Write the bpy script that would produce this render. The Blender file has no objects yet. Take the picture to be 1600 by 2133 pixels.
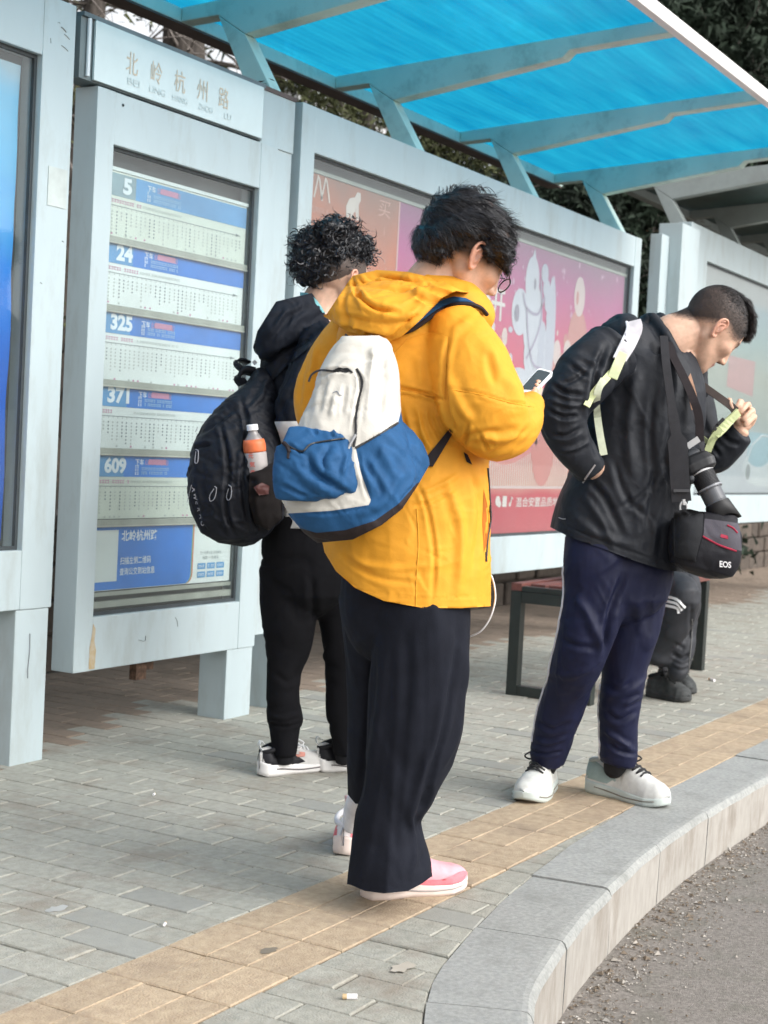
import bpy, bmesh, math, random
import numpy as np
from mathutils import Vector, Matrix, noise
random.seed(7)
SC = bpy.context.scene
COL = SC.collection
RAD = math.radians
# ------------------------------------------------------------------ camera
CAM = Vector((0.0, 0.0, 1.05))
YAW, PIT, ROL, FOC = RAD(29.75), RAD(-2.431), RAD(2.958), 3210.0
_fw = Vector((math.cos(YAW)*math.cos(PIT), math.sin(YAW)*math.cos(PIT), math.sin(PIT)))
_rt = Vector((math.sin(YAW), -math.cos(YAW), 0.0)); _up = _rt.cross(_fw)
FW = _fw
RT = _rt*math.cos(ROL)+_up*math.sin(ROL)
UP = -_rt*math.sin(ROL)+_up*math.cos(ROL)
cd = bpy.data.cameras.new('camera'); co = bpy.data.objects.new('camera', cd); COL.objects.link(co)
co.matrix_world = Matrix(((RT.x, UP.x, -FW.x, CAM.x), (RT.y, UP.y, -FW.y, CAM.y), (RT.z, UP.z, -FW.z, CAM.z), (0, 0, 0, 1)))
cd.sensor_fit = 'HORIZONTAL'; cd.sensor_width = 36; cd.lens = FOC/1600*36; cd.clip_start = .05; cd.clip_end = 400
cd.dof.use_dof = True; cd.dof.focus_distance = 3.75; cd.dof.aperture_fstop = 9.0
SC.camera = co
# ------------------------------------------------------------------ sky, sun, exposure (overcast spring day)
W = bpy.data.worlds.new('World'); SC.world = W; W.use_nodes = True
wn = W.node_tree.nodes; wl = W.node_tree.links
bg = wn['Background']
sky = wn.new('ShaderNodeTexSky'); sky.sky_type = 'NISHITA'; sky.sun_disc = False
SUN_EL, SUN_AZ = RAD(38), RAD(-88)      # sun behind the clouds, over the road side
sky.sun_elevation = SUN_EL; sky.sun_rotation = math.pi/2 - SUN_AZ
sky.air_density = 1.0; sky.dust_density = 4.0
hsv = wn.new('ShaderNodeHueSaturation'); hsv.inputs['Saturation'].default_value = .14; hsv.inputs['Value'].default_value = 1.5
wl.new(sky.outputs[0], hsv.inputs['Color']); wl.new(hsv.outputs[0], bg.inputs['Color'])
bg.inputs['Strength'].default_value = 0.15
sd = bpy.data.lights.new('sun', 'SUN'); sd.energy = 0.5; sd.angle = RAD(75); sd.color = (1, .97, .92)
so = bpy.data.objects.new('sun', sd); COL.objects.link(so)
sdir = Vector((math.cos(SUN_AZ)*math.cos(SUN_EL), math.sin(SUN_AZ)*math.cos(SUN_EL), math.sin(SUN_EL)))
so.rotation_euler = (-sdir).to_track_quat('-Z', 'Y').to_euler()
SC.view_settings.view_transform = 'Standard'; SC.view_settings.look = 'None'
SC.view_settings.gamma = 1; SC.view_settings.use_curve_mapping = False
SC.view_settings.exposure = 0.45
# ------------------------------------------------------------------ helpers: places
def ray(x, y):
    return FW + RT*((x-800)/FOC) - UP*((y-1066.5)/FOC)
def at_depth(x, y, d):
    'world point seen at photo pixel x, y at depth d along the view axis'
    return CAM + ray(x, y)*d
# ------------------------------------------------------------------ helpers: objects
def tag(o, label=None, cat=None, group=None, kind=None):
    if label: o['label'] = label
    if cat: o['category'] = cat
    if group: o['group'] = group
    if kind: o['kind'] = kind
    return o
def empty(name, loc=(0, 0, 0)):
    o = bpy.data.objects.new(name, None); COL.objects.link(o); o.location = loc; o.empty_display_size = .1
    return o
def link(name, me, mat=None, parent=None):
    o = bpy.data.objects.new(name, me); COL.objects.link(o)
    if mat is not None and len(me.materials) == 0:
        for m in (mat if isinstance(mat, (list, tuple)) else [mat]): me.materials.append(m)
    if parent is not None:
        o.parent = parent
        o.matrix_parent_inverse = world_of(parent).inverted()
    return o
def world_of(o):
    m = Matrix.Translation(o.location) @ o.rotation_euler.to_matrix().to_4x4()
    if o.parent: m = world_of(o.parent) @ o.matrix_parent_inverse @ m
    return m
def mesh(name, V, F, smooth=False):
    me = bpy.data.meshes.new(name); me.from_pydata([tuple(map(float, v)) for v in V], [], F)
    if smooth: me.polygons.foreach_set('use_smooth', [True]*len(me.polygons))
    me.update(); return me
class MB:
    'collects shapes that make one mesh'
    def __init__(s): s.V = []; s.F = []; s.M = []
    def add(s, V, F, m=0):
        n = len(s.V); s.V += [tuple(v) for v in V]; s.F += [tuple(i+n for i in f) for f in F]; s.M += [m]*len(F)
    def box(s, a, b, m=0):
        (x0, y0, z0), (x1, y1, z1) = a, b
        s.add([(x0,y0,z0),(x1,y0,z0),(x1,y1,z0),(x0,y1,z0),(x0,y0,z1),(x1,y0,z1),(x1,y1,z1),(x0,y1,z1)],
              [(0,3,2,1),(4,5,6,7),(0,1,5,4),(1,2,6,5),(2,3,7,6),(3,0,4,7)], m)
    def quad(s, p, m=0): s.add(p, [tuple(range(len(p)))], m)
    def prism(s, poly, d, m=0):
        'polygon (3d points) extruded by vector d'
        n = len(poly); P = [Vector(p) for p in poly]; Q = [p+Vector(d) for p in P]
        s.add(P+Q, [tuple(range(n))[::-1], tuple(range(n, 2*n))]+[(i, (i+1) % n, (i+1) % n+n, i+n) for i in range(n)], m)
    def tube(s, pts, r, n=8, m=0, cap=True, flat=1.0, upv=None):
        P = [Vector(p) for p in pts]; k = len(P)
        R_ = r if isinstance(r, (list, tuple)) else [r]*k
        V = []; prev = None
        for i, p in enumerate(P):
            t = (P[min(i+1, k-1)]-P[max(i-1, 0)]).normalized()
            u = Vector(upv) if upv is not None else (prev if prev is not None else (Vector((0,0,1)) if abs(t.z) < .9 else Vector((1,0,0))))
            a = (u - t*u.dot(t)).normalized(); b = t.cross(a); prev = a
            for j in range(n):
                c = 2*math.pi*j/n; V.append(p + a*(math.cos(c)*R_[i]*flat) + b*(math.sin(c)*R_[i]))
        Fc = [(i*n+j, i*n+(j+1) % n, (i+1)*n+(j+1) % n, (i+1)*n+j) for i in range(k-1) for j in range(n)]
        if cap: Fc += [tuple(range(n))[::-1], tuple((k-1)*n+j for j in range(n))]
        s.add(V, Fc, m)
    def ribbon(s, pts, w, wd, th=.002, m=0):
        'flat strap through pts; wd = direction(s) of the width'
        P = [Vector(p) for p in pts]; k = len(P); V = []
        for i, p in enumerate(P):
            t = (P[min(i+1, k-1)]-P[max(i-1, 0)]).normalized()
            d = Vector(wd[i] if isinstance(wd, list) else wd); d = (d-t*d.dot(t)).normalized(); nn = t.cross(d)
            ww = (w[i] if isinstance(w, (list, tuple)) else w)/2
            V += [p-d*ww-nn*th/2, p+d*ww-nn*th/2, p+d*ww+nn*th/2, p-d*ww+nn*th/2]
        Fc = [(i*4+j, i*4+(j+1) % 4, (i+1)*4+(j+1) % 4, (i+1)*4+j) for i in range(k-1) for j in range(4)]
        Fc += [(3,2,1,0), tuple((k-1)*4+j for j in range(4))]
        s.add(V, Fc, m)
    def build(s, name, mat, parent=None, smooth=False, bevel=0, seg=2):
        me = mesh(name, s.V, s.F, smooth)
        mats = mat if isinstance(mat, (list, tuple)) else [mat]
        for q in mats: me.materials.append(q)
        me.polygons.foreach_set('material_index', s.M)
        bm = bmesh.new(); bm.from_mesh(me); bmesh.ops.recalc_face_normals(bm, faces=bm.faces)
        if bevel: bmesh.ops.bevel(bm, geom=bm.edges[:], offset=bevel, segments=seg, affect='EDGES', profile=.6, clamp_overlap=True)
        bm.to_mesh(me); bm.free()
        return link(name, me, None, parent)
def catmull(P, n=8, closed=False):
    P = [Vector(p) for p in P]; out = []
    if len(P) < 3: 
        return [P[0].lerp(P[1], i/n) for i in range(n+1)]
    k = len(P)
    for i in range(k if closed else k-1):
        p0 = P[(i-1) % k] if closed or i > 0 else P[0]*2-P[1]
        p1 = P[i]; p2 = P[(i+1) % k]
        p3 = P[(i+2) % k] if closed or i+2 < k else P[-1]*2-P[-2]
        for j in range(n):
            t = j/n
            out.append(.5*((2*p1)+(p2-p0)*t+(2*p0-5*p1+4*p2-p3)*t*t+(3*p1-p0-3*p2+p3)*t**3))
    if not closed: out.append(P[-1])
    return out
# ------------------------------------------------------------------ helpers: materials
def nodes(m):
    m.use_nodes = True; return m.node_tree.nodes, m.node_tree.links, m.node_tree.nodes['Principled BSDF']
def mat(name, col, rough=.6, var=.12, scale=8, bump=0, bscale=60, spec=.4, metal=0, col2=None, scale2=None, trans=0, coat=0, stretch=(1, 1, 1), dirt=None, dirtamt=.3, sheen=0, sss=0, objrand=0, bdist=.003):
    m = bpy.data.materials.new(name); N, L, b = nodes(m)
    b.inputs['Roughness'].default_value = rough; b.inputs['Specular IOR Level'].default_value = spec
    b.inputs['Metallic'].default_value = metal
    if coat: b.inputs['Coat Weight'].default_value = coat
    if sheen: b.inputs['Sheen Weight'].default_value = sheen; b.inputs['Sheen Roughness'].default_value = .5
    if sss:
        b.inputs['Subsurface Weight'].default_value = sss; b.inputs['Subsurface Radius'].default_value = (.012, .005, .003); b.inputs['Subsurface Scale'].default_value = 1
    tc = N.new('ShaderNodeTexCoord'); mp = N.new('ShaderNodeMapping'); mp.inputs['Scale'].default_value = stretch
    geo = N.new('ShaderNodeNewGeometry'); L.new(geo.outputs['Position'], mp.inputs['Vector'])
    n1 = N.new('ShaderNodeTexNoise'); n1.inputs['Scale'].default_value = scale; n1.inputs['Detail'].default_value = 6; n1.inputs['Roughness'].default_value = .6
    L.new(mp.outputs[0], n1.inputs['Vector'])
    c2 = col2 or tuple(c*(1-var*2) for c in col)
    c1 = tuple(min(1, c*(1+var)) for c in col) if not col2 else col
    mx = N.new('ShaderNodeMix'); mx.data_type = 'RGBA'; mx.inputs['A'].default_value = (*c1, 1); mx.inputs['B'].default_value = (*c2, 1)
    mr = N.new('ShaderNodeMapRange'); mr.inputs['From Min'].default_value = .3; mr.inputs['From Max'].default_value = .7
    L.new(n1.outputs['Fac'], mr.inputs['Value']); L.new(mr.outputs[0], mx.inputs['Factor'])
    out = mx.outputs['Result']
    if objrand:
        oi = N.new('ShaderNodeObjectInfo'); mr3 = N.new('ShaderNodeMapRange'); mr3.inputs['To Min'].default_value = 1-objrand; mr3.inputs['To Max'].default_value = 1+objrand
        L.new(oi.outputs['Random'], mr3.inputs['Value'])
        vm = N.new('ShaderNodeVectorMath'); vm.operation = 'SCALE'; L.new(out, vm.inputs[0]); L.new(mr3.outputs[0], vm.inputs['Scale']); out = vm.outputs[0]
    if dirt:
        n2 = N.new('ShaderNodeTexNoise'); n2.inputs['Scale'].default_value = scale2 or 2.5; n2.inputs['Detail'].default_value = 8; n2.inputs['Roughness'].default_value = .7
        L.new(mp.outputs[0], n2.inputs['Vector'])
        mr2 = N.new('ShaderNodeMapRange'); mr2.inputs['From Min'].default_value = .5; mr2.inputs['From Max'].default_value = .75; mr2.inputs['To Max'].default_value = dirtamt
        L.new(n2.outputs['Fac'], mr2.inputs['Value'])
        mx2 = N.new('ShaderNodeMix'); mx2.data_type = 'RGBA'; mx2.inputs['B'].default_value = (*dirt, 1)
        L.new(out, mx2.inputs['A']); L.new(mr2.outputs[0], mx2.inputs['Factor']); out = mx2.outputs['Result']
    L.new(out, b.inputs['Base Color'])
    if bump:
        n3 = N.new('ShaderNodeTexNoise'); n3.inputs['Scale'].default_value = bscale; n3.inputs['Detail'].default_value = 5
        L.new(mp.outputs[0], n3.inputs['Vector'])
        bp = N.new('ShaderNodeBump'); bp.inputs['Strength'].default_value = bump; bp.inputs['Distance'].default_value = bdist
        L.new(n3.outputs['Fac'], bp.inputs['Height']); L.new(bp.outputs[0], b.inputs['Normal'])
    return m
def flat(name, col, rough=.5, spec=.4, emit=0):
    m = bpy.data.materials.new(name); N, L, b = nodes(m)
    b.inputs['Base Color'].default_value = (*col, 1); b.inputs['Roughness'].default_value = rough; b.inputs['Specular IOR Level'].default_value = spec
    return m
def glass(name, tint=(.9, .95, .95), rough=.03, refl=.12, dirt=.12):
    'thin pane: mostly see-through, a little mirror, a film of dust'
    m = bpy.data.materials.new(name); m.use_nodes = True; N, L = m.node_tree.nodes, m.node_tree.links
    N.remove(N['Principled BSDF']); o = N['Material Output']
    t = N.new('ShaderNodeBsdfTransparent'); t.inputs[0].default_value = (*tint, 1)
    g = N.new('ShaderNodeBsdfGlossy'); g.inputs['Roughness'].default_value = rough
    d = N.new('ShaderNodeBsdfDiffuse'); d.inputs[0].default_value = (.55, .56, .55, 1)
    fr = N.new('ShaderNodeLayerWeight'); fr.inputs[0].default_value = .5
    pw = N.new('ShaderNodeMath'); pw.operation = 'POWER'; pw.inputs[1].default_value = 4; L.new(fr.outputs['Facing'], pw.inputs[0])
    a = N.new('ShaderNodeMath'); a.operation = 'MULTIPLY_ADD'; a.inputs[1].default_value = .7; a.inputs[2].default_value = refl*.4; L.new(pw.outputs[0], a.inputs[0])
    m1 = N.new('ShaderNodeMixShader'); L.new(a.outputs[0], m1.inputs[0]); L.new(t.outputs[0], m1.inputs[1]); L.new(g.outputs[0], m1.inputs[2])
    nz = N.new('ShaderNodeTexNoise'); nz.inputs['Scale'].default_value = 3; nz.inputs['Detail'].default_value = 8
    geo = N.new('ShaderNodeNewGeometry'); L.new(geo.outputs['Position'], nz.inputs['Vector'])
    mr = N.new('ShaderNodeMapRange'); mr.inputs['From Min'].default_value = .3; mr.inputs['From Max'].default_value = .8; mr.inputs['To Min'].default_value = dirt*.4; mr.inputs['To Max'].default_value = dirt*1.8
    L.new(nz.outputs['Fac'], mr.inputs['Value'])
    m2 = N.new('ShaderNodeMixShader'); L.new(mr.outputs[0], m2.inputs[0]); L.new(m1.outputs[0], m2.inputs[1]); L.new(d.outputs[0], m2.inputs[2])
    L.new(m2.outputs[0], o.inputs['Surface']); return m
def text_mesh(s, size, font_scale_x=1.0, bold=0):
    cu = bpy.data.curves.new('t', 'FONT'); cu.body = s; cu.size = size; cu.resolution_u = 3; cu.offset = bold; cu.fill_mode = 'BOTH' if False else 'FRONT'
    o = bpy.data.objects.new('t', cu); COL.objects.link(o)
    dg = bpy.context.evaluated_depsgraph_get(); me = bpy.data.meshes.new_from_object(o.evaluated_get(dg))
    bpy.data.objects.remove(o)
    V = np.array([v.co[:] for v in me.vertices]).reshape(-1, 3); F = [tuple(p.vertices) for p in me.polygons]
    if len(V): V[:, 0] *= font_scale_x
    return V, F
def put_text(mb, s, x, y, z, h, w=None, m=0, bold=0, align='L'):
    'flat print on a wall plane that faces the road (x right, z up), letters h high, w wide in all'
    V, F = text_mesh(s, 1.0, 1, bold)
    if not len(V): return
    V[:, :2] -= V[:, :2].min(0); ext = V[:, :2].max(0)
    sy = h/ext[1]; sx = (w/ext[0]) if w else sy
    ox = x if align == 'L' else x - sx*ext[0]/2
    mb.add([(ox+v[0]*sx, y, z+v[1]*sy) for v in V], F, m)
# ================================================================== MATERIALS (setting)
M = {}
M['frame'] = mat('painted_steel', (.455, .535, .555), rough=.42, var=.03, scale=3, dirt=(.30, .31, .28), dirtamt=.55, scale2=5, spec=.45, bump=.05, bscale=120, stretch=(1.6, 1.6, .45))
M['frame_low'] = M['frame']
M['teal'] = mat('teal_paint', (.56, .72, .66), rough=.45, var=.05, scale=4, dirt=(.10, .17, .15), dirtamt=.5, scale2=6, bump=.08, bscale=90)
M['whitepaint'] = mat('white_paint', (.80, .78, .78), rough=.4, var=.02)
M['greypaint'] = mat('grey_paint', (.34, .38, .37), rough=.5, var=.06, dirt=(.2, .19, .17), dirtamt=.4)
M['rust'] = mat('rusty_stain', (.42, .30, .15), rough=.8, col2=(.5, .45, .35), scale=40)
M['dark'] = mat('dark_gap', (.02, .022, .022), rough=.8)
M['gasket'] = mat('rubber_gasket', (.05, .06, .065), rough=.6)
M['backing'] = mat('cabinet_backing', (.075, .085, .085), rough=.5, var=.1, dirt=(.12, .12, .1), dirtamt=.6)
M['glass'] = glass('dusty_glass', tint=(.93, .96, .96), refl=.10, dirt=.03)
M['plate'] = mat('frosted_plate', (.58, .69, .70), rough=.18, var=.03, spec=.5, coat=.5)
M['gold'] = flat('worn_gold_print', (.62, .52, .40), .5)
M['goldfaint'] = flat('faded_print', (.54, .62, .62), .5)
M['bluehead'] = mat('blue_print', (.035, .20, .62), rough=.35, var=.1, scale=5)
M['bluefade'] = mat('faded_blue_print', (.10, .30, .56), rough=.4, var=.1, scale=5)
M['stripwhite'] = mat('strip_white', (.72, .76, .74), rough=.4, var=.03, scale=6)
M['stripgreen'] = mat('strip_yellowed', (.64, .68, .60), rough=.4, var=.05, scale=4)
M['rail'] = mat('aluminium_rail', (.36, .37, .32), rough=.4, var=.1, spec=.6)
M['printwhite'] = flat('white_print', (.72, .78, .82))
M['printpale'] = flat('pale_blue_print', (.33, .52, .68))
M['printred'] = flat('red_print', (.55, .25, .38))
M['printgrey'] = flat('grey_print', (.27, .30, .31))
M['printfaint'] = flat('faint_print', (.45, .48, .46))
# brick materials: colour by object, stains by place
def paver(name, c, c2, dirt, amt, rnd, bump=.5):
    return mat(name, c, rough=.85, col2=c2, scale=38, bump=bump, bscale=200, dirt=dirt, dirtamt=amt, scale2=4.5, spec=.2, objrand=rnd, bdist=.003)
M['brick'] = paver('grey_paver', (.405, .39, .34), (.29, .29, .25), (.23, .19, .15), .85, .05, .9)
M['brickd'] = paver('dark_paver', (.315, .312, .28), (.275, .275, .25), (.24, .21, .17), .4, .05)
M['tile'] = paver('yellow_tile', (.50, .395, .275), (.37, .28, .195), (.26, .20, .15), .95, .06, 1.0)
M['joint'] = mat('joint_sand', (.13, .115, .095), rough=1, var=.25, scale=60, bump=.6, bscale=300)
M['kerb'] = mat('kerb_granite', (.375, .38, .36), rough=.8, col2=(.25, .255, .245), scale=80, bump=.6, bscale=300, dirt=(.19, .195, .18), dirtamt=.8, scale2=7, objrand=.06, bdist=.0015)
M['kerbface'] = mat('kerb_face', (.40, .375, .34), rough=.85, col2=(.31, .29, .26), scale=22, bump=.5, bscale=260, dirt=(.20, .165, .13), dirtamt=.85, scale2=6, stretch=(1.6, 1.6, .6), objrand=.06, bdist=.0015)
# asphalt with grit
m = mat('old_asphalt', (.30, .275, .25), rough=.95, col2=(.16, .145, .13), scale=95, bump=1, bscale=260, dirt=(.15, .15, .12), dirtamt=.75, scale2=5, spec=.2, bdist=.004)
M['asphalt'] = m
M['soil'] = mat('bank_soil', (.07, .055, .04), rough=1, var=.4, scale=9, bump=1, bscale=40, bdist=.02)
M['stone'] = mat('wall_stone', (.125, .10, .082), rough=.9, col2=(.07, .058, .048), scale=14, bump=1, bscale=60, objrand=.25, bdist=.006)
# ================================================================== ROAD AND PAVEMENT
rd = MB(); rd.quad([(-60, -80, -.165), (160, -80, -.165), (160, 3, -.165), (-60, 3, -.165)]); road = rd.build('road', M['asphalt']); tag(road, kind='structure')
KO = [(-2.6, -5.2), (-.6, -2.2), (.75, -.45), (1.55, .36), (2.10, .82), (2.646, 1.134), (3.087, 1.254), (3.54, 1.326), (4.0, 1.375), (4.512, 1.400), (5.3, 1.402)]
KI = [(-2.8, -5.0), (-.85, -2.0), (.5, -.22), (1.36, .58), (1.93, 1.00), (2.47, 1.270), (2.966, 1.405), (3.44, 1.505), (3.90, 1.567), (4.45, 1.600), (5.3, 1.602)]
ko = catmull([(x, y, 0) for x, y in KO], 10)+[Vector((x, 1.402, 0)) for x in np.arange(6.2, 40, .9)]
_in = []
for _i, _p in enumerate(ko):
    _t = (ko[min(_i+1, len(ko)-1)]-ko[max(_i-1, 0)]).normalized(); _in.append(_p+Vector((-_t.y, _t.x, 0))*.2020)
def inner_y(x):
    'inner edge of the kerb at x'
    P = _in
    if x >= 5.3: return 1.6055
    for a, b in zip(P[:-1], P[1:]):
        if a.x <= x <= b.x: return a.y+(b.y-a.y)*(x-a.x)/(b.x-a.x)
    return -6
pave = MB()   # bedding under the bricks
edge = [(x, inner_y(x)-.04) for x in np.arange(-2.7, 5.3, .05)]+[(60, 1.565)]
pave.quad([(x, y, -.006) for x, y in edge]+[(60, 4.6, -.006), (-2.7, 4.6, -.006)])
pavement = pave.build('pavement', M['joint']); tag(pavement, kind='structure')
# clipped bricks
def clip_poly(poly, f):
    'keep the part of a polygon where f(p) >= 0'
    out = []; n = len(poly)
    for i in range(n):
        a, b = poly[i], poly[(i+1) % n]; fa, fb = f(a), f(b)
        if fa >= 0: out.append(a)
        if (fa >= 0) != (fb >= 0):
            t = fa/(fa-fb); out.append((a[0]+(b[0]-a[0])*t, a[1]+(b[1]-a[1])*t))
    return out
def under_leg(p): return False
NEARB = []; FARB = MB(); rnd = random.Random(3)
def brick_shape(mb, poly, z, tilt, m=0, bev=.0028, depth=.03, ):
    cx = sum(p[0] for p in poly)/len(poly); cy = sum(p[1] for p in poly)/len(poly)
    zf = lambda x, y: z+tilt[0]*(x-cx)+tilt[1]*(y-cy)
    n = len(poly); top = []; low = []; bot = []
    for x, y in poly:
        d = Vector((x-cx, y-cy)); L_ = d.length or 1; k = max(0, 1-bev*1.5/L_)
        top.append((cx+d.x*k, cy+d.y*k, zf(x, y))); low.append((x, y, zf(x, y)-bev)); bot.append((x, y, z-depth))
    F = [tuple(range(n))]+[(i, i+n, (i+1) % n+n, (i+1) % n) for i in range(n)]+[(i+n, i+2*n, (i+1) % n+2*n, (i+1) % n+n) for i in range(n)]
    mb.add(top+low+bot, [f for f in F], m)
J = .0038
recs = []
Yellow = lambda x: (1.602, 1.904)
for k in range(-40, 420):
    x0 = 2.125+.1*k; x1 = x0+.1
    if x1 < 1.0 or x0 > 26: continue
    far = x0 > 9.5
    off = 0 if k % 2 else .1
    # side beyond the yellow strip
    y = 1.904
    first = True
    while y < 4.5:
        ny = (math.floor((y-.01-off-1.904)/.2)+1)*.2+1.904+off
        if ny <= y+.02: ny += .2
        ny = min(ny, 4.52)
        recs.append([(x0+J/2, y+J/2), (x1-J/2, y+J/2), (x1-J/2, ny-J/2), (x0+J/2, ny-J/2)]); y = ny
    # side by the kerb
    y = 1.602
    while y > .2 and x0 < 4.45:
        ny = (math.ceil((y+.01-off-1.602)/.2)-1)*.2+1.602+off
        if ny >= y-.02: ny -= .2
        p = [(x0+J/2, ny+J/2), (x1-J/2, ny+J/2), (x1-J/2, y-J/2), (x0+J/2, y-J/2)]
        p = clip_poly(p, lambda q: q[1]-inner_y(q[0])-.0015)
        if len(p) > 2: recs.append(p)
        y = ny
def px_size(p):
    cx = sum(q[0] for q in p)/len(p); cy = sum(q[1] for q in p)/len(p)
    v = Vector((cx, cy, 0))-CAM; d = v.dot(FW)
    if d < .3: return 0, False
    x = 384+1541*v.dot(RT)/d; yy = 512-1541*v.dot(UP)/d
    return 1/d, (-20 < x < 788 and -20 < yy < 1044)
vis = []; hid = []
for p in recs:
    s, inn = px_size(p); (vis if inn else hid).append((s, p))
vis.sort(key=lambda t: -t[0])
NT = 300
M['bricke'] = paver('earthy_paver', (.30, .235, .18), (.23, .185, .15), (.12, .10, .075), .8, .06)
BM_ = [M['brick'], M['brickd'], M['bricke']]
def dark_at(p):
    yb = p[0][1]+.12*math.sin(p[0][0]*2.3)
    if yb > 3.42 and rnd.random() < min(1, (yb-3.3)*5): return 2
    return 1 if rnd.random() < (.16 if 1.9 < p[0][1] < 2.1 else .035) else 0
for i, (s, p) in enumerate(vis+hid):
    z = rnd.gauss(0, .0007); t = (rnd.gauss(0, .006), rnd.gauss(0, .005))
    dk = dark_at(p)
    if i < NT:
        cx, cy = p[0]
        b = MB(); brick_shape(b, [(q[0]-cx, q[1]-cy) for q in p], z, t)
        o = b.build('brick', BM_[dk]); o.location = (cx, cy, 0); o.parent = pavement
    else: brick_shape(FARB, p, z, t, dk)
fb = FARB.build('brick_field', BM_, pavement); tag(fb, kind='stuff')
# yellow guiding tiles, three rows
n_t = 0; YT = MB()
for k in range(-6, 90):
    for r in range(3):
        x0 = 2.125+.2*k+(0 if r != 1 else .0); x1 = x0+.2
        y0 = 1.603+.1*r; y1 = y0+.1
        if rnd.random() < 0: continue
        p = [(x0+J/2, y0+J/4), (x1-J/2, y0+J/4), (x1-J/2, y1-J/4), (x0+J/2, y1-J/4)]
        p = clip_poly(p, lambda q: q[1]-inner_y(q[0])-.0015)
        if len(p) < 3: continue
        z = rnd.gauss(.001, .0006); t = (rnd.gauss(0, .006), rnd.gauss(0, .008))
        s, inn = px_size(p)
        if inn and x0 < 9: 
            b = MB(); cx, cy = p[0]; brick_shape(b, [(q[0]-cx, q[1]-cy) for q in p], z, t)
            o = b.build('guiding_tile', M['tile']); o.location = (cx, cy, 0); o.parent = pavement; n_t += 1
        else: brick_shape(YT, p, z, t)
yt = YT.build('guiding_tile_field', M['tile'], pavement); tag(yt, kind='stuff')
# kerb stones: bullnosed granite blocks following the curve
kerb = empty('kerb'); tag(kerb, kind='structure')
def kerb_frame(s_pts):
    out = []
    for i, p in enumerate(s_pts):
        t = (s_pts[min(i+1, len(s_pts)-1)]-s_pts[max(i-1, 0)]).normalized(); n = Vector((-t.y, t.x, 0)); out.append((p, n))
    return out
prof = [(0, -.17), (-.002, -.02), (.003, -.008), (.010, -.002), (.022, 0), (.10, .0005), (.201, .001), (.201, -.03)]  # offset inwards, z
fr = kerb_frame(ko)
cuts = []
acc = [0]
for a, b in zip(ko[:-1], ko[1:]): acc.append(acc[-1]+(b-a).length)
def s_at(xq):
    for i in range(len(ko)-1):
        if ko[i].x <= xq <= ko[i+1].x: return acc[i]+(acc[i+1]-acc[i])*(xq-ko[i].x)/(ko[i+1].x-ko[i].x)
joints = [s_at(x) for x in (-1.9, -1.2, -.4, .3, .9, 1.45, 2.05, 2.65, 3.09, 3.533, 4.02, 4.512, 5.45, 6.4, 7.35, 8.3, 9.3, 11.2, 13, 15, 18, 22, 27, 34)]
def pt_s(s):
    i = max(0, min(len(acc)-2, next((k for k in range(len(acc)-1) if acc[k+1] >= s), len(acc)-2)))
    f = (s-acc[i])/(acc[i+1]-acc[i]); p = fr[i][0].lerp(fr[i+1][0], f); n = fr[i][1].lerp(fr[i+1][1], f).normalized(); return p, n
for a, b in zip(joints[:-1], joints[1:]):
    a2, b2 = a+.003, b-.003; n = max(2, int((b2-a2)/.08)); kb = MB(); V = []; pr = prof; m_ = len(pr)
    dz = rnd.gauss(0, .0012)
    for i in range(n+1):
        p, nn = pt_s(a2+(b2-a2)*i/n)
        wob = .0015*math.sin(i*1.7+a*9)
        for (o_, z) in pr: V.append((p.x+nn.x*(o_+wob*(z > -.03)), p.y+nn.y*(o_+wob*(z > -.03)), z+dz))
    F = [(i*m_+j, (i+1)*m_+j, (i+1)*m_+(j+1) % m_, i*m_+(j+1) % m_) for i in range(n) for j in range(m_)]
    F += [tuple(range(m_)), tuple(n*m_+j for j in range(m_))[::-1]]
    mi = [1 if (f[0] % m_) in (0,) and len(f) == 4 else 0 for f in F]
    kb.V = V; kb.F = F; kb.M = mi
    o = kb.build('kerb_stone', [M['kerb'], M['kerbface']], kerb, smooth=False)
# dry leaves and grit in the gutter
lit = MB()
for i in range(5200):
    s = rnd.uniform(s_at(1.9), s_at(8)); p, nn = pt_s(s); d = -abs(rnd.gauss(0, .10))-.004
    x, y = p.x+nn.x*d, p.y+nn.y*d; r = rnd.uniform(.002, .0065)*(1.9 if rnd.random() < .08 else 1); a = rnd.uniform(0, 6.28)
    z = -.1645; pts = [(x+r*math.cos(a+k*2.1)*rnd.uniform(.5, 1.3), y+r*math.sin(a+k*2.1)*rnd.uniform(.5, 1.3), z+rnd.uniform(.0008, .004)) for k in range(3)]
    tip = (x, y, z+r*.9)
    lit.add(pts+[tip], [(0, 1, 2), (0, 1, 3), (1, 2, 3), (2, 0, 3)], 0 if rnd.random() < .62 else (1 if rnd.random() < .8 else 2))
for i in range(3000):
    x, y = rnd.uniform(2.2, 8), rnd.uniform(-1.2, 1.35); r = rnd.uniform(.0012, .003); z = -.1648
    lit.add([(x-r, y-r, z), (x+r, y-r*.6, z), (x, y+r, z), (x, y, z+r)], [(0, 1, 3), (1, 2, 3), (2, 0, 3)], 2 if rnd.random() < .3 else 1)
lf = [mat('dry_debris', (.17, .135, .10), rough=.9), mat('pale_grit', (.36, .33, .29), rough=.9), mat('light_grit', (.42, .40, .37), rough=.9)]
g = lit.build('gutter_debris', lf); tag(g, 'dry leaf bits and grit lying in the gutter along the kerb foot', 'grit', kind='stuff')
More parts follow.
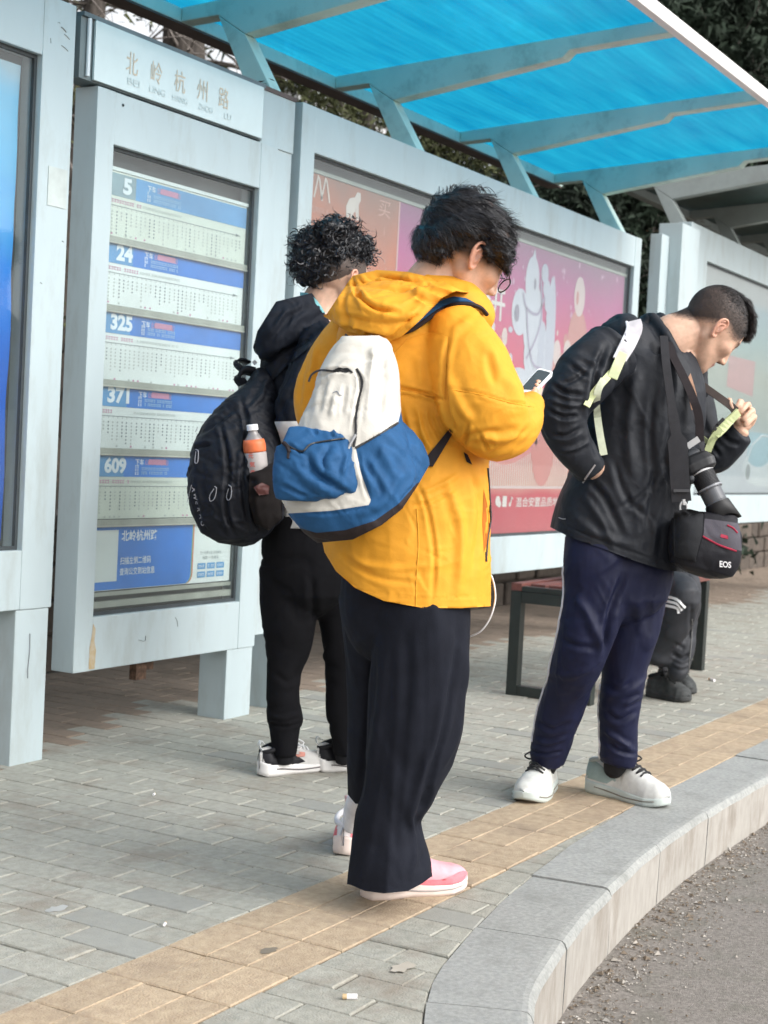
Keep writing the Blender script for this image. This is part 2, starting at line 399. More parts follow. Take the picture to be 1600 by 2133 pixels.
# dropped cigarette ends
def butt(x, y, ang, L_=.022, r=.0036, lab=''):
    e = empty('cigarette_butt', (x, y, .004)); tag(e, lab, 'cigarette end')
    d = Vector((math.cos(ang), math.sin(ang), 0)); b = MB(); P0 = Vector((x, y, .0055))
    b.tube([P0-d*L_/2, P0+d*L_*.2], r, 10); b.build('paper', M['whitepaint'], e, smooth=False)
    b = MB(); b.tube([P0+d*L_*.2, P0+d*L_/2], r*.98, 10); b.build('filter', flat('filter_tan', (.5, .36, .2)), e)
butt(2.493, 1.445, 2.2, .028, .0055, 'white cigarette end lying between the yellow tiles and the kerb in the foreground')
butt(2.62, 1.985, .5, .018, .0032, 'small cigarette end on the grey bricks left of the yellow tiles')
butt(4.17, 2.20, .2, .018, .0035, 'cigarette end on the bricks behind the pink shoes')
butt(7.25, 2.27, .9, .045, .007, 'white paper scrap on the bricks near the far right edge')
butt(3.55, 2.75, .4, .016, .0035, 'tiny pale cigarette end left of the white and black trainers')
# dark worn patch and stains pressed on the bricks
def stain(x, y, r, m, z, lab):
    z = .0026
    b = MB(); P = []
    for k in range(14):
        a = k/14*6.283; rr = r*rnd.uniform(.6, 1.15); P.append((x+rr*1.5*math.cos(a), y+rr*.8*math.sin(a), z))
    b.quad(P); o = b.build('stain', m, pavement)
gum = mat('worn_patch', (.20, .17, .13), rough=.8); pale = mat('plaster_spill', (.42, .38, .32), rough=.9)
stain(2.625, 1.718, .018, gum, .0045, ''); stain(2.71, 1.45, .026, pale, .005, ''); stain(2.56, 2.24, .022, mat('pale_smear', (.40, .40, .38), rough=.8), .005, '')
o = MB(); P = []
for k in range(12): a = k/12*6.283; P.append((3.83+.045*math.cos(a)*rnd.uniform(.8, 1.2), 1.44+.03*math.sin(a)*rnd.uniform(.6, 1.3), .0022))
o.quad(P); o.build('stain', mat('damp_patch', (.25, .27, .28), rough=.7), kerb)
# ================================================================== WALL, BANK AND TREES BEHIND THE SHELTER
wall = empty('planter_wall', (8, 4.55, 0)); tag(wall, 'low brown rubble stone wall running behind the bus shelter', 'wall')
wc = MB(); wc.box((1, 4.58, -.02), (30, 4.8, .62)); wc.build('wall_core', M['joint'], wall)
xx = 4.0; rest = MB(); cnt = 0
for row in range(4):
    xx = 4.0+row*.13
    while xx < 24:
        w_ = rnd.uniform(.16, .38); z0 = row*.155; 
        st = MB(); a, b = (xx+.006, 4.535+rnd.uniform(-.015, .012), z0+.006-.02*(row == 0)), (xx+w_-.006, 4.6, z0+.150)
        if xx < 17 and cnt < 200: st.box(a, b); st.build('stone', M['stone'], wall, bevel=.012, seg=1); cnt += 1
        else: rest.box(a, b)
        xx += w_
if rest.V: tag(rest.build('stone_rest', M['stone'], wall), kind='stuff')
cp = MB(); cp.box((1, 4.52, .62), (30, 4.86, .68)); cp.build('coping', M['stone'], wall)
bank = MB(); nx, ny = 60, 14; V = []; F = []
for j in range(ny+1):
    for i in range(nx+1):
        x = -2+i*.7; y = 4.7+j*1.6; V.append((x, y, .55+max(0, (y-4.8))*.16+.12*noise.noise(Vector((x*.6, y*.6, 0)))))
F = [(j*(nx+1)+i, j*(nx+1)+i+1, (j+1)*(nx+1)+i+1, (j+1)*(nx+1)+i) for j in range(ny) for i in range(nx)]
bank.add(V, F); bk = bank.build('bank', M['soil']); tag(bk, kind='structure')
# far ground beyond the road and behind the camera so reflections have a floor
far = MB(); far.quad([(-60, 4.6, -.2), (160, 4.6, -.2), (160, 120, -.2), (-60, 120, -.2)]); fo = far.build('ground', M['soil']); tag(fo, kind='structure')
BARK = mat('bark', (.085, .072, .062), rough=.95, var=.3, scale=30, bump=1, bscale=60, stretch=(1, 1, .25), bdist=.01)
BARKL = mat('twig_bark', (.24, .21, .19), rough=.9, var=.2, scale=30)
LEAF = [mat('needles_dark', (.022, .036, .022), rough=.75, var=.35, scale=2.5, spec=.25), mat('needles_olive', (.085, .095, .04), rough=.75, var=.35, scale=2.5, spec=.25)]
def tree(x, y, z0, h, r0, lean, crown, nleaf, m, lab, seed, group=None, low=.35, leafsz=.05, twigs=60, crown_r=1.3, name='conifer_tree'):
    R_ = random.Random(seed); e = empty(name, (x, y, z0)); tag(e, lab, 'tree', group)
    b = MB(); top = Vector((x+lean[0], y+lean[1], z0+h)); base = Vector((x, y, z0-.2))
    P = [base.lerp(top, t)+Vector((.10*math.sin(t*5+seed), .08*math.cos(t*4+seed), 0)) for t in np.linspace(0, 1, 12)]
    b.tube(P, [r0*(1-.75*t) for t in np.linspace(0, 1, 12)], 10); b.build('trunk', BARK, e, smooth=True)
    br = MB(); tips = []
    for i in range(twigs):
        t = R_.uniform(low*.6, 1); p = P[min(11, int(t*11))].copy(); a = R_.uniform(0, 6.28); L_ = crown_r*(1.15-t)*R_.uniform(.5, 1.2)+.25
        d = Vector((math.cos(a), math.sin(a), R_.uniform(-.15, .5))); pts = [p]
        for k in range(5):
            d = (d+Vector((R_.gauss(0, .22), R_.gauss(0, .22), R_.gauss(0, .2)))).normalized(); p = p+d*L_/5; pts.append(p.copy())
            if k > 1: tips.append(p.copy())
            if k > 0 and R_.random() < .8:
                d2 = (d+Vector((R_.gauss(0, .6), R_.gauss(0, .6), R_.gauss(0, .5)))).normalized(); q = [p.copy(), p+d2*L_*.12, p+d2*L_*.24+Vector((R_.gauss(0, .04), R_.gauss(0, .04), R_.gauss(0, .05)))]
                br.tube(q, [.006, .004, .002], 4, m=1, cap=False); tips.append(q[-1])
        r = .022*(1.3-t)
        br.tube(pts, [r*(1-.16*k) for k in range(6)], 5, m=0 if R_.random() < .5 else 1, cap=False)
    br.build('branches', [BARK, BARKL], e, smooth=True)
    if nleaf and tips:
        V = []; F = []; rr = np.random.RandomState(seed)
        T = np.array([t[:] for t in tips]); cidx = rr.randint(0, len(T), nleaf//14+1)
        for ci in cidx:
            c = T[ci]; s_ = rr.uniform(.07, .2)*crown
            for _ in range(14):
                p = c+rr.normal(0, s_*.6, 3); d = rr.normal(0, 1, 3); d /= np.linalg.norm(d); d[2] -= .3; q = np.cross(d, rr.normal(0, 1, 3)); q /= np.linalg.norm(q)+1e-6
                L_ = leafsz*rr.uniform(.7, 1.7); w_ = leafsz*rr.uniform(.13, .3)
                n0 = len(V); V += [p-q*w_, p+q*w_, p+d*L_+q*w_*.2, p+d*L_-q*w_*.2]; F.append((n0, n0+1, n0+2, n0+3))
        me = mesh('crown', V, F); link('crown', me, m, e)
    return e
TREES = [  # x, y, z0, h, r, lean, crown, leaves, material, label, seed
 (8.6, 7.6, 1.0, 5.2, .16, (.3, .2), 1.0, 2600, LEAF[1], 'twisted bare conifer with olive tufts seen above the stop name plate', 11),
 (9.75, 7.5, 1.0, 5.6, .30, (-.25, .1), .8, 900, LEAF[1], 'thick brown trunk standing behind the route board', 12),
 (10.4, 7.3, 1.0, 5.6, .21, (.35, .2), .9, 1600, LEAF[0], 'thinner leaning trunk right beside the thick one behind the route board', 13),
 (11.0, 6.6, .9, 4.2, .12, (.1, .1), 1.2, 26000, LEAF[1], 'olive green bush tree over the left end of the pink poster case', 14),
 (12.9, 7.0, .9, 4.3, .13, (.2, .0), 1.2, 24000, LEAF[0], 'dark green tree showing between the first two teal posts', 15),
 (15.2, 8.2, 1.2, 4.0, .09, (.3, 0), .6, 2600, LEAF[0], 'thin leafless tree with bright sky behind it between the teal posts', 16),
 (16.6, 6.9, 1.0, 5.2, .16, (0, 0), 1.5, 42000, LEAF[0], 'dense dark conifer behind the third teal post', 17),
 (18.6, 6.6, 1.0, 6.8, .18, (.3, 0), 1.6, 52000, LEAF[0], 'tall dark conifer behind the gap between the two poster cases', 18),
 (21.5, 6.4, 1.0, 8.2, .2, (.2, 0), 1.7, 56000, LEAF[0], 'tall dark conifer rising over the far shelter roof', 19),
 (25.0, 7.2, 1.0, 9.5, .22, (0, 0), 1.8, 60000, LEAF[0], 'tallest dark conifer in the top right corner', 20),
 (23.0, 4.6+.9, 1.0, 6.1, .16, (0, 0), 1.6, 36000, LEAF[1], 'lighter olive conifer just right of the white roof edge', 21),
 (30.0, 6.0, 1.0, 11.5, .25, (0, 0), 2.0, 60000, LEAF[0], 'far dark conifer at the right edge behind the others', 22),
 (27.5, 10.0, 1.0, 11.0, .25, (0, 0), 2.0, 50000, LEAF[0], 'dark conifer standing farthest back on the bank', 23),
]
for i, T in enumerate(TREES):
    big = T[0] > 16
    tree(*T, group=None, crown_r=2.6 if big else (1.5 if i in (3, 4) else 1.25), leafsz=.11 if big else .055, twigs=190 if big else (80 if i in (5,) else 110), low=.1 if big else .2)
# pale far building glimpsed through the branches
bd = empty('far_building', (32, 19, 0)); tag(bd, 'pale building glimpsed between branches over the poster case', 'building')
b = MB(); b.box((27, 18, 0), (33.5, 24, 8.35)); b.build('wall', mat('far_render', (.62, .62, .62), rough=.8), bd)
b = MB(); b.box((26.9, 17.9, 8.35), (33.6, 24.1, 8.5)); b.build('roof', M['greypaint'], bd)
for k in range(4):
    b = MB(); b.box((27.5+k*1.4, 17.97, 6.6), (28.3+k*1.4, 18.02, 7.8)); b.build('window', M['gasket'], bd)
# ================================================================== POSTER CASES AND ROUTE BOARD
YF, YB = 3.319, 3.414
def frame_case(root, x0, x1, z0, z1, ox0, ox1, oz0, oz1, name='frame', side=.095):
    'case body with a square opening: four mitre-free rails butted, plus back and side skins'
    g_ = .0
    def rail(a, b, nm): b_ = MB(); b_.box(a, b); return b_.build(nm, M['frame'], root, bevel=.003, seg=2)
    rail((x0, YF, z0), (ox0, YB, z1), 'frame_stile'); rail((ox1, YF, z0), (x1, YB, z1), 'frame_stile')
    rail((ox0, YF+.0012, oz1), (ox1, YB, z1-.0005), 'frame_rail'); rail((ox0, YF+.0012, z0+.0005), (ox1, YB, oz0), 'frame_rail')
    b_ = MB(); b_.box((ox0, YB-.012, oz0), (ox1, YB-.002, oz1)); b_.build('back_panel', M['backing'], root)
    # dark rubber seal round the opening
    b_ = MB(); w_ = .012
    b_.box((ox0, YF+.022, oz1-w_), (ox1, YF+.034, oz1)); b_.box((ox0, YF+.022, oz0), (ox1, YF+.034, oz0+w_))
    b_.box((ox0, YF+.022, oz0+w_), (ox0+w_*.6, YF+.034, oz1-w_)); b_.box((ox1-w_, YF+.022, oz0+w_), (ox1, YF+.034, oz1-w_))
    b_.build('seal', M['gasket'], root)
    b_ = MB(); b_.box((ox0+.006, YF+.026, oz0+.006), (ox1-.006, YF+.029, oz1-.006)); b_.build('pane', M['glass'], root)
def leg(root, x0, x1, ztop, y0=YF+.004, y1=3.448):
    b_ = MB(); b_.box((x0, y0, -.012), (x1, y1, ztop)); return b_.build('leg', M['frame'], root, bevel=.004)
# --- left poster case
lc = empty('poster_case', (3.0, 3.36, 0)); tag(lc, 'grey steel poster case with blue poster cut off by the left edge', 'poster case', 'steel poster cases of the bus shelter')
frame_case(lc, 1.85, 3.713, .487, 2.372, 2.0, 3.571, .672, 2.187)
leg(lc, 3.558, 3.706, .486); leg(lc, 1.87, 2.02, .486)
# blue poster: print with its own gradient
def grad_mat(name, stops, axis='z', z0=0, z1=1, rough=.35, nz=.25, nscale=4, stretch=(1, 1, 1), dist=.0):
    m = bpy.data.materials.new(name); N, L, b = nodes(m)
    geo = N.new('ShaderNodeNewGeometry'); sp = N.new('ShaderNodeSeparateXYZ'); L.new(geo.outputs['Position'], sp.inputs[0])
    mr = N.new('ShaderNodeMapRange'); mr.inputs['From Min'].default_value = z0; mr.inputs['From Max'].default_value = z1
    L.new(sp.outputs[{'x': 0, 'y': 1, 'z': 2}[axis]], mr.inputs['Value'])
    mp = N.new('ShaderNodeMapping'); mp.inputs['Scale'].default_value = stretch; L.new(geo.outputs['Position'], mp.inputs[0])
    n1 = N.new('ShaderNodeTexNoise'); n1.inputs['Scale'].default_value = nscale; n1.inputs['Detail'].default_value = 5; n1.inputs['Distortion'].default_value = dist; L.new(mp.outputs[0], n1.inputs['Vector'])
    ma = N.new('ShaderNodeMath'); ma.operation = 'MULTIPLY_ADD'; ma.inputs[1].default_value = nz; L.new(n1.outputs['Fac'], ma.inputs[0]); 
    sb = N.new('ShaderNodeMath'); sb.operation = 'SUBTRACT'; sb.inputs[1].default_value = nz/2; L.new(mr.outputs[0], sb.inputs[0]); L.new(sb.outputs[0], ma.inputs[2])
    cr = N.new('ShaderNodeValToRGB'); L.new(ma.outputs[0], cr.inputs[0])
    e = cr.color_ramp.elements
    while len(e) < len(stops): e.new(.5)
    for i, (p, c) in enumerate(stops): e[i].position = p; e[i].color = (*c, 1)
    L.new(cr.outputs[0], b.inputs['Base Color']); b.inputs['Roughness'].default_value = rough; return m
bp = MB()   # slightly rippled sheet
nx, nz_ = 24, 40; V = []; F = []
for j in range(nz_+1):
    for i in range(nx+1):
        x = 2.03+(3.535-2.03)*i/nx; z = .70+(2.15-.70)*j/nz_
        V.append((x, 3.375+.004*noise.noise(Vector((x*3, z*9, 1)))+.003*math.sin(z*14+x*3), z))
F = [(j*(nx+1)+i, j*(nx+1)+i+1, (j+1)*(nx+1)+i+1, (j+1)*(nx+1)+i) for j in range(nz_) for i in range(nx)]
bp.add(V, F)
bp.build('poster', grad_mat('blue_poster', [(0, (.015, .07, .33)), (.3, (.012, .11, .52)), (.58, (.02, .22, .70)), (.75, (.10, .42, .72)), (.92, (.14, .48, .74)), (1, (.35, .5, .6))], z0=.7, z1=2.15, nz=.22, nscale=2.2, stretch=(1, 1, 3.5), rough=.22), lc, smooth=True)
b = MB(); b.box((3.478, 3.365, .765), (3.500, 3.368, .835)); b.build('sticker', M['printwhite'], lc)
# scuffs on the paint
def scuff(root, pts, r, m):
    b = MB(); b.tube([(x, YF-.0005, z) for x, z in pts], r, 5, flat=.3); b.build('scratch', m, root)
scm = flat('scuff_grey', (.22, .23, .24), .8)
scuff(lc, [(3.620, .41), (3.622, .36), (3.617, .30), (3.618, .27)], .0022, scm)
sm_ = flat('smear_grey', (.34, .37, .38), .8)
for (x0, z0, x1, z1, r) in ((3.645, 2.29, 3.668, 2.28, .004), (3.66, 2.272, 3.685, 2.262, .003), (3.65, 2.235, 3.68, 2.225, .003), (3.63, 2.30, 3.64, 2.30, .002), (3.60, 2.245, 3.603, 2.23, .002)):
    scuff(lc, [(x0, z0), ((x0+x1)/2, (z0+z1)/2+.002), (x1, z1)], r, sm_)
b = MB(); b.box((3.615, YF-.0025, 1.74), (3.70, YF, 1.86)); b.build('tape_patch', mat('tape_pale', (.52, .57, .55), rough=.5), lc)
for (x, z) in ((3.69, 1.64), (3.60, 1.50),):
    scuff(lc, [(x, z), (x+.008, z-.003)], .0022, sm_)
# --- route board
rb = empty('route_board', (4.35, 3.36, 0)); tag(rb, 'grey steel route board with blue and white timetable strips for buses 5, 24 and 325', 'timetable board')
frame_case(rb, 3.83, 4.862, .262, 2.153, 3.918, 4.752, .440, 1.984)
leg(rb, 4.690, 4.856, .262)
# taller back column that shows to the right of the name plate
b = MB(); b.box((4.752, YF+.014, 2.154), (4.985, YB, 2.352)); b.build('column_head', M['frame'], rb, bevel=.003)
b = MB(); b.box((4.868, YF+.02, .30), (4.985, YB, 2.1535)); b.build('column', M['frame'], rb, bevel=.003)
b = MB(); b.box((4.74, YF+.01, 2.3525), (4.99, YB+.01, 2.368)); b.build('column_cap', mat('brown_cap', (.13, .09, .08), rough=.6), rb)
# name plate standing on top of the board
pl = MB(); pl.box((3.800, 3.312, 2.164), (4.742, 3.322, 2.352)); plate = pl.build('name_plate', M['plate'], rb, bevel=.002)
b = MB(); b.box((3.742, 3.325, 2.160), (4.758, 3.405, 2.3515)); b.build('plate_backing', mat('backing_grey', (.17, .21, .22), rough=.5), rb)
b = MB(); b.box((3.745, 3.314, 2.3525), (4.755, 3.40, 2.366)); b.build('plate_cap', mat('cap_grey', (.13, .165, .18), rough=.5), rb)
b = MB(); b.tube([(3.775, 3.318, 2.17), (3.775, 3.318, 2.35)], .007, 10); b.build('plate_tube', flat('chromed', (.7, .75, .78), .25), rb)
b = MB()
for i, ch in enumerate('北岭杭州路'):
    b = MB(); put_text(b, ch, 3.952+.1275*i, 3.3105, 2.222, .072, .060, bold=-.002); b.build('letter', M['gold'], plate)
b = MB()
for i, (ch, xx) in enumerate([('BEI', 3.962), ('LING', 4.075), ('HANG', 4.20), ('ZHOU', 4.345), ('LU', 4.50)]):
    b = MB(); put_text(b, ch, xx, 3.3105, 2.188, .022, .021*len(ch)); b.build('small_word', M['goldfaint'], plate)
b = MB(); b.tube([(3.955, YF-.001, 2.118), (3.955, YF-.0002, 2.118)], .005, 10); b.build('screw_hole', M['dark'], rb)
# strips
YS = 3.362
def rows_of_text(mb, x0, x1, z, h, m, step=.0085, jit=.15, fill=.72, y=YS-.0016):
    x = x0
    while x < x1:
        w_ = step*fill*rnd.uniform(1-jit, 1)
        if rnd.random() < .93:
            # a rough character: two or three strokes
            mb.quad([(x, y, z), (x+w_, y, z), (x+w_, y, z+h*.22), (x, y, z+h*.22)], m)
            mb.quad([(x, y, z+h*.72), (x+w_, y, z+h*.72), (x+w_, y, z+h), (x, y, z+h)], m)
            xm = x+w_*rnd.uniform(.1, .6); mb.quad([(xm, y, z+h*.22), (xm+w_*.28, y, z+h*.22), (xm+w_*.28, y, z+h*.72), (xm, y, z+h*.72)], m)
        x += step
rows = [('5', 1.906, 1.832, 1.700, 'bluefade', 'stripgreen'), ('24', 1.681, 1.611, 1.474, 'bluehead', 'stripwhite'), ('325', 1.447, 1.380, 1.222, 'bluehead', 'stripwhite'), ('371', 1.207, 1.137, .998, 'bluehead', 'stripwhite'), ('609', .976, .902, .760, 'bluehead', 'stripgreen')]
PM = [M['printwhite'], M['printpale'], M['printred'], M['printgrey'], M['printfaint']]
SX0, SX1 = 3.922, 4.735
for num, zt, zm, zb, hm, wm in rows:
    b = MB(); b.box((SX0, YS, zb), (SX1, YS+.004, zt+.006)); st = b.build('timetable_strip', M[wm], rb)
    st['label'] = 'timetable strip of bus '+num
    b = MB(); b.box((SX0, YS-.0012, zm), (SX1, YS, zt)); b.build('header_band', M[hm], st)
    b = MB(); b.box((SX0, YS-.0016, zm), (4.09, YS-.0012, zt)); b.build('header_corner', M['bluefade'] if num != '5' else mat('washed_blue', (.26, .36, .40)), st)
    p = MB(); w_ = {1: .046, 2: .085, 3: .113}[len(num)]
    put_text(p, num, 4.045-w_/2, YS-.0026, zm+.011, .054, w_, 0, bold=.045)
    put_text(p, '下车', 4.150, YS-.0024, zt-.033, .021, .045, 0, bold=.01)
    put_text(p, '〔末班车时间〕', 4.205, YS-.0024, zt-.033, .020, .125, 2, bold=.015)
    p.quad([(4.222, YS-.002, zt-.031), (4.318, YS-.002, zt-.031), (4.318, YS-.002, zt-.012), (4.222, YS-.002, zt-.012)], 2)
    for k in range(3): rows_of_text(p, 4.150, 4.172, zm+.008+k*.012, .008, 0, y=YS-.0022, step=.011)
    for k in range(2): rows_of_text(p, 4.185, 4.33, zm+.010+k*.014, .009, 1, y=YS-.0022, step=.0085)
    rows_of_text(p, 3.93, 4.12 if num != '371' else 4.02, zm-.022, .011, 2, step=.013); rows_of_text(p, 4.13, 4.36, zm-.020, .007, 4, step=.008)
    ya = YS-.0016; za = zm-.033
    p.quad([(3.93, ya, za), (4.70, ya, za), (4.70, ya, za+.0022), (3.93, ya, za+.0022)], 3)
    p.quad([(4.672, ya, za-.004), (4.702, ya, za+.001), (4.672, ya, za+.007)], 3)
    x = 3.945
    while x < 4.70:
        n_ = rnd.choice([3, 4, 5, 6, 6, 7]); gm = 3 if rnd.random() < .35 else 4
        p.quad([(x+.003, ya, za-.007), (x+.0045, ya, za-.007), (x+.0045, ya, za), (x+.003, ya, za)], 3)
        for k in range(n_): 
            zz = za-.016-k*.0115
            if zz < zb+.012: break
            p.quad([(x, ya, zz-.006), (x+.007, ya, zz-.006), (x+.0065, ya, zz), (x+.0005, ya, zz-.001)], gm)
        if rnd.random() < .5: p.quad([(x, ya, zb+.004), (x+.009, ya, zb+.004), (x+.009, ya, zb+.010), (x, ya, zb+.010)], 2 if rnd.random() < .5 else 4)
        x += rnd.choice([.0225, .0245, .027])
    p.build('print', PM, st)
for z in (1.687, 1.461, 1.2145, .987, .747):
    b = MB(); b.box((3.920, YS-.012, z-.011), (4.742, YS-.003, z+.011)); b.box((3.920, YS-.015, z-.014), (4.742, YS-.012, z-.009)); b.build('rail', M['rail'], rb, bevel=.001, seg=1)
b = MB(); b.box((3.92, YS-.004, 1.913), (4.742, YS+.004, 1.925)); b.build('rail', M['stripwhite'], rb)
# blue notice at the foot (its square code stays blank)
b = MB(); b.box((3.921, YS, .518), (4.735, YS+.004, .735)); nt = b.build('notice', M['stripwhite'], rb); nt['label'] = 'blue and white notice with the stop name'
b = MB(); y = YS-.0012
P = [(3.922, .520), (4.455, .520)]+[(4.455+.036*math.sin(a), .520+.036*(1-math.cos(a))) for a in np.linspace(.2, 1.57, 6)]+[(4.4935, .734), (3.922, .734)]
b.quad([(x, y, z) for x, z in P]); b.build('blue_field', M['bluehead'], nt)
b = MB(); Pc = [(4.455, .520)]+[(4.455+.036*math.sin(a), .520+.036*(1-math.cos(a))) for a in np.linspace(.2, 1.57, 6)]+[(4.492, .734)]
for k, mm in enumerate((0, 1)):
    for (a, c) in zip(Pc[:-1], Pc[1:]): b.quad([(a[0]+k*.006, y-.0004, a[1]), (a[0]+k*.006+.006, y-.0004, a[1]), (c[0]+k*.006+.006, y-.0004, c[1]), (c[0]+k*.006, y-.0004, c[1])], mm)
b.build('curved_stripe', [flat('stripe_green', (.22, .38, .18)), flat('stripe_red', (.6, .15, .12))], nt)
b = MB(); b.quad([(3.935, y-.0006, .548), (4.078, y-.0006, .548), (4.078, y-.0006, .722), (3.935, y-.0006, .722)]); b.build('blank_square', M['stripwhite'], nt)
b = MB()
put_text(b, '北岭杭州路', 4.095, y-.0008, .682, .038, .195, bold=.02); put_text(b, '扫描左侧二维码', 4.093, y-.0008, .603, .026, .165, bold=.012); put_text(b, '查询公交到站信息', 4.092, y-.0008, .566, .026, .19, bold=.012)
b.build('lettering', M['printwhite'], nt)
b = MB(); put_text(b, '扫一扫看公交 实时到站', 4.545, y-.0006, .622, .012, .13); put_text(b, '线路 一览查询', 4.56, y-.0006, .603, .012, .10)
b.build('small_lettering', M['printgrey'], nt)
for r in range(2):
    for c in range(3):
        bb = MB(); x = 4.532+c*.058; z = .568-r*.031; bb.quad([(x, y-.0006, z), (x+.048, y-.0006, z), (x+.048, y-.0006, z+.022), (x, y-.0006, z+.022)])
        q = bb.build('button_print', M['bluefade'], nt)
        bb = MB(); rows_of_text(bb, x+.006, x+.042, z+.007, .008, 0, y=y-.001, step=.009); bb.build('print', M['printwhite'], q)
b = MB(); b.box((3.925, YS-.004, .500), (4.742, YS+.004, .514)); b.build('rail', M['rail'], rb)
b = MB(); b.box((3.925, YS-.008, .462), (4.742, YS+.01, .484)); b.build('rail', M['rail'], rb)
scuff(rb, [(4.16, .345), (4.185, .338), (4.196, .340), (4.197, .356)], .0014, scm); scuff(rb, [(4.36, .408), (4.37, .395), (4.375, .375)], .0012, scm)
b = MB(); b.quad([(3.905, YF-.0008, .268), (3.935, YF-.0008, .268), (3.938, YF-.0008, .33), (3.928, YF-.0008, .36), (3.932, YF-.0008, .40), (3.918, YF-.0008, .42), (3.912, YF-.0008, .37), (3.905, YF-.0008, .34)]); b.build('rust_run', M['rust'], rb)
b = MB(); b.box((4.18, 3.34, .20), (4.235, 3.37, .262)); b.box((4.235, 3.345, .23), (4.28, 3.365, .262)); b.build('broken_latch', mat('rusty_iron', (.12, .07, .045), rough=.9, var=.4, scale=50), rb)
# --- middle poster case
mc = empty('poster_case', (6.87, 3.36, 0)); tag(mc, 'wide steel poster case with orange and pink poster behind the yellow jacket', 'poster case', 'steel poster cases of the bus shelter')
frame_case(mc, 5.017, 8.727, .441, 2.360, 5.115, 8.628, .627, 2.184)
leg(mc, 5.02, 5.17, .44); leg(mc, 8.57, 8.72, .44)
for X0, X1, nm, mt in [(5.135, 5.874, 'orange_poster', grad_mat('orange_print', [(0, (.42, .06, .04)), (.5, (.60, .10, .045)), (.8, (.58, .14, .055)), (1, (.30, .16, .12))], z0=.64, z1=2.16, nz=.3, nscale=2.5, dist=.6)),
                       (5.886, 8.59, 'pink_poster', grad_mat('pink_print', [(0, (.58, .10, .12)), (.13, (.55, .05, .08)), (.17, (.66, .30, .24)), (.33, (.68, .20, .22)), (.5, (.66, .06, .12)), (.66, (.62, .06, .16)), (.85, (.48, .07, .24)), (1, (.28, .10, .20))], z0=.64, z1=2.16, nz=.10, nscale=1.5, dist=.5))]:
    b = MB(); b.box((X0, YS, .64), (X1, YS+.003, 2.125)); b.build(nm, mt, mc)
b = MB(); b.box((5.874, YS-.001, .64), (5.886, YS+.003, 2.12)); b.build('poster_edge', flat('edge_pink', (.65, .38, .36)), mc)
b = MB(); b.box((5.12, YS-.006, 2.120), (8.615, YS+.004, 2.135)); b.build('rail', M['rail'], mc)
b = MB(); b.box((5.114, YF+.018, 1.99), (5.130, YF+.04, 2.16)); b.build('hinge', M['gasket'], mc)
# print on the orange poster: plain generic emblems
pr = MB(); y = YS-.0015
def blob(mb, pts, m, y=YS-.0015): mb.quad([(x, y, z) for x, z in pts], m)
def ell(cx, cz, rx, rz, n=20, a0=0): return [(cx+rx*math.cos(a0+t/n*6.2832), cz+rz*math.sin(a0+t/n*6.2832)) for t in range(n)]
for dx in (0, .055): 
    pr.ribbon([(5.19+dx, y, 2.025), (5.215+dx, y, 2.115), (5.225+dx, y, 2.10), (5.25+dx*1.05, y, 2.02)], .010, (1, 0, .2), .0004, 0)
put_text(pr, '品牌好礼多', 5.175, y, 1.965, .028, .13, 1)
put_text(pr, '精选商城', 5.42, y, 1.935, .030, .14, 1, bold=.01)
blob(pr, [(5.44, 1.985), (5.435, 2.03), (5.46, 2.065), (5.50, 2.075), (5.52, 2.10), (5.545, 2.10), (5.55, 2.07), (5.535, 2.05), (5.54, 1.985), (5.52, 1.985), (5.515, 2.015), (5.50, 2.015), (5.49, 1.985), (5.475, 1.985), (5.47, 2.01), (5.46, 1.985)], 0)
put_text(pr, '买', 5.70, y, 2.03, .07, .10, 1); put_text(pr, '优惠', 5.68, y, 1.70, .05, .12, 1); put_text(pr, '全场', 5.62, y, 1.62, .085, .19, 0, bold=.03)
pr.tube([(5.68, y, 1.77), (5.80, y, 1.77), (5.81, y, 1.74), (5.81, y, 1.60), (5.78, y, 1.58)], .003, 4, m=1)
put_text(pr, '热销', 5.66, y, 1.38, .12, .20, 1, bold=.02)
for k in range(40): 
    x, z = rnd.uniform(5.2, 5.85), rnd.uniform(.9, 2.08); pr.quad([(x, y, z), (x+.006, y, z), (x+.006, y, z+rnd.uniform(.01, .05)), (x, y, z+.01)], 1)
pr.build('print', [flat('cream_print', (.70, .58, .52)), flat('peach_print', (.66, .34, .26)), flat('c', (.5, .2, .1))], mc)
pk = MB()
put_text(pk, '门店全开', 6.33, y, 1.70, .17, .66, 0, bold=.02)
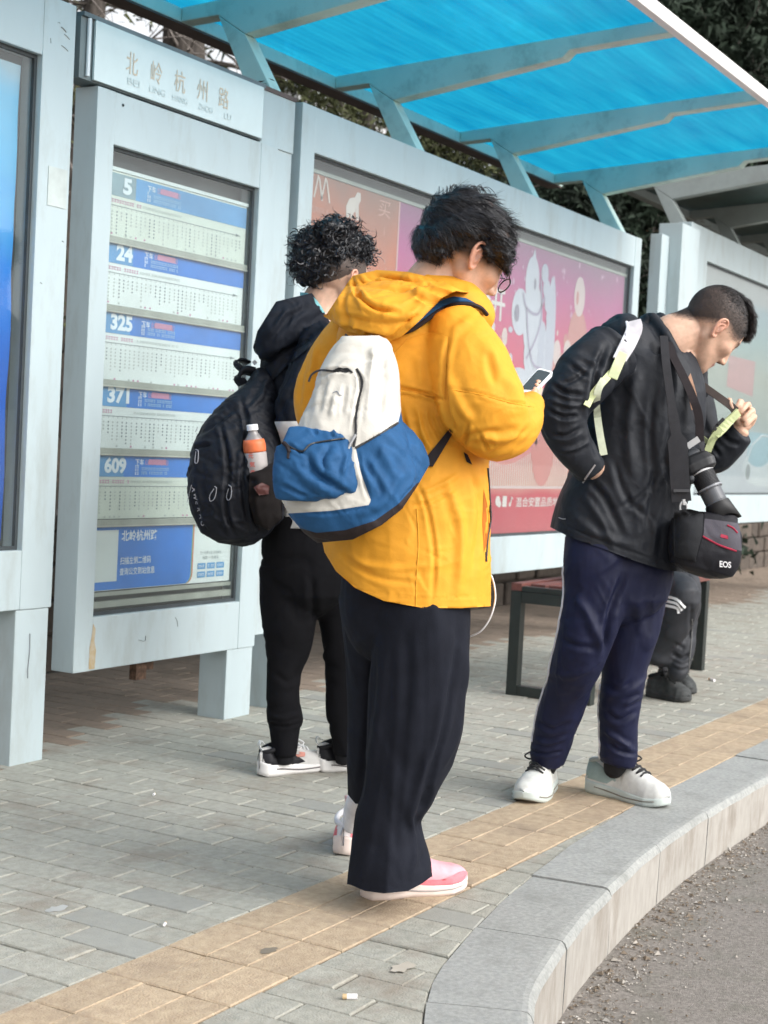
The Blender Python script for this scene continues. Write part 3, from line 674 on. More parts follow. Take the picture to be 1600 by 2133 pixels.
# carousel horse, plain generic shape
hx, hz = 7.30, 1.90
blob(pk, ell(hx, hz+.04, .085, .13), 1, y-.0002); blob(pk, ell(hx-.13, hz-.13, .10, .12, a0=.3), 1, y-.0004); blob(pk, ell(hx+.03, hz-.16, .12, .2), 1, y-.0006)
blob(pk, ell(hx+.10, hz-.33, .16, .17), 1, y-.0008); blob(pk, ell(hx+.26, hz-.2, .06, .3), 2, y-.001)
for k in range(7): blob(pk, ell(hx+.15+.03*k*(k < 4), hz+.10-.075*k, .045, .05), 2, y-.0012-.0001*k)
blob(pk, ell(hx+.03, hz+.03, .014, .03), 3, y-.0025); blob(pk, ell(hx-.17, hz-.14, .028, .045), 3, y-.0025); blob(pk, [(hx-.03, hz+.14), (hx+.01, hz+.21), (hx+.04, hz+.13)], 1, y-.001)
for L_ in ([(hx-.11, hz-.03), (hx-.06, hz-.1), (hx+.08, hz-.12), (hx+.16, hz-.02)], [(hx-.06, hz-.1), (hx-.01, hz-.28), (hx+.06, hz-.38), (hx+.17, hz-.40)], [(hx+.10, hz+.06), (hx+.13, hz-.12), (hx+.08, hz-.24), (hx-.03, hz-.36)]):
    pk.ribbon([(a, y-.0030, c) for a, c in catmull([(a, 0, c) for a, c in L_], 5) and [(v.x, v.z) for v in catmull([(a, 0, c) for a, c in L_], 5)]], .016, (0.3, 0, 1), .0004, 4)
for (a, c, r1, r2) in ((7.93, 1.93, .075, .11), (7.66, 1.60, .05, .07), (7.80, 1.62, .05, .06)): blob(pk, ell(a, c, r1, r2), 5, y-.0006)
blob(pk, ell(7.93, 1.70, .13, .16), 6, y-.0004); blob(pk, ell(7.70, 1.45, .14, .16), 6, y-.0002); blob(pk, ell(7.90, 1.92, .018, .04), 6, y-.001)
blob(pk, ell(7.2, 1.40, .16, .09), 1, y-.0002); blob(pk, ell(7.42, 1.34, .13, .08), 5, y-.0003); blob(pk, ell(8.2, 1.52, .12, .12), 5, y-.0002); blob(pk, ell(6.9, 1.36, .12, .1), 5, y-.0004)
blob(pk, ell(7.55, 1.10, .15, .22), 6, y-.0003); blob(pk, ell(7.3, 1.18, .09, .12), 5, y-.0003)
x = 6.5
while x < 7.9: pk.quad([(x, y-.0001, .872), (x+.011, y-.0001, .872), (x+.011, y-.0001, 1.04+.05*math.sin(x*6)), (x, y-.0001, 1.04+.05*math.sin(x*6))], 7); x += .026
pk.quad([(5.9, y-.0003, .868), (8.58, y-.0003, .868), (8.58, y-.0003, .882), (5.9, y-.0003, .882)], 5)
blob(pk, ell(7.03, .805, .028, .026), 0); blob(pk, ell(7.05, .79, .02, .018), 0, y-.0002); pk.quad([(7.085, y, .775), (7.135, y, .775), (7.135, y, .83), (7.085, y, .83)], 0); pk.tube([(7.18, y, .79), (7.19, y, .825), (7.205, y, .815)], .004, 5, m=0); blob(pk, ell(7.175, .787, .013, .012), 0)
put_text(pk, '混合安置品质地标洋行', 7.245, y, .772, .052, .78, 0, bold=.01)
for k in range(150):
    a, c = rnd.uniform(5.95, 8.55), rnd.uniform(1.02, 1.72)
    if abs(a-7.35) < .25 and c > 1.45: continue
    r = rnd.uniform(.008, .035); blob(pk, ell(a, c, r, r*rnd.uniform(.6, 1.8), 8, rnd.uniform(0, 3)), rnd.choice([0, 1, 2, 5, 5, 6, 6, 7, 8]), y-.0001*rnd.randint(0, 3))
for k in range(60):
    a, c = rnd.uniform(6.2, 8.5), rnd.uniform(1.75, 2.10); r = rnd.uniform(.004, .012); blob(pk, ell(a, c, r, r*1.6, 6), 8)
pk.build('print', [flat('pale_print', (.72, .66, .62)), flat('horse_white', (.58, .56, .62)), flat('mane_grey', (.50, .48, .56)), flat('eye_grey', (.28, .24, .30)), flat('strap_print', (.40, .33, .44)), flat('pale_rose', (.66, .50, .48)), flat('rose_deep', (.58, .22, .20)), flat('column_print', (.70, .56, .50)), flat('petal', (.62, .34, .48))], mc)
# --- right poster case, one step higher up the street
RZ = .185
rc = empty('poster_case', (11.6, 3.36, 0)); tag(rc, 'steel poster case with pale green poster at the right edge', 'poster case', 'steel poster cases of the bus shelter')
frame_case(rc, 9.60, 13.35, .441+RZ, 2.360+RZ+.05, 9.95, 13.25, .627+RZ+.02, 2.184+RZ+.02)
b = MB(); b.box((9.26, YF-.06, .3), (9.592, YB, 2.535)); b.build('column', M['frame'], rc, bevel=.004)
b = MB(); b.box((9.12, YF+.02, .3), (9.255, YB, 2.45)); b.build('column', M['frame'], rc, bevel=.004)
leg(rc, 9.65, 9.8, .44+RZ); leg(rc, 13.1, 13.25, .44+RZ)
b = MB(); b.box((9.97, YS, .66+RZ), (13.2, YS+.003, 2.20+RZ)); b.build('pale_poster', grad_mat('pale_print_ground', [(0, (.50, .52, .56)), (.2, (.50, .52, .55)), (.34, (.36, .40, .38)), (.55, (.36, .38, .33)), (.72, (.26, .37, .37)), (.86, (.26, .37, .42)), (.9, (.42, .43, .43)), (1, (.40, .39, .38))], z0=.66+RZ, z1=2.2+RZ, nz=.12, nscale=1.6, stretch=(2.5, 1, .7), dist=.5), rc)
p = MB(); y = YS-.0015
p.quad([(10.66, y, 1.60), (11.30, y, 1.56), (11.32, y, 1.82), (10.68, y, 1.82)], 0)
blob(p, ell(11.7, 1.03, .55, .14), 1); blob(p, ell(11.55, 1.13, .30, .09), 2, y-.0003); blob(p, ell(11.3, 1.0, .06, .06), 3, y-.0004); blob(p, ell(12.0, 1.0, .06, .06), 3, y-.0004)
p.tube([(11.25, y, 1.08), (11.35, y, 1.20), (11.6, y, 1.28), (12.0, y, 1.28)], .008, 6, m=1)
p.quad([(11.2, y+.0005, 1.18), (12.4, y+.0005, 1.18), (12.4, y+.0005, 1.30), (11.3, y+.0005, 1.30)], 2)
p.build('print', [flat('soft_red', (.50, .27, .27)), flat('car_white', (.60, .62, .64)), flat('pale_teal', (.34, .48, .54)), flat('tyre_grey', (.3, .32, .33))], rc)
# ================================================================== CANOPY
can = empty('shelter_canopy', (6.2, 3.0, 0)); tag(can, 'teal steel bus shelter canopy with blue translucent roof sheets', 'canopy')
XB = [3.62, 4.86, 6.00, 7.24, 8.47]; BW = .075
SL = -.0725                     # roof falls towards the back
ztop = lambda y: 2.713+(y-3.776)*SL
def beam(root, X, m, dz=0, front=2.205):
    b = MB()
    P = [(3.775, ztop(3.775)-.056), (3.775, ztop(3.775)-.002), (front, ztop(front)-.002), (front, ztop(front)-.058), (2.635, ztop(2.635)-.060), (2.665, ztop(2.665)-.088), (3.470, ztop(3.47)-.152), (3.600, ztop(3.6)-.060)]
    b.prism([(X-BW/2, y, z+dz) for y, z in P], (BW, 0, 0)); b.build('beam', m, root, bevel=.004, seg=2)
    b = MB(); q = [(3.335, 2.362), (3.440, 2.362), (3.600, 2.6645), (3.470, 2.5815)]
    b.prism([(X-BW/2, y, z+dz) for y, z in q], (BW, 0, 0)); b.build('post', m, root, bevel=.003, seg=2)
for X in XB: beam(can, X, M['teal'])
b = MB(); b.box((2.2, 3.777, 2.656), (8.56, 3.85, 2.710)); b.build('rear_rail', M['teal'], can, bevel=.004)
b = MB(); b.box((2.2, 3.779, 2.648), (8.55, 3.868, 2.6555)); b.build('rear_rail_underside', mat('brown_underside', (.12, .09, .08), rough=.8), can)
b = MB(); b.box((2.0, 2.163, 2.765), (9.05, 2.203, 2.822)); b.build('front_rail', M['whitepaint'], can, bevel=.006)
# twin-wall sheets: blue, light comes through; ribs are geometry
rs_ = bpy.data.materials.new('blue_polycarbonate'); rs_.use_nodes = True; N, L = rs_.node_tree.nodes, rs_.node_tree.links
N.remove(N['Principled BSDF']); o_ = N['Material Output']
tl = N.new('ShaderNodeBsdfTranslucent'); df = N.new('ShaderNodeBsdfDiffuse'); tr = N.new('ShaderNodeBsdfTransparent'); gl = N.new('ShaderNodeBsdfGlossy'); gl.inputs['Roughness'].default_value = .25
geo = N.new('ShaderNodeNewGeometry'); mp = N.new('ShaderNodeMapping'); mp.inputs['Scale'].default_value = (.5, 4.5, 1); L.new(geo.outputs['Position'], mp.inputs[0])
nz = N.new('ShaderNodeTexNoise'); nz.inputs['Scale'].default_value = 2.2; nz.inputs['Detail'].default_value = 9; nz.inputs['Roughness'].default_value = .62; L.new(mp.outputs[0], nz.inputs['Vector'])
cr = N.new('ShaderNodeValToRGB'); L.new(nz.outputs['Fac'], cr.inputs[0])
e = cr.color_ramp.elements; e[0].position = .3; e[0].color = (.005, .25, .46, 1); e[1].position = .75; e[1].color = (.02, .42, .62, 1)
L.new(cr.outputs[0], tl.inputs[0]); L.new(cr.outputs[0], tr.inputs[0]); df.inputs[0].default_value = (.01, .16, .3, 1)
m1 = N.new('ShaderNodeMixShader'); m1.inputs[0].default_value = .12; L.new(tl.outputs[0], m1.inputs[1]); L.new(df.outputs[0], m1.inputs[2])
m2 = N.new('ShaderNodeMixShader'); m2.inputs[0].default_value = .15; L.new(m1.outputs[0], m2.inputs[1]); L.new(tr.outputs[0], m2.inputs[2])
m3 = N.new('ShaderNodeMixShader'); m3.inputs[0].default_value = .04; L.new(m2.outputs[0], m3.inputs[1]); L.new(gl.outputs[0], m3.inputs[2]); L.new(m3.outputs[0], o_.inputs['Surface'])
M['roof'] = rs_
def sheet(root, x0, x1, m, dz=0, y0=2.205, y1=3.80, ribs=44, sag=.006, seed=0):
    V = []; F = []; nx = 10; ny = ribs*2
    for j in range(ny+1):
        y = y0+(y1-y0)*j/ny
        for i in range(nx+1):
            x = x0+(x1-x0)*i/nx
            z = ztop(y)+.004+dz+(.0007 if j % 2 else 0)+.0015*math.sin(x*7+seed)-sag*math.sin(math.pi*i/nx)*.5+.003*noise.noise(Vector((x*2, y*2, seed)))
            V.append((x, y, z))
    F = [(j*(nx+1)+i, j*(nx+1)+i+1, (j+1)*(nx+1)+i+1, (j+1)*(nx+1)+i) for j in range(ny) for i in range(nx)]
    return link('roof_sheet', mesh('roof_sheet', V, F), m, root)
XS = [2.2]+XB
for i, (a, c) in enumerate(zip(XS[:-1], XS[1:])): sheet(can, a+.004, c-.004 if i < 4 else c+.03, M['roof'], seed=i)
# far canopy: grey beams, opaque sheets in a dark green
can2 = empty('shelter_canopy', (11.5, 3.0, 0)); tag(can2, 'grey dull far canopy section over the pale green poster', 'canopy')
for X in (9.66, 10.9, 12.15, 13.4): beam(can2, X, M['greypaint'], .165, front=2.3)
b = MB(); b.box((9.55, 3.777, 2.82), (13.5, 3.85, 2.873)); b.build('rear_rail', M['greypaint'], can2, bevel=.004)
dg = mat('dark_green_sheet', (.045, .09, .085), rough=.4, var=.3, scale=2)
for a, c in ((9.66, 10.9), (10.9, 12.15), (12.15, 13.4)): sheet(can2, a+.004, c-.004, dg, dz=.165, y0=2.3, ribs=20)
# dead leaves caught on the case tops
lv = MB()
for (x, y, z) in [(4.80, 3.36, 2.372), (4.9, 3.39, 2.372), (9.2, 3.40, 2.46), (9.45, 3.3, 2.54), (9.7, 3.36, 2.62), (9.8, 3.35, 2.62), (10.0, 3.36, 2.61), (5.05, 3.37, 2.363)]:
    for k in range(7):
        a = rnd.uniform(0, 6.28); r = rnd.uniform(.01, .03); c = Vector((x+rnd.gauss(0, .04), y+rnd.gauss(0, .02), z+rnd.uniform(.002, .02)))
        lv.add([c+Vector((r*math.cos(a), r*math.sin(a), 0)), c+Vector((-.4*r*math.sin(a), .4*r*math.cos(a), .004)), c-Vector((r*math.cos(a), r*math.sin(a), -.006)), c+Vector((.4*r*math.sin(a), -.4*r*math.cos(a), .003))], [(0, 1, 2, 3)])
tag(lv.build('dead_leaves', mat('dead_leaf', (.20, .15, .10), rough=.9, var=.4, scale=30)), 'dead leaves and pine litter caught on top of the steel cases', 'leaves', kind='stuff')
# ================================================================== BENCH
bn = empty('bench', (6.8, 2.6, 0)); tag(bn, 'black steel bench with reddish brown slats behind the navy trousers', 'bench')
bs = mat('black_steel', (.022, .028, .026), rough=.4, var=.2); sl = mat('brown_slat', (.17, .062, .05), rough=.55, col2=(.10, .04, .035), scale=18, stretch=(.4, 3, 3), bump=.3, bscale=80)
for X in (6.07, 7.55):
    b = MB(); b.box((X, 2.42, 0), (X+.05, 2.47, .455)); b.build('leg', bs, bn, bevel=.003); b = MB(); b.box((X, 2.765, 0), (X+.05, 2.815, .455)); b.build('leg', bs, bn, bevel=.003)
    b = MB(); b.box((X+.001, 2.47, .001), (X+.049, 2.765, .045)); b.build('foot_rail', bs, bn, bevel=.003)
    b = MB(); b.box((X+.001, 2.47, .405), (X+.049, 2.765, .4545)); b.build('cross_rail', bs, bn, bevel=.003)
b = MB(); b.box((6.07, 2.765, .456), (7.6, 2.815, .490)); b.build('slat', sl, bn, bevel=.003)
for k in range(4):
    b = MB(); y = 2.42+k*.085; b.box((6.12 if k < 3 else 6.12, y, .456), (7.6, y+.07, .488)); b.build('slat', sl, bn, bevel=.004)
b = MB(); b.box((6.07, 2.42, .4555), (6.118, 2.764, .478)); b.build('end_rail', bs, bn, bevel=.002)
# ================================================================== TOOLS FOR SOFT SHAPES
from mathutils.bvhtree import BVHTree
def depth_of(x, y, z=0.0): return (Vector((x, y, z))-CAM).dot(FW)
class Fig:
    'place of one figure: photo pixel + metres behind the figure plane -> world point'
    def __init__(s, D): s.D = D; s.k = FOC/D
    def p(s, x, y, w=0.0): return at_depth(x, y, s.D+w)
    def m(s, px): return px/s.k
def tube2(mb, P, ra, rb, ax=None, n=28, exp=2.0, m=0, cap=True):
    'closed soft tube; ra across the picture plane, rb along ax'
    ax = Vector(ax) if ax is not None else FW
    k = len(P); rings = []
    T = [(P[min(i+1, k-1)]-P[max(i-1, 0)]).normalized() for i in range(k)]
    def ring(c, t, a_, b_):
        b = (ax-t*ax.dot(t)); 
        if b.length < .15: b = RT-t*RT.dot(t)
        b.normalize(); a = b.cross(t).normalized(); out = []
        for j in range(n):
            q = 2*math.pi*j/n; c_, s_ = math.cos(q), math.sin(q)
            cc = math.copysign(abs(c_)**(2/exp), c_); ss = math.copysign(abs(s_)**(2/exp), s_)
            out.append(c+a*(cc*a_)+b*(ss*b_))
        return out
    if cap:
        for f, g in ((.30, .25), (.72, .60)): rings.append(ring(P[0]-T[0]*min(ra[0], rb[0])*(1-g)*cap, T[0], ra[0]*f, rb[0]*f))
    for i in range(k): rings.append(ring(P[i], T[i], ra[i], rb[i]))
    if cap:
        for f, g in ((.72, .60), (.30, .25)): rings.append(ring(P[-1]+T[-1]*min(ra[-1], rb[-1])*(1-g)*cap, T[-1], ra[-1]*f, rb[-1]*f))
    V = [v for r in rings for v in r]; R_ = len(rings)
    F = [(i*n+j, i*n+(j+1) % n, (i+1)*n+(j+1) % n, (i+1)*n+j) for i in range(R_-1) for j in range(n)]
    F += [tuple(range(n))[::-1], tuple((R_-1)*n+j for j in range(n))]
    mb.add(V, F, m)
def limb(mb, fig, pts, exp=2.0, sub=5, n=28, cap=.8, ax=None):
    'pts: (px x, px y, metres behind, half width px, half depth m)'
    A = np.array([[*p] for p in pts], float)
    C_ = catmull([Vector(p[:3]) for p in A], sub); R_ = catmull([Vector((p[3], p[4], 0)) for p in A], sub)
    P = [fig.p(c.x, c.y, c.z) for c in C_]
    tube2(mb, P, [max(.001, fig.m(r.x)) for r in R_], [max(.001, r.y) for r in R_], ax, n=n, exp=exp, cap=cap)
def remesh(mb, vox, smooth=2, name='soft'):
    me = mesh(name, mb.V, mb.F); 
    bm = bmesh.new(); bm.from_mesh(me); bmesh.ops.recalc_face_normals(bm, faces=bm.faces); bm.to_mesh(me); bm.free()
    o = bpy.data.objects.new(name, me); COL.objects.link(o)
    md = o.modifiers.new('r', 'REMESH'); md.mode = 'VOXEL'; md.voxel_size = vox; md.adaptivity = 0
    if smooth:
        ms = o.modifiers.new('s', 'SMOOTH'); ms.factor = .5; ms.iterations = smooth
    dg = bpy.context.evaluated_depsgraph_get(); out = bpy.data.meshes.new_from_object(o.evaluated_get(dg))
    bpy.data.objects.remove(o)
    out.polygons.foreach_set('use_smooth', [True]*len(out.polygons)); return out
def co_of(me):
    a = np.empty(len(me.vertices)*3); me.vertices.foreach_get('co', a); return a.reshape(-1, 3)
def no_of(me):
    a = np.empty(len(me.vertices)*3); me.vertices.foreach_get('normal', a); return a.reshape(-1, 3)
def set_co(me, A): me.vertices.foreach_set('co', A.ravel()); me.update()
nF, nR, nU, nC = (np.array(v[:]) for v in (FW, RT, UP, CAM))
def px_of(A):
    v = A-nC; d = v@nF; return np.stack([800+FOC*(v@nR)/d, 1066.5-FOC*(v@nU)/d], 1), d
def seg_dist(Q, pts):
    'distance and side of points Q to a polyline'
    best = np.full(len(Q), 1e9); sg = np.zeros(len(Q)); tt = np.zeros(len(Q)); n = len(pts)-1
    for i in range(n):
        a = np.array(pts[i], float); b = np.array(pts[i+1], float); ab = b-a; L2 = ab@ab+1e-9
        t = np.clip(((Q-a)@ab)/L2, 0, 1); c = a+t[:, None]*ab; d = np.hypot(*(Q-c).T)
        cr = ab[0]*(Q[:, 1]-a[1])-ab[1]*(Q[:, 0]-a[0]); u = d < best
        best[u] = d[u]; sg[u] = np.sign(cr[u]); tt[u] = (i+t[u])/n
    return best, sg, tt
def creases(me, L, near=True):
    'folds: (polyline in photo px, half width px, depth m)  +depth = valley, -depth = ridge'
    A = co_of(me); N_ = no_of(me); Q, d = px_of(A)
    face = ((A-nC)/np.linalg.norm(A-nC, axis=1)[:, None]*N_).sum(1); wt = np.clip(-face*2.2+.15, 0, 1) if near else np.ones(len(A))
    tot = np.zeros(len(A))
    for it in L:
        pts, w, dep = it[:3]
        P = [(v.x, v.y) for v in catmull([(x, y, 0) for x, y in pts], 5)]
        w = w*.75; dep = dep*.95; ds, sg, t = seg_dist(Q, P); taper = np.clip(np.minimum(t, 1-t)*5+.15, 0, 1)
        tot -= dep*taper*(np.exp(-(ds/w)**2)-.45*np.exp(-((ds-1.9*w)/(1.1*w))**2))
    A += N_*(tot*wt)[:, None]; set_co(me, A)
_rng = np.random.RandomState(5)
def vnoise(A, f, seed=0, stretch=(1, 1, 1)):
    'cheap smooth noise, sum of random plane waves bent by each other'
    r = np.random.RandomState(seed); B = A*np.array(stretch)*f; out = np.zeros(len(A)); W_ = np.zeros(len(A))
    for k in range(7):
        d = r.normal(0, 1, 3); d /= np.linalg.norm(d); W_ = np.sin(B@d*r.uniform(4, 8)+r.uniform(0, 6)+1.6*W_); out += W_
    return out/3.2
def ruffle(me, amp, f, seed=0, stretch=(1, 1, 1), ridged=False, mask=None):
    A = co_of(me); N_ = no_of(me); n = vnoise(A, f, seed, stretch)
    if ridged: n = 1-2*np.abs(n)
    d = n*amp
    if mask is not None: d = d*mask(A)
    set_co(me, A+N_*d[:, None])
def clamp_y(me, line, below=True, soft=0):
    'cut a hem: points lower in the picture than the line are lifted onto it (or raised ones lowered)'
    A = co_of(me); Q, d = px_of(A); xs = [p[0] for p in line]; ys = [p[1] for p in line]
    Y = np.interp(Q[:, 0], xs, ys); u = (Q[:, 1] > Y) if below else (Q[:, 1] < Y)
    dy = (Q[:, 1]-Y)*d/FOC; A[u] += nU[None]*dy[u][:, None]; set_co(me, A)
def poly_sd(Q, poly):
    'signed distance (px) to polygon, + inside'
    P = list(poly)+[poly[0]]; d, _, _ = seg_dist(Q, P); ins = np.zeros(len(Q), bool)
    for (x0, y0), (x1, y1) in zip(P[:-1], P[1:]):
        c = ((y0 > Q[:, 1]) != (y1 > Q[:, 1])) & (Q[:, 0] < (x1-x0)*(Q[:, 1]-y0)/((y1-y0) if y1 != y0 else 1e-9)+x0); ins ^= c
    return np.where(ins, d, -d)
def attr(me, name, vals):
    a = me.attributes.new(name, 'FLOAT', 'POINT'); a.data.foreach_set('value', np.asarray(vals, dtype=np.float32))
def bvh_of(me): return BVHTree.FromPolygons([v.co for v in me.vertices], [tuple(p.vertices) for p in me.polygons])
def hit(bvh, x, y, off=0.002, fallback=None):
    'point on a built surface under photo pixel x, y'
    d = ray(x, y).normalized(); h, n, i, t = bvh.ray_cast(CAM, d)
    if h is None: return fallback
    return h-d*off
def on_surf(bvh, pts, off=.002, D=3.5, sub=4):
    out = []; last = None
    P = catmull([(x, y, 0) for x, y in pts], sub) if len(pts) > 2 else [Vector((pts[0][0], pts[0][1], 0)).lerp(Vector((pts[1][0], pts[1][1], 0)), i/sub) for i in range(sub+1)]
    Q = [hit(bvh, p.x, p.y, off) for p in P]
    good = [i for i, q in enumerate(Q) if q is not None]
    if not good: return [at_depth(p.x, p.y, D) for p in P]
    for i, q in enumerate(Q):
        if q is None:
            j = min(good, key=lambda g: abs(g-i)); dd = (Q[j]-CAM).dot(FW); q = at_depth(P[i].x, P[i].y, dd)
        out.append(q)
    return out
def patch(bvh, poly, off, th, step=5, D=3.5, bulge=0, edge=6):
    'cloth panel that lies on a surface inside a polygon given in photo px; its rim is smooth'
    xs = [p[0] for p in poly]; ys = [p[1] for p in poly]; nx = int((max(xs)-min(xs))/step)+2; ny = int((max(ys)-min(ys))/step)+2
    # grid warped so that its border follows the polygon: rows of equal y, ends on the outline
    V = []; F = []; y0, y1 = min(ys)+.2, max(ys)-.2
    P = list(poly)+[poly[0]]
    rows = []
    for j in range(ny+1):
        y = y0+(y1-y0)*j/ny; X = []
        for (ax, ay), (bx, by) in zip(P[:-1], P[1:]):
            if (ay > y) != (by > y): X.append(ax+(bx-ax)*(y-ay)/(by-ay))
        if len(X) >= 2: rows.append((y, min(X), max(X)))
    pts = []
    for y, a, b in rows:
        for i in range(nx+1): pts.append((a+(b-a)*i/nx, y))
    H = [hit(bvh, x, y, 0) for x, y in pts]
    dd = np.array([((h-CAM).dot(FW) if h is not None else np.nan) for h in H])
    med = np.nanmedian(dd) if np.isfinite(dd).any() else D
    dd = np.where(np.isfinite(dd), dd, med)
    G = dd.reshape(len(rows), nx+1); 
    for _ in range(2):
        Gp = np.pad(G, 1, mode='edge'); G = (Gp[:-2, 1:-1]+Gp[2:, 1:-1]+Gp[1:-1, :-2]+Gp[1:-1, 2:]+4*G)/8
    sd = poly_sd(np.array(pts), poly); bl = off+bulge*(1-np.exp(-np.clip(sd, 0, 99)/(edge*2.5)))
    n = len(pts); front = [at_depth(x, y, d-o) for (x, y), d, o in zip(pts, G.ravel(), bl)]; back = [at_depth(x, y, d-off+th) for (x, y), d in zip(pts, G.ravel())]
    W_ = nx+1; R_ = len(rows)
    F = [(j*W_+i, j*W_+i+1, (j+1)*W_+i+1, (j+1)*W_+i) for j in range(R_-1) for i in range(nx)]
    F += [tuple(n+q for q in f[::-1]) for f in list(F)]
    rim = [i for i in range(W_)]+[j*W_+nx for j in range(1, R_)]+[(R_-1)*W_+i for i in range(nx-1, -1, -1)]+[j*W_ for j in range(R_-2, 0, -1)]
    F += [(rim[k], rim[(k+1) % len(rim)], rim[(k+1) % len(rim)]+n, rim[k]+n) for k in range(len(rim))]
    return mesh('panel', front+back, F, True)
def loose(name, me, m, parent): return link(name, me, m, parent)
# ------------------------------------------------------------------ cloth materials
def cloth(name, col, rough=.8, weave=900, bump=.25, var=.10, sheen=.0, col2=None, spec=.15, sc=9, crumple=0, cs=13, cst=(1, 1, 1)):
    m = mat(name, col, rough=rough, var=var, scale=sc*3, bump=min(1, bump*1.6), bscale=weave*.55, spec=spec, sheen=sheen, col2=col2, bdist=.0012)
    if crumple:
        N, L = m.node_tree.nodes, m.node_tree.links; bs = N['Principled BSDF']; geo = N.new('ShaderNodeNewGeometry')
        mp = N.new('ShaderNodeMapping'); mp.inputs['Scale'].default_value = cst; L.new(geo.outputs['Position'], mp.inputs[0])
        nz = N.new('ShaderNodeTexNoise'); nz.inputs['Scale'].default_value = cs*.5; nz.inputs['Detail'].default_value = 3; L.new(mp.outputs[0], nz.inputs['Vector'])
        mx = N.new('ShaderNodeMix'); mx.data_type = 'VECTOR'; mx.inputs['Factor'].default_value = .12; L.new(mp.outputs[0], mx.inputs[4]); L.new(nz.outputs['Color'], mx.inputs[5])
        h = None
        for k, s_ in enumerate((cs, cs*2.3)):
            vo = N.new('ShaderNodeTexVoronoi'); vo.feature = 'F1'; vo.distance = 'EUCLIDEAN'; vo.inputs['Scale'].default_value = s_; L.new(mx.outputs[1], vo.inputs['Vector'])
            mu = N.new('ShaderNodeMath'); mu.operation = 'MULTIPLY'; mu.inputs[1].default_value = (1, .35)[k]; L.new(vo.outputs['Distance'], mu.inputs[0])
            if h is None: h = mu.outputs[0]
            else:
                ad = N.new('ShaderNodeMath'); ad.operation = 'ADD'; L.new(h, ad.inputs[0]); L.new(mu.outputs[0], ad.inputs[1]); h = ad.outputs[0]
        bp = N.new('ShaderNodeBump'); bp.inputs['Strength'].default_value = crumple; bp.inputs['Distance'].default_value = .16/cs; L.new(h, bp.inputs['Height'])
        old = bs.inputs['Normal'].links[0].from_node if bs.inputs['Normal'].links else None
        if old is not None: L.new(bp.outputs[0], old.inputs['Normal'])
        else: L.new(bp.outputs[0], bs.inputs['Normal'])
    return m
def masked_cloth(name, cols, rough=.7, bump=.12, weave=900, crumple=.3, cs=13):
    'cols: [(attribute or None, colour)]; the attribute is a signed distance, so panel borders stay crisp'
    m = cloth(name, cols[0][1], rough, weave, bump, crumple=crumple, cs=cs); N, L = m.node_tree.nodes, m.node_tree.links; b = N['Principled BSDF']
    src = b.inputs['Base Color'].links[0].from_socket
    for an, c in cols[1:]:
        at = N.new('ShaderNodeAttribute'); at.attribute_name = an
        mr = N.new('ShaderNodeMapRange'); mr.inputs['From Min'].default_value = -.4; mr.inputs['From Max'].default_value = .4; L.new(at.outputs['Fac'], mr.inputs['Value'])
        mx = N.new('ShaderNodeMix'); mx.data_type = 'RGBA'; mx.inputs['B'].default_value = (*c, 1); L.new(mr.outputs[0], mx.inputs['Factor']); L.new(src, mx.inputs['A']); src = mx.outputs['Result']
    L.new(src, b.inputs['Base Color']); return m
def skin_mat():
    m = mat('skin', (.68, .43, .31), rough=.5, var=.10, scale=38, bump=.12, bscale=500, spec=.35, sss=.12, bdist=.0006)
    N, L = m.node_tree.nodes, m.node_tree.links; b = N['Principled BSDF']; src = b.inputs['Base Color'].links[0].from_socket
    for an, c, mx_ in (('red', (.62, .22, .15), .55), ('hairy', (.035, .028, .026), .93), ('lip', (.50, .20, .17), .8), ('dark', (.03, .02, .02), .95)):
        at = N.new('ShaderNodeAttribute'); at.attribute_name = an
        mu = N.new('ShaderNodeMath'); mu.operation = 'MULTIPLY'; mu.inputs[1].default_value = mx_; mu.use_clamp = True; L.new(at.outputs['Fac'], mu.inputs[0])
        mx = N.new('ShaderNodeMix'); mx.data_type = 'RGBA'; mx.inputs['B'].default_value = (*c, 1); L.new(mu.outputs[0], mx.inputs['Factor']); L.new(src, mx.inputs['A']); src = mx.outputs['Result']
    L.new(src, b.inputs['Base Color']); return m
SKIN = skin_mat()
def hair_mat(name, c, rough=.38):
    m = mat(name, c, rough=rough, var=.35, scale=60, spec=.5); return m
HAIRB = hair_mat('black_hair', (.014, .014, .018)); HAIRD = hair_mat('short_dark_hair', (.030, .026, .026), .5)
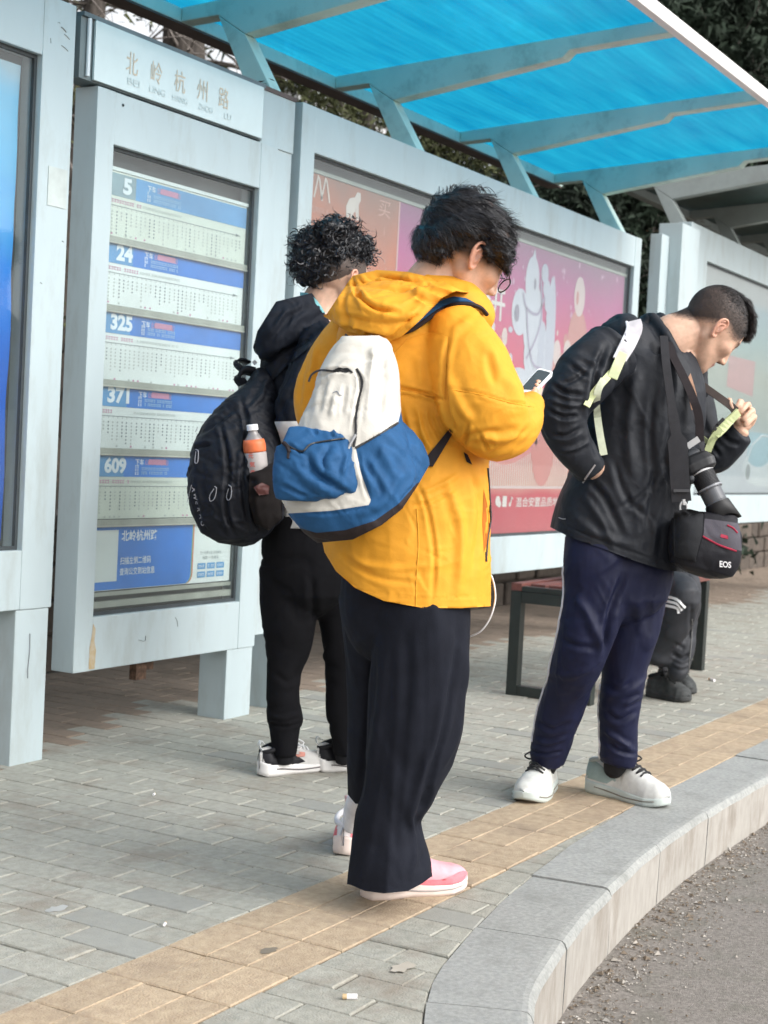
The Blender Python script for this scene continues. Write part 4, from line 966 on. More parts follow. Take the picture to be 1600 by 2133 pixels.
# ------------------------------------------------------------------ heads
def sd_ell(P, c, r, ax=None):
    q = (P-np.array(c)); r = np.array(r); k = np.linalg.norm(q/r, axis=1); k2 = np.linalg.norm(q/(r*r), axis=1)+1e-9
    return k*(k-1)/k2
def sd_cap(P, a, b, r1, r2):
    a, b = np.array(a), np.array(b); ab = b-a; t = np.clip(((P-a)@ab)/(ab@ab), 0, 1); return np.linalg.norm(P-a-t[:, None]*ab, axis=1)-(r1+(r2-r1)*t)
def smin(a, b, k): h = np.clip(.5+.5*(b-a)/k, 0, 1); return b+(a-b)*h-k*h*(1-h)
def smax(a, b, k): return -smin(-a, -b, k)
def head_sd(P):
    S = P.copy(); S[:, 1] = np.abs(S[:, 1])
    d = sd_ell(S, (-.012, 0, .040), (.096, .076, .090))                 # skull
    d = smin(d, sd_ell(S, (.028, 0, .012), (.066, .064, .075)), .03)    # forehead to cheek
    d = smin(d, sd_ell(S, (.040, 0, -.048), (.052, .050, .062)), .03)   # muzzle
    d = smin(d, sd_cap(S, (.000, .052, -.040), (.068, .014, -.088), .014, .018), .028)  # jaw line
    d = smin(d, sd_ell(S, (.078, 0, -.094), (.017, .019, .016)), .016)  # chin
    d = smin(d, sd_ell(S, (.062, .038, -.010), (.024, .024, .019)), .02)   # cheekbone
    d = smin(d, sd_cap(S, (.086, .006, .034), (.076, .040, .032), .010, .008), .012)    # brow
    d = smax(d, -sd_ell(S, (.101, .030, .013), (.018, .017, .011)), .012)  # eye socket
    d = smin(d, sd_ell(S, (.077, .030, .012), (.0125, .0135, .0115)), .003)  # eyeball and lid
    d = smin(d, sd_cap(S, (.089, 0, .020), (.109, 0, -.026), .0065, .0095), .010)  # nose bridge
    d = smin(d, sd_ell(S, (.100, .011, -.031), (.011, .008, .008)), .006)  # nostril wings
    d = smax(d, -sd_ell(S, (.107, .006, -.038), (.005, .0035, .004)), .003)
    d = smin(d, sd_cap(S, (.0945, 0, -.055), (.082, .022, -.059), .0058, .003), .006)   # upper lip
    d = smin(d, sd_cap(S, (.0925, 0, -.066), (.081, .020, -.063), .0062, .003), .006)   # lower lip
    d = smax(d, -sd_cap(S, (.103, 0, -.0605), (.085, .025, -.0615), .0026, .0014), .003)
    return d
def head_mesh(mb, pos, f, u, sc=1.0, ear=True, sub=6):
    f = Vector(f).normalized(); u = (Vector(u)-f*Vector(u).dot(f)).normalized(); l = u.cross(f)
    bm = bmesh.new(); bmesh.ops.create_icosphere(bm, subdivisions=sub, radius=1)
    D = np.array([v.co[:] for v in bm.verts]); F = [tuple(v.index for v in q.verts) for q in bm.faces]; bm.free()
    c0 = np.array((.015, 0, 0.0)); lo = np.zeros(len(D)); hi = np.full(len(D), .2)
    for _ in range(26):
        mid = (lo+hi)/2; s_ = head_sd(c0+D*mid[:, None]); o = s_ > 0; hi[o] = mid[o]; lo[~o] = mid[~o]
    L_ = c0+D*hi[:, None]
    R3 = np.array([f[:], l[:], u[:]])
    W_ = np.array(pos)+(L_*sc)@R3; mb.add([Vector(w) for w in W_], F)
    tw = lambda x, y, z: Vector(pos)+(f*x+l*y+u*z)*sc
    if ear:
        for sgn in (1, -1):
            E = catmull([tw(x, sgn*y, z) for x, y, z in ((.004, .076, .000), (.008, .079, .014), (.004, .083, .026), (-.008, .088, .030), (-.019, .091, .022), (-.022, .092, .006), (-.017, .090, -.010), (-.010, .087, -.022), (-.002, .083, -.030), (.006, .078, -.026), (.007, .074, -.016))], 4)
            k_ = len(E); mb.tube(E, [(.0042+.0012*(i/k_ > .75))*sc for i in range(k_)], 10)
            tube2(mb, [tw(.000, sgn*.068, .002), tw(-.006, sgn*.0815, .003)], [.013*sc, .0135*sc], [.024*sc, .025*sc], ax=u, n=20, cap=.2)
            E2 = catmull([tw(x, sgn*y, z) for x, y, z in ((.000, .083, .018), (-.011, .088, .010), (-.012, .089, -.004), (-.004, .085, -.016))], 4); mb.tube(E2, .0032*sc, 8)
            mb.tube([tw(.007, sgn*.076, -.010), tw(.006, sgn*.081, -.001)], [.0042*sc, .0036*sc], 8)
    return f, l, u
def head_attrs(me, pos, f, l, u, sc, hairf):
    A = co_of(me); P = (A-np.array(pos)); L_ = np.stack([P@np.array(f[:]), P@np.array(l[:]), P@np.array(u[:])], 1)/sc; S = np.abs(L_[:, 1])
    X, Z = L_[:, 0], L_[:, 2]; inh = (np.linalg.norm(L_-np.array((.02, 0, 0)), axis=1) < .17)
    earz = (S > .0775) & (((X+.007)/.024)**2+((Z-.001)/.037)**2 < 1)
    red = np.where(earz & inh, .75, 0)+np.exp(-((X-.105)**2+S**2+(Z+.028)**2)/.00022)*.35*inh+np.exp(-((X-.07)**2+(S-.04)**2+(Z+.015)**2)/.0006)*.28*inh
    attr(me, 'red', np.clip(red, 0, 1))
    lip = np.exp(-((Z+.0605)/.0075)**4)*(X > .078)*(S < .024)*inh; attr(me, 'lip', np.clip(lip, 0, 1)*.95)
    eyeline = np.exp(-(((Z-.0075-.0+.10*(S-.03)**2*20)/.0024)**2))*(np.abs(S-.031) < .014)*(X > .066)*inh
    brow = np.exp(-(((Z-.032+.06*np.abs(S-.03))/.0055)**2))*(np.abs(S-.031) < .020)*(X > .06)*.95*inh
    nostr = np.exp(-((X-.105)**2+(S-.006)**2+(Z+.038)**2)/.000014)*inh
    concha = np.exp(-((X+.002)**2+(Z+.004)**2)/.00006)*earz*.45
    attr(me, 'dark', np.clip(eyeline+brow+nostr+concha, 0, 1))
    hh = np.clip(hairf(X, S, Z), 0, 1)*inh*(~earz); attr(me, 'hairy', hh)
    return L_
# ------------------------------------------------------------------ hair strands
def strands(roots, normals, dirf, length, seg=6, width=.0012, curl=0, curlf=0, seed=0, jit=.25, lift=.35, follow=None):
    'ribbons that start on a surface and bend along a flow direction'
    r = np.random.RandomState(seed); n = len(roots); P = roots.copy(); N_ = normals; V = []; L_ = length(roots) if callable(length) else np.full(n, length); L_ = L_*r.uniform(.6, 1.15, n)
    D0 = dirf(roots); D0 = D0-N_*(D0*N_).sum(1)[:, None]*.9; D0 /= np.linalg.norm(D0, axis=1)[:, None]+1e-9
    D_ = D0+N_*lift+r.normal(0, jit, (n, 3)); D_ /= np.linalg.norm(D_, axis=1)[:, None]
    side = np.cross(D_, N_)+r.normal(0, .3, (n, 3)); side /= np.linalg.norm(side, axis=1)[:, None]; ph = r.uniform(0, 6.28, n)
    pts = [P.copy()]; c = P.copy(); up = np.cross(side, D_)
    for k in range(1, seg+1):
        step = (L_/seg)[:, None]; D_ = D_+(D0-D_)*.18+np.array((0, 0, -.06))+r.normal(0, jit*.25, (n, 3)); D_ /= np.linalg.norm(D_, axis=1)[:, None]
        c = c+D_*step; t = k/seg; off = 0
        if curl: off = (side*np.cos(ph+curlf*t*6.28)[:, None]+up*np.sin(ph+curlf*t*6.28)[:, None])*curl*min(1, t*2)
        pts.append(c+off)
    W_ = width*(1-np.linspace(0, 1, seg+1)**2*.85)
    arr = np.zeros((n, (seg+1)*2, 3))
    for k in range(seg+1): arr[:, 2*k] = pts[k]-side*W_[k]/2; arr[:, 2*k+1] = pts[k]+side*W_[k]/2
    V = arr.reshape(-1, 3); base = np.arange(n)[:, None]*(seg+1)*2
    Fq = np.concatenate([np.stack([base[:, 0]+2*k, base[:, 0]+2*k+1, base[:, 0]+2*k+3, base[:, 0]+2*k+2], 1) for k in range(seg)])
    return V, Fq
def fast_mesh(name, V, F, smooth=True):
    me = bpy.data.meshes.new(name); me.vertices.add(len(V)); me.vertices.foreach_set('co', np.asarray(V, dtype=np.float32).ravel())
    nf = len(F); me.loops.add(nf*4); me.polygons.add(nf); me.loops.foreach_set('vertex_index', np.asarray(F, dtype=np.int32).ravel())
    me.polygons.foreach_set('loop_start', np.arange(nf, dtype=np.int32)*4); me.polygons.foreach_set('loop_total', np.full(nf, 4, dtype=np.int32))
    me.polygons.foreach_set('use_smooth', [smooth]*nf); me.update(); me.validate(); return me
def sample_surface(me, n, seed=0, wf=None):
    r = np.random.RandomState(seed); A = co_of(me); N_ = no_of(me); w = np.ones(len(A)) if wf is None else np.clip(wf(A, N_), 0, None)
    if w.sum() <= 0: w += 1
    i = r.choice(len(A), n, p=w/w.sum()); return A[i]+r.normal(0, .0015, (n, 3)), N_[i]
# ------------------------------------------------------------------ shoes
def shoe(person, heel, toe, width=.10, H=.11, mats=None, sole_h=.03, lab=None, toe_up=.012, heel_up=.0, collar=.085, laces=True, panels=None, bulge=1.0, lacecol=None, pull=False, tongue=.02):
    'running shoe: rockered foam sole, padded upper, collar, tongue, laces'
    heel = Vector(heel); toe = Vector(toe); ax = toe-heel; L_ = ax.length; ax.normalize(); sd = Vector((0, 0, 1)).cross(ax).normalized(); up = ax.cross(sd)*-1
    up = sd.cross(ax)*-1
    if up.z < 0: up = -up
    W = lambda t: width/2*(np.interp(t, [0, .02, .06, .2, .42, .62, .8, .92, .97, .99, 1], [.10, .36, .60, .78, .76, .96, .98, .74, .50, .30, .05]))
    bend = lambda t: .010*math.sin(t*3.1)
    rk = lambda t: toe_up*max(0, (t-.72)/.28)**2+heel_up*0+.006*max(0, (.12-t)/.12)**2
    e = empty('shoe', heel) if False else None
    root = None
    ns = 50; nr = 26
    def q(t, a, b): return heel+ax*(t*L_)+sd*(a+bend(t))+up*b
    # sole
    mb = MB(); V = []
    for i in range(ns+1):
        t = i/ns; w = W(t)*1.06*bulge; h0 = rk(t); h1 = h0+sole_h*np.interp(t, [0, .1, .5, .8, 1], [1.25, 1.15, .95, .75, .62])
        ring = [(-w*.90, h0), (-w*.99, h0+.3*(h1-h0)), (-w*.95, h0+.55*(h1-h0)), (-w*1.0, h0+.82*(h1-h0)), (-w*.93, h1), (0, h1), (w*.93, h1), (w*1.0, h0+.82*(h1-h0)), (w*.95, h0+.55*(h1-h0)), (w*.99, h0+.3*(h1-h0)), (w*.90, h0), (0, h0)]
        V += [q(t, a, b) for a, b in ring]
    n = 12; F = [(i*n+j, i*n+(j+1) % n, (i+1)*n+(j+1) % n, (i+1)*n+j) for i in range(ns) for j in range(n)]+[tuple(range(n))[::-1], tuple(ns*n+j for j in range(n))]
    mb.add(V, F); so = mb.build('shoe_sole', mats['sole'], person, smooth=True)
    if lab: so['label'] = lab+' sole'
    # outsole rubber
    mb = MB(); V = []
    for i in range(ns+1):
        t = .03+.92*i/ns; w = W(t)*.96*bulge; h0 = rk(t)-.001
        V += [q(t, -w*.94, h0+.006), (q(t, -w*.86, h0)), q(t, w*.86, h0), q(t, w*.94, h0+.006)]
    F = [(i*4+j, i*4+j+1, (i+1)*4+j+1, (i+1)*4+j) for i in range(ns) for j in range(3)]; mb.add(V, F); mb.build('outsole', mats['out'], so, smooth=True)
    # upper
    mb = MB(); V = []
    topz = lambda t: sole_h*.6+(H-sole_h*.6)*np.interp(t, [0, .05, .14, .3, .42, .58, .75, .88, .95, .99, 1], [.55, .84, .88, .74, .92, .78, .58, .44, .30, .12, .02])
    for i in range(ns+1):
        t = i/ns; w = W(t)*.97; b0 = rk(t)+sole_h*.55; b1 = rk(t)+topz(t)
        for j in range(nr):
            a = math.pi*(j/(nr-1)); c, s = math.cos(a), math.sin(a); ex = .72 if t > .4 else .55
            V.append(q(t, -w*math.copysign(abs(c)**.75, c)*(1-.25*s*(t < .5)-.1*s), b0+(b1-b0)*(s**ex)))
    F = [(i*nr+j, i*nr+j+1, (i+1)*nr+j+1, (i+1)*nr+j) for i in range(ns) for j in range(nr-1)]+[tuple(range(nr)), tuple(ns*nr+j for j in range(nr))[::-1]]
    mb.add(V, F); me = mesh('u', mb.V, mb.F, True); u = link('shoe_upper', me, mats['upper'], person)
    if lab: u['label'] = lab
    bv = bvh_of(me)
    # collar ring + tongue
    mb = MB(); P = [q(.20+.155*math.cos(a), .031*math.sin(a), H*.86+.012*math.cos(a+.3)) for a in np.linspace(0, 6.2832, 25)]
    mb.tube(P, .0075, 8, cap=False); mb.build('collar', mats.get('collar', mats['upper']), u, smooth=True)
    mb = MB(); tube2(mb, [q(.50, 0, H*.70), q(.40, 0, H*.92), q(.34, 0, H*1.08+tongue)], [.020, .024, .026], [.006, .007, .006], ax=up, n=14, cap=.5); mb.build('tongue', mats.get('tongue', mats['upper']), u, smooth=True)
    def onu(t, a, off=.002):
        w = W(t)*.97; b0 = rk(t)+sole_h*.55; b1 = rk(t)+topz(t); s = math.sin(a); c = math.cos(a); ex = .72 if t > .4 else .55
        return q(t, -w*math.copysign(abs(c)**.75, c)*(1-.25*s*(t < .5)-.1*s), b0+(b1-b0)*(s**ex)+off)
    for s_ in (-1, 1):
        mb = MB(); P = []
        for i in range(6, 32):
            t = i/34; w = W(t)*1.06*bulge*.965; h0 = rk(t); h1 = h0+sole_h*np.interp(t, [0, .1, .5, .8, 1], [1.25, 1.15, .95, .75, .62]); P.append(q(t, s_*w, h0+(.55+.10*math.sin(t*9))*(h1-h0)))
        mb.tube(P, .0022, 5); mb.build('sole_groove', mats['out'], so, smooth=True)
    if laces:
        lc_ = lacecol or mats['lace']; mb = MB()
        for k in range(6):
            t = .42+.055*k; mb.tube([onu(t, 1.05), onu(t+.006, 1.35, .006), onu(t+.01, 1.57, .007), onu(t+.006, 1.8, .006), onu(t, 2.1)], .0030, 6)
            if k < 5: mb.tube([onu(t, 1.05), onu(t+.03, 1.57, .009), onu(t+.055, 2.1)], .0030, 6)
        k0 = onu(.40, 1.57, .012)
        for sg in (-1, 1):
            mb.tube(catmull([k0, k0+sd*sg*.022+up*.010+ax*.014, k0+sd*sg*.046-up*.004+ax*.040, k0+sd*sg*.034-up*.018+ax*.016, k0+sd*sg*.006], 4), .0028, 6)
            mb.tube(catmull([k0, k0+sd*sg*.02-up*.01+ax*.01, k0+sd*sg*.034-up*.03+ax*.03], 4), .0021, 6)
        mb.tube([k0-sd*.006, k0+sd*.006], .005, 8)
        mb.build('laces', lc_, u, smooth=True)
    if panels:
        for (nm, poly, m_) in panels:   # polygons in (t, angle)
            mb = MB(); 
            P = []
            for (t0, a0), (t1, a1) in zip(poly, poly[1:]+poly[:1]):
                for s in np.linspace(0, 1, 6, endpoint=False): P.append((t0+(t1-t0)*s, a0+(a1-a0)*s))
            c = (sum(p[0] for p in P)/len(P), sum(p[1] for p in P)/len(P))
            rings = []
            for s in (1, .8, .6, .4, .2): rings.append([onu(c[0]+(p[0]-c[0])*s, c[1]+(p[1]-c[1])*s, 0)+(sd*-math.cos(c[1]+(p[1]-c[1])*s)+up*math.sin(c[1]+(p[1]-c[1])*s))*(.0035 if s < 1 else .0012) for p in P])
            n = len(P); V = [v for r in rings for v in r]+[onu(c[0], c[1], 0)+(sd*-math.cos(c[1])+up*math.sin(c[1]))*.0035]
            F = [(k*n+j, k*n+(j+1) % n, (k+1)*n+(j+1) % n, (k+1)*n+j) for k in range(4) for j in range(n)]+[(4*n+j, 4*n+(j+1) % n, 5*n) for j in range(n)]
            mb.add(V, F); mb.build(nm, m_, u, smooth=True)
    if pull:
        mb = MB(); mb.ribbon(catmull([q(.04, 0, H*.80), q(-.02, 0, H*.98), q(.0, 0, H*1.12), q(.06, 0, H*1.0)], 5), .012, sd, .002); mb.build('pull_tab', mats.get('tab', mats['upper']), u)
    return u
def finger(mb, pts, r0, r1, n=12):
    P = catmull(pts, 4); k = len(P); rr = [r0+(r1-r0)*i/(k-1) for i in range(k)]
    tube2(mb, P, rr, rr, ax=FW, n=n, cap=1.0)
def gp(x, y, z=0.0):
    d = ray(x, y); t = (z-CAM.z)/d.z; return CAM+d*t
DK = cloth('black_trouser_cloth', (.0115, .013, .020), .85, 700, .3, crumple=.10, cs=9, cst=(1, 1, .3))
# ================================================================== PERSON IN THE YELLOW JACKET
Y = Fig(depth_of(3.094, 1.651, 0)); yp = empty('person', gp(820, 1850)); tag(yp, 'person in a yellow hooded jacket and wide black trousers looking down at a phone', 'person')
hf = (RT*.76+FW*.40-UP*.53).normalized(); hu = (RT*.50+UP*.84).normalized(); hpos = Y.p(966, 530, .01)
YEL = cloth('yellow_jacket_cloth', (.75, .33, .026), .66, 500, .14, .04, spec=.25, crumple=.32, cs=8)
# body (skin): head, neck, trunk, arms, hands, legs in one surface
b = MB(); hF, hL, hU = head_mesh(b, hpos, hf, hu, 1.03)
limb(b, Y, [(868, 660, .03, 74, .075), (895, 612, .02, 66, .066), (925, 570, .02, 60, .060), (948, 540, .01, 50, .05)], n=24)
limb(b, Y, [(850, 690, .04, 95, .07), (850, 800, .04, 110, .09), (845, 1000, .03, 100, .09), (840, 1190, .03, 105, .10)], n=24)
limb(b, Y, [(950, 700, -.09, 40, .04), (1010, 850, -.12, 38, .038), (1045, 885, -.08, 34, .033), (1092, 858, .04, 27, .026), (1112, 836, .10, 22, .022)], n=16)
limb(b, Y, [(740, 700, .14, 40, .04), (680, 830, .18, 38, .035), (740, 930, .28, 30, .03), (960, 900, .32, 26, .025), (1075, 850, .2, 22, .02)], n=16)
limb(b, Y, [(870, 1180, -.03, 50, .05), (872, 1450, -.03, 34, .035), (812, 1760, -.02, 28, .03), (808, 1815, -.02, 24, .028)], n=16)
limb(b, Y, [(810, 1180, .08, 50, .05), (795, 1450, .16, 28, .03), (775, 1640, .27, 22, .026), (758, 1700, .33, 18, .024)], n=16)
# right hand closed round the phone
tube2(b, [Y.p(1100, 846, .11), Y.p(1106, 832, .145), Y.p(1112, 818, .17)], [.024, .030, .028], [.018, .016, .014], ax=hf, n=16, cap=.8)
for (dx, dy, w) in ((-6, 3, .13), (-2, -5, .15), (2, -13, .165), (5, -20, .18)):
    finger(b, [Y.p(1112+dx, 828+dy, w), Y.p(1119+dx, 823+dy, w-.02), Y.p(1116+dx*.9, 815+dy, w-.035)], .0088, .0072)
finger(b, [Y.p(1103, 836, .12), Y.p(1110, 824, .10), Y.p(1114, 814, .10)], .0098, .008)
body = remesh(b, .0034, 1); head_attrs(body, hpos, hF, hL, hU, 1.03, lambda X, S, Z: 1/(1+np.exp(-((Z-.005-.55*np.clip(X-.035, 0, 1)+.10*np.clip(.02-X, 0, .06)*3)*260-(-2+0*X))))*((X < .066+.03*(Z > .03))*1.0))
body.materials.append(SKIN); link('body', body, None, yp)
# jacket
b = MB()
limb(b, Y, [(868, 640, .03, 92, .09), (855, 690, .02, 150, .13), (862, 760, .02, 162, .145), (868, 850, .02, 158, .15), (862, 960, .02, 158, .155), (850, 1060, .01, 170, .165), (845, 1140, .01, 176, .175), (848, 1230, .01, 174, .18), (850, 1290, .01, 172, .18)], exp=2.3, n=40, cap=.5)
limb(b, Y, [(945, 690, -.06, 62, .08), (978, 760, -.12, 80, .085), (1006, 840, -.15, 88, .085), (1043, 886, -.12, 74, .072), (1086, 872, -.02, 45, .055), (1105, 842, .07, 29, .036)], exp=2.1, n=32, cap=.7)
limb(b, Y, [(735, 690, .12, 50, .07), (682, 760, .17, 50, .07), (660, 840, .20, 50, .07), (690, 915, .26, 46, .06), (780, 950, .32, 40, .05), (960, 900, .34, 34, .04)], n=24)
tube2(b, [Y.p(990, 655, -.03), Y.p(960, 640, 0.0), Y.p(905, 622, .02), Y.p(850, 632, .05)], [.05, .062, .06, .05], [.075, .085, .09, .08], n=20)   # shoulder yoke and collar base
jk = remesh(b, .0050, 3)
creases(jk, [([(940, 690), (925, 760), (930, 850), (945, 895)], 7, .010), ([(820, 805), (870, 815), (925, 832)], 4, .007), ([(820, 812), (870, 823), (925, 840)], 4, -.004),
 ([(930, 808), (1000, 820), (1060, 838), (1118, 846)], 3.5, .0035), ([(1100, 890), (1060, 928), (1010, 950)], 6, .005), ([(1090, 905), (1040, 915), (990, 900)], 11, -.006), ([(950, 930), (985, 905), (1040, 900)], 8, .006),
 ([(935, 780), (955, 840), (985, 880)], 12, -.006), ([(1000, 700), (1060, 790), (1095, 850)], 16, -.005), ([(835, 850), (850, 920), (880, 960)], 8, .007), ([(870, 850), (880, 900), (900, 940)], 8, -.007), ([(895, 850), (905, 890), (925, 920)], 6, .007),
 ([(870, 1010), (890, 1060), (905, 1160), (900, 1250)], 6, .004), ([(930, 1000), (960, 1100), (955, 1250)], 12, -.006), ([(985, 985), (1000, 1060), (985, 1200)], 9, .006), ([(870, 1030), (920, 1010), (960, 985)], 7, -.005), ([(860, 1055), (900, 1045), (960, 1010)], 6, .005),
 ([(730, 1170), (820, 1185), (900, 1175)], 9, -.004), ([(700, 1150), (780, 1200), (870, 1215)], 7, .004), ([(640, 730), (628, 790), (620, 850)], 7, .006), ([(660, 720), (648, 780)], 6, -.006), ([(985, 660), (940, 700), (925, 760)], 10, -.004),
 ([(1015, 730), (1030, 800)], 9, .004), ([(905, 730), (910, 790)], 9, .005), ([(870, 740), (880, 800)], 10, -.004), ([(690, 1225), (860, 1244), (1016, 1243)], 2.6, .0022), ([(1000, 905), (1015, 940)], 5, .006), ([(975, 880), (965, 935)], 5, .007)])
ruffle(jk, .0020, 3.0, 3); ruffle(jk, .0010, 6.5, 4, ridged=True)
clamp_y(jk, [(560, 1085), (640, 1098), (668, 1112), (676, 1150), (700, 1190), (740, 1225), (800, 1252), (880, 1266), (960, 1267), (1018, 1263), (1060, 1258)])
YJ = link('jacket', jk, YEL, yp); bvY = bvh_of(jk)
# hood lying on the shoulders
b = MB()
limb(b, Y, [(705, 640, .02, 26, .05), (735, 655, -.04, 52, .075), (790, 668, -.10, 58, .085), (850, 668, -.11, 54, .08), (905, 640, -.09, 46, .07), (945, 616, -.05, 30, .05)], exp=2.2, n=30)
limb(b, Y, [(720, 625, .06, 26, .06), (760, 600, .05, 34, .07), (830, 590, .02, 26, .06), (890, 600, -.02, 24, .05), (950, 618, -.01, 18, .04), (984, 630, .03, 14, .03)], n=24)
limb(b, Y, [(725, 640, .03, 40, .05), (800, 640, -.04, 50, .07), (890, 625, -.05, 36, .06)], n=24)
hd = remesh(b, .0042, 2)
creases(hd, [([(735, 575), (745, 610), (775, 640), (830, 650)], 6, .012), ([(700, 655), (760, 668), (830, 672), (900, 650)], 8, .006), ([(700, 672), (770, 690), (820, 694)], 7, -.006), ([(780, 575), (840, 585), (920, 605), (975, 635)], 5, .007), ([(800, 600), (870, 605), (930, 622)], 7, -.007), ([(880, 640), (840, 680), (815, 705)], 6, .006), ([(745, 570), (770, 590), (800, 580)], 5, -.006), ([(720, 600), (715, 640), (730, 690)], 7, .006), ([(860, 610), (900, 630), (930, 625)], 5, .006)])
ruffle(hd, .0032, 5, 8); ruffle(hd, .0024, 9, 9, ridged=True)
clamp_y(hd, [(640, 640), (690, 668), (720, 690), (760, 700), (810, 712), (836, 702), (868, 674), (896, 646), (922, 620), (950, 606), (985, 612), (1010, 640)])
clamp_y(hd, [(640, 660), (680, 655), (722, 592), (735, 574), (785, 562), (850, 566), (910, 580), (960, 604), (998, 612), (1040, 640)], below=False)
link('hood', hd, YEL, yp); bvH = bvh_of(hd)
# stand-up collar flap in front of the chin
b = MB(); limb(b, Y, [(975, 604, .07, 20, .03), (985, 625, .06, 18, .035), (985, 650, .05, 16, .04)], n=16); cm = remesh(b, .005, 2); link('collar', cm, YEL, yp)
# seams and zip
me = patch(bvY, [(822, 735), (850, 705), (900, 690), (935, 700), (930, 760), (926, 834), (900, 826), (870, 818), (820, 806)], .002, .006, 4, Y.D, bulge=.003, edge=3); link('storm_flap', me, YEL, YJ)
b = MB(); b.tube([p for p in on_surf(bvY, [(932, 810), (1000, 822), (1060, 838), (1112, 848)], .0002, Y.D, 6)], .0016, 5); b.build('sleeve_seam', YEL, YJ)
b = MB(); b.tube([p for p in on_surf(bvY, [(868, 1060), (872, 1130), (868, 1200), (866, 1262)], .0002, Y.D, 6)], .0014, 5); b.build('back_seam', YEL, YJ)
zp = cloth('dark_zip', (.10, .045, .02), .5); zb = flat('zip_black', (.02, .02, .022), .4)
b = MB(); b.tube(on_surf(bvY, [(1016, 975), (1020, 1040), (1022, 1080), (1016, 1120), (1013, 1158)], .002, Y.D, 5), .0032, 6); b.build('pocket_zip', zb, YJ)
b = MB(); b.tube(on_surf(bvY, [(1012, 1150), (1013, 1170)], .004, Y.D, 2), .003, 6); b.build('zip_pull', zb, YJ)
me = patch(bvY, [(1008, 1020), (1017, 1060), (1020, 1095), (1014, 1135), (1008, 1150), (1005, 1090)], .0015, .002, 4, Y.D); link('pocket_flap', me, cloth('orange_lining', (.45, .13, .015), .6), YJ)
# trousers
b = MB()
limb(b, Y, [(835, 1195, .02, 120, .14), (838, 1270, .02, 128, .15), (850, 1330, .0, 112, .13)], n=30)
limb(b, Y, [(880, 1250, -.06, 100, .11), (880, 1340, -.06, 102, .115), (872, 1420, -.06, 102, .115), (866, 1500, -.06, 99, .11), (855, 1570, -.05, 92, .105), (834, 1635, -.04, 76, .10), (812, 1695, -.03, 66, .095), (809, 1745, -.02, 72, .105), (812, 1790, -.02, 80, .115), (812, 1850, -.02, 86, .12), (812, 1880, -.02, 86, .12)], n=34, cap=.2)
limb(b, Y, [(780, 1240, .09, 76, .10), (782, 1340, .12, 68, .10), (782, 1450, .16, 64, .095), (780, 1560, .20, 62, .09), (776, 1640, .29, 58, .09), (774, 1690, .31, 56, .09)], n=28, cap=.2)
tr = remesh(b, .0068, 3)
creases(tr, [([(960, 1290), (945, 1400), (925, 1520), (890, 1640), (868, 1730)], 9, .009), ([(975, 1300), (968, 1420), (955, 1530), (915, 1620)], 9, -.006), ([(895, 1560), (870, 1640), (850, 1720)], 10, -.006), ([(870, 1700), (888, 1760), (880, 1810)], 7, .009), ([(855, 1700), (866, 1760), (860, 1820)], 7, -.007), ([(800, 1350), (790, 1500), (770, 1650)], 14, -.006), ([(780, 1330), (768, 1500), (750, 1680)], 9, .006), ([(740, 1832), (800, 1850), (870, 1836)], 2.5, .0022), ([(840, 1300), (850, 1420), (845, 1500)], 16, .004), ([(900, 1640), (880, 1690)], 7, .007)])
ruffle(tr, .004, 2.4, 12, (1, 1, .45)); ruffle(tr, .0016, 5.5, 13, (1, 1, .3), ridged=True)
clamp_y(tr, [(690, 1640), (717, 1646), (735, 1672), (748, 1676)] + [(749, 1676), (752, 1850), (790, 1860), (850, 1857), (884, 1838), (900, 1825)]) if False else None
A = co_of(tr); Q, d = px_of(A); far_ = d > Y.D+.10
for cond, line in ((far_, [(690, 1636), (717, 1646), (740, 1674), (780, 1680), (850, 1670)]), (~far_, [(700, 1838), (730, 1843), (760, 1856), (800, 1861), (850, 1856), (880, 1840), (900, 1825)])):
    Yy = np.interp(Q[:, 0], [p[0] for p in line], [p[1] for p in line]); u = cond & (Q[:, 1] > Yy); dy = (Q[:, 1]-Yy)*d/FOC; A[u] += nU[None]*dy[u][:, None]
set_co(tr, A); link('trousers', tr, DK, yp)
# hair: thick tousled mop
b = MB()
hc = [((862, 505), 8), ((868, 450), 10)]
limb(b, Y, [(900, 492, .0, 42, .062), (925, 468, .0, 54, .078), (955, 448, .0, 52, .085), (990, 450, .01, 44, .082), (1025, 482, .03, 42, .075), (1044, 525, .05, 29, .06), (1046, 548, .07, 14, .04)], n=30)
limb(b, Y, [(893, 470, .0, 28, .06), (885, 500, .0, 25, .055), (892, 520, .0, 26, .055), (900, 530, .0, 20, .05)], n=20)
limb(b, Y, [(905, 515, -.03, 24, .045), (945, 500, -.045, 28, .04), (985, 488, -.045, 26, .035), (1020, 500, -.02, 26, .04)], n=20)
limb(b, Y, [(910, 424, 0, 22, .05), (950, 408, .0, 17, .05), (985, 412, .01, 16, .05), (1018, 430, .02, 14, .045)], n=18)
limb(b, Y, [(900, 500, -.035, 34, .055), (940, 482, -.05, 36, .055), (982, 466, -.055, 36, .055), (1016, 482, -.045, 34, .055), (1036, 516, -.03, 30, .055), (1043, 538, -.01, 18, .05), (1046, 553, .01, 9, .035)], n=26)
limb(b, Y, [(1008, 500, -.055, 16, .03), (1012, 525, -.055, 14, .03), (1016, 545, -.05, 8, .02)], n=16)
limb(b, Y, [(885, 500, -.02, 22, .05), (890, 522, -.02, 22, .05), (912, 532, -.04, 18, .04), (935, 527, -.055, 10, .03)], n=20)
hr = remesh(b, .0046, 2)
ruffle(hr, .0055, 7, 21, (1, 1, 2)); ruffle(hr, .0035, 16, 22, (1, 1, 1.6), ridged=True)
A = co_of(hr); set_co(hr, A-no_of(hr)*.0055)
HR = link('hair', hr, HAIRB, yp)
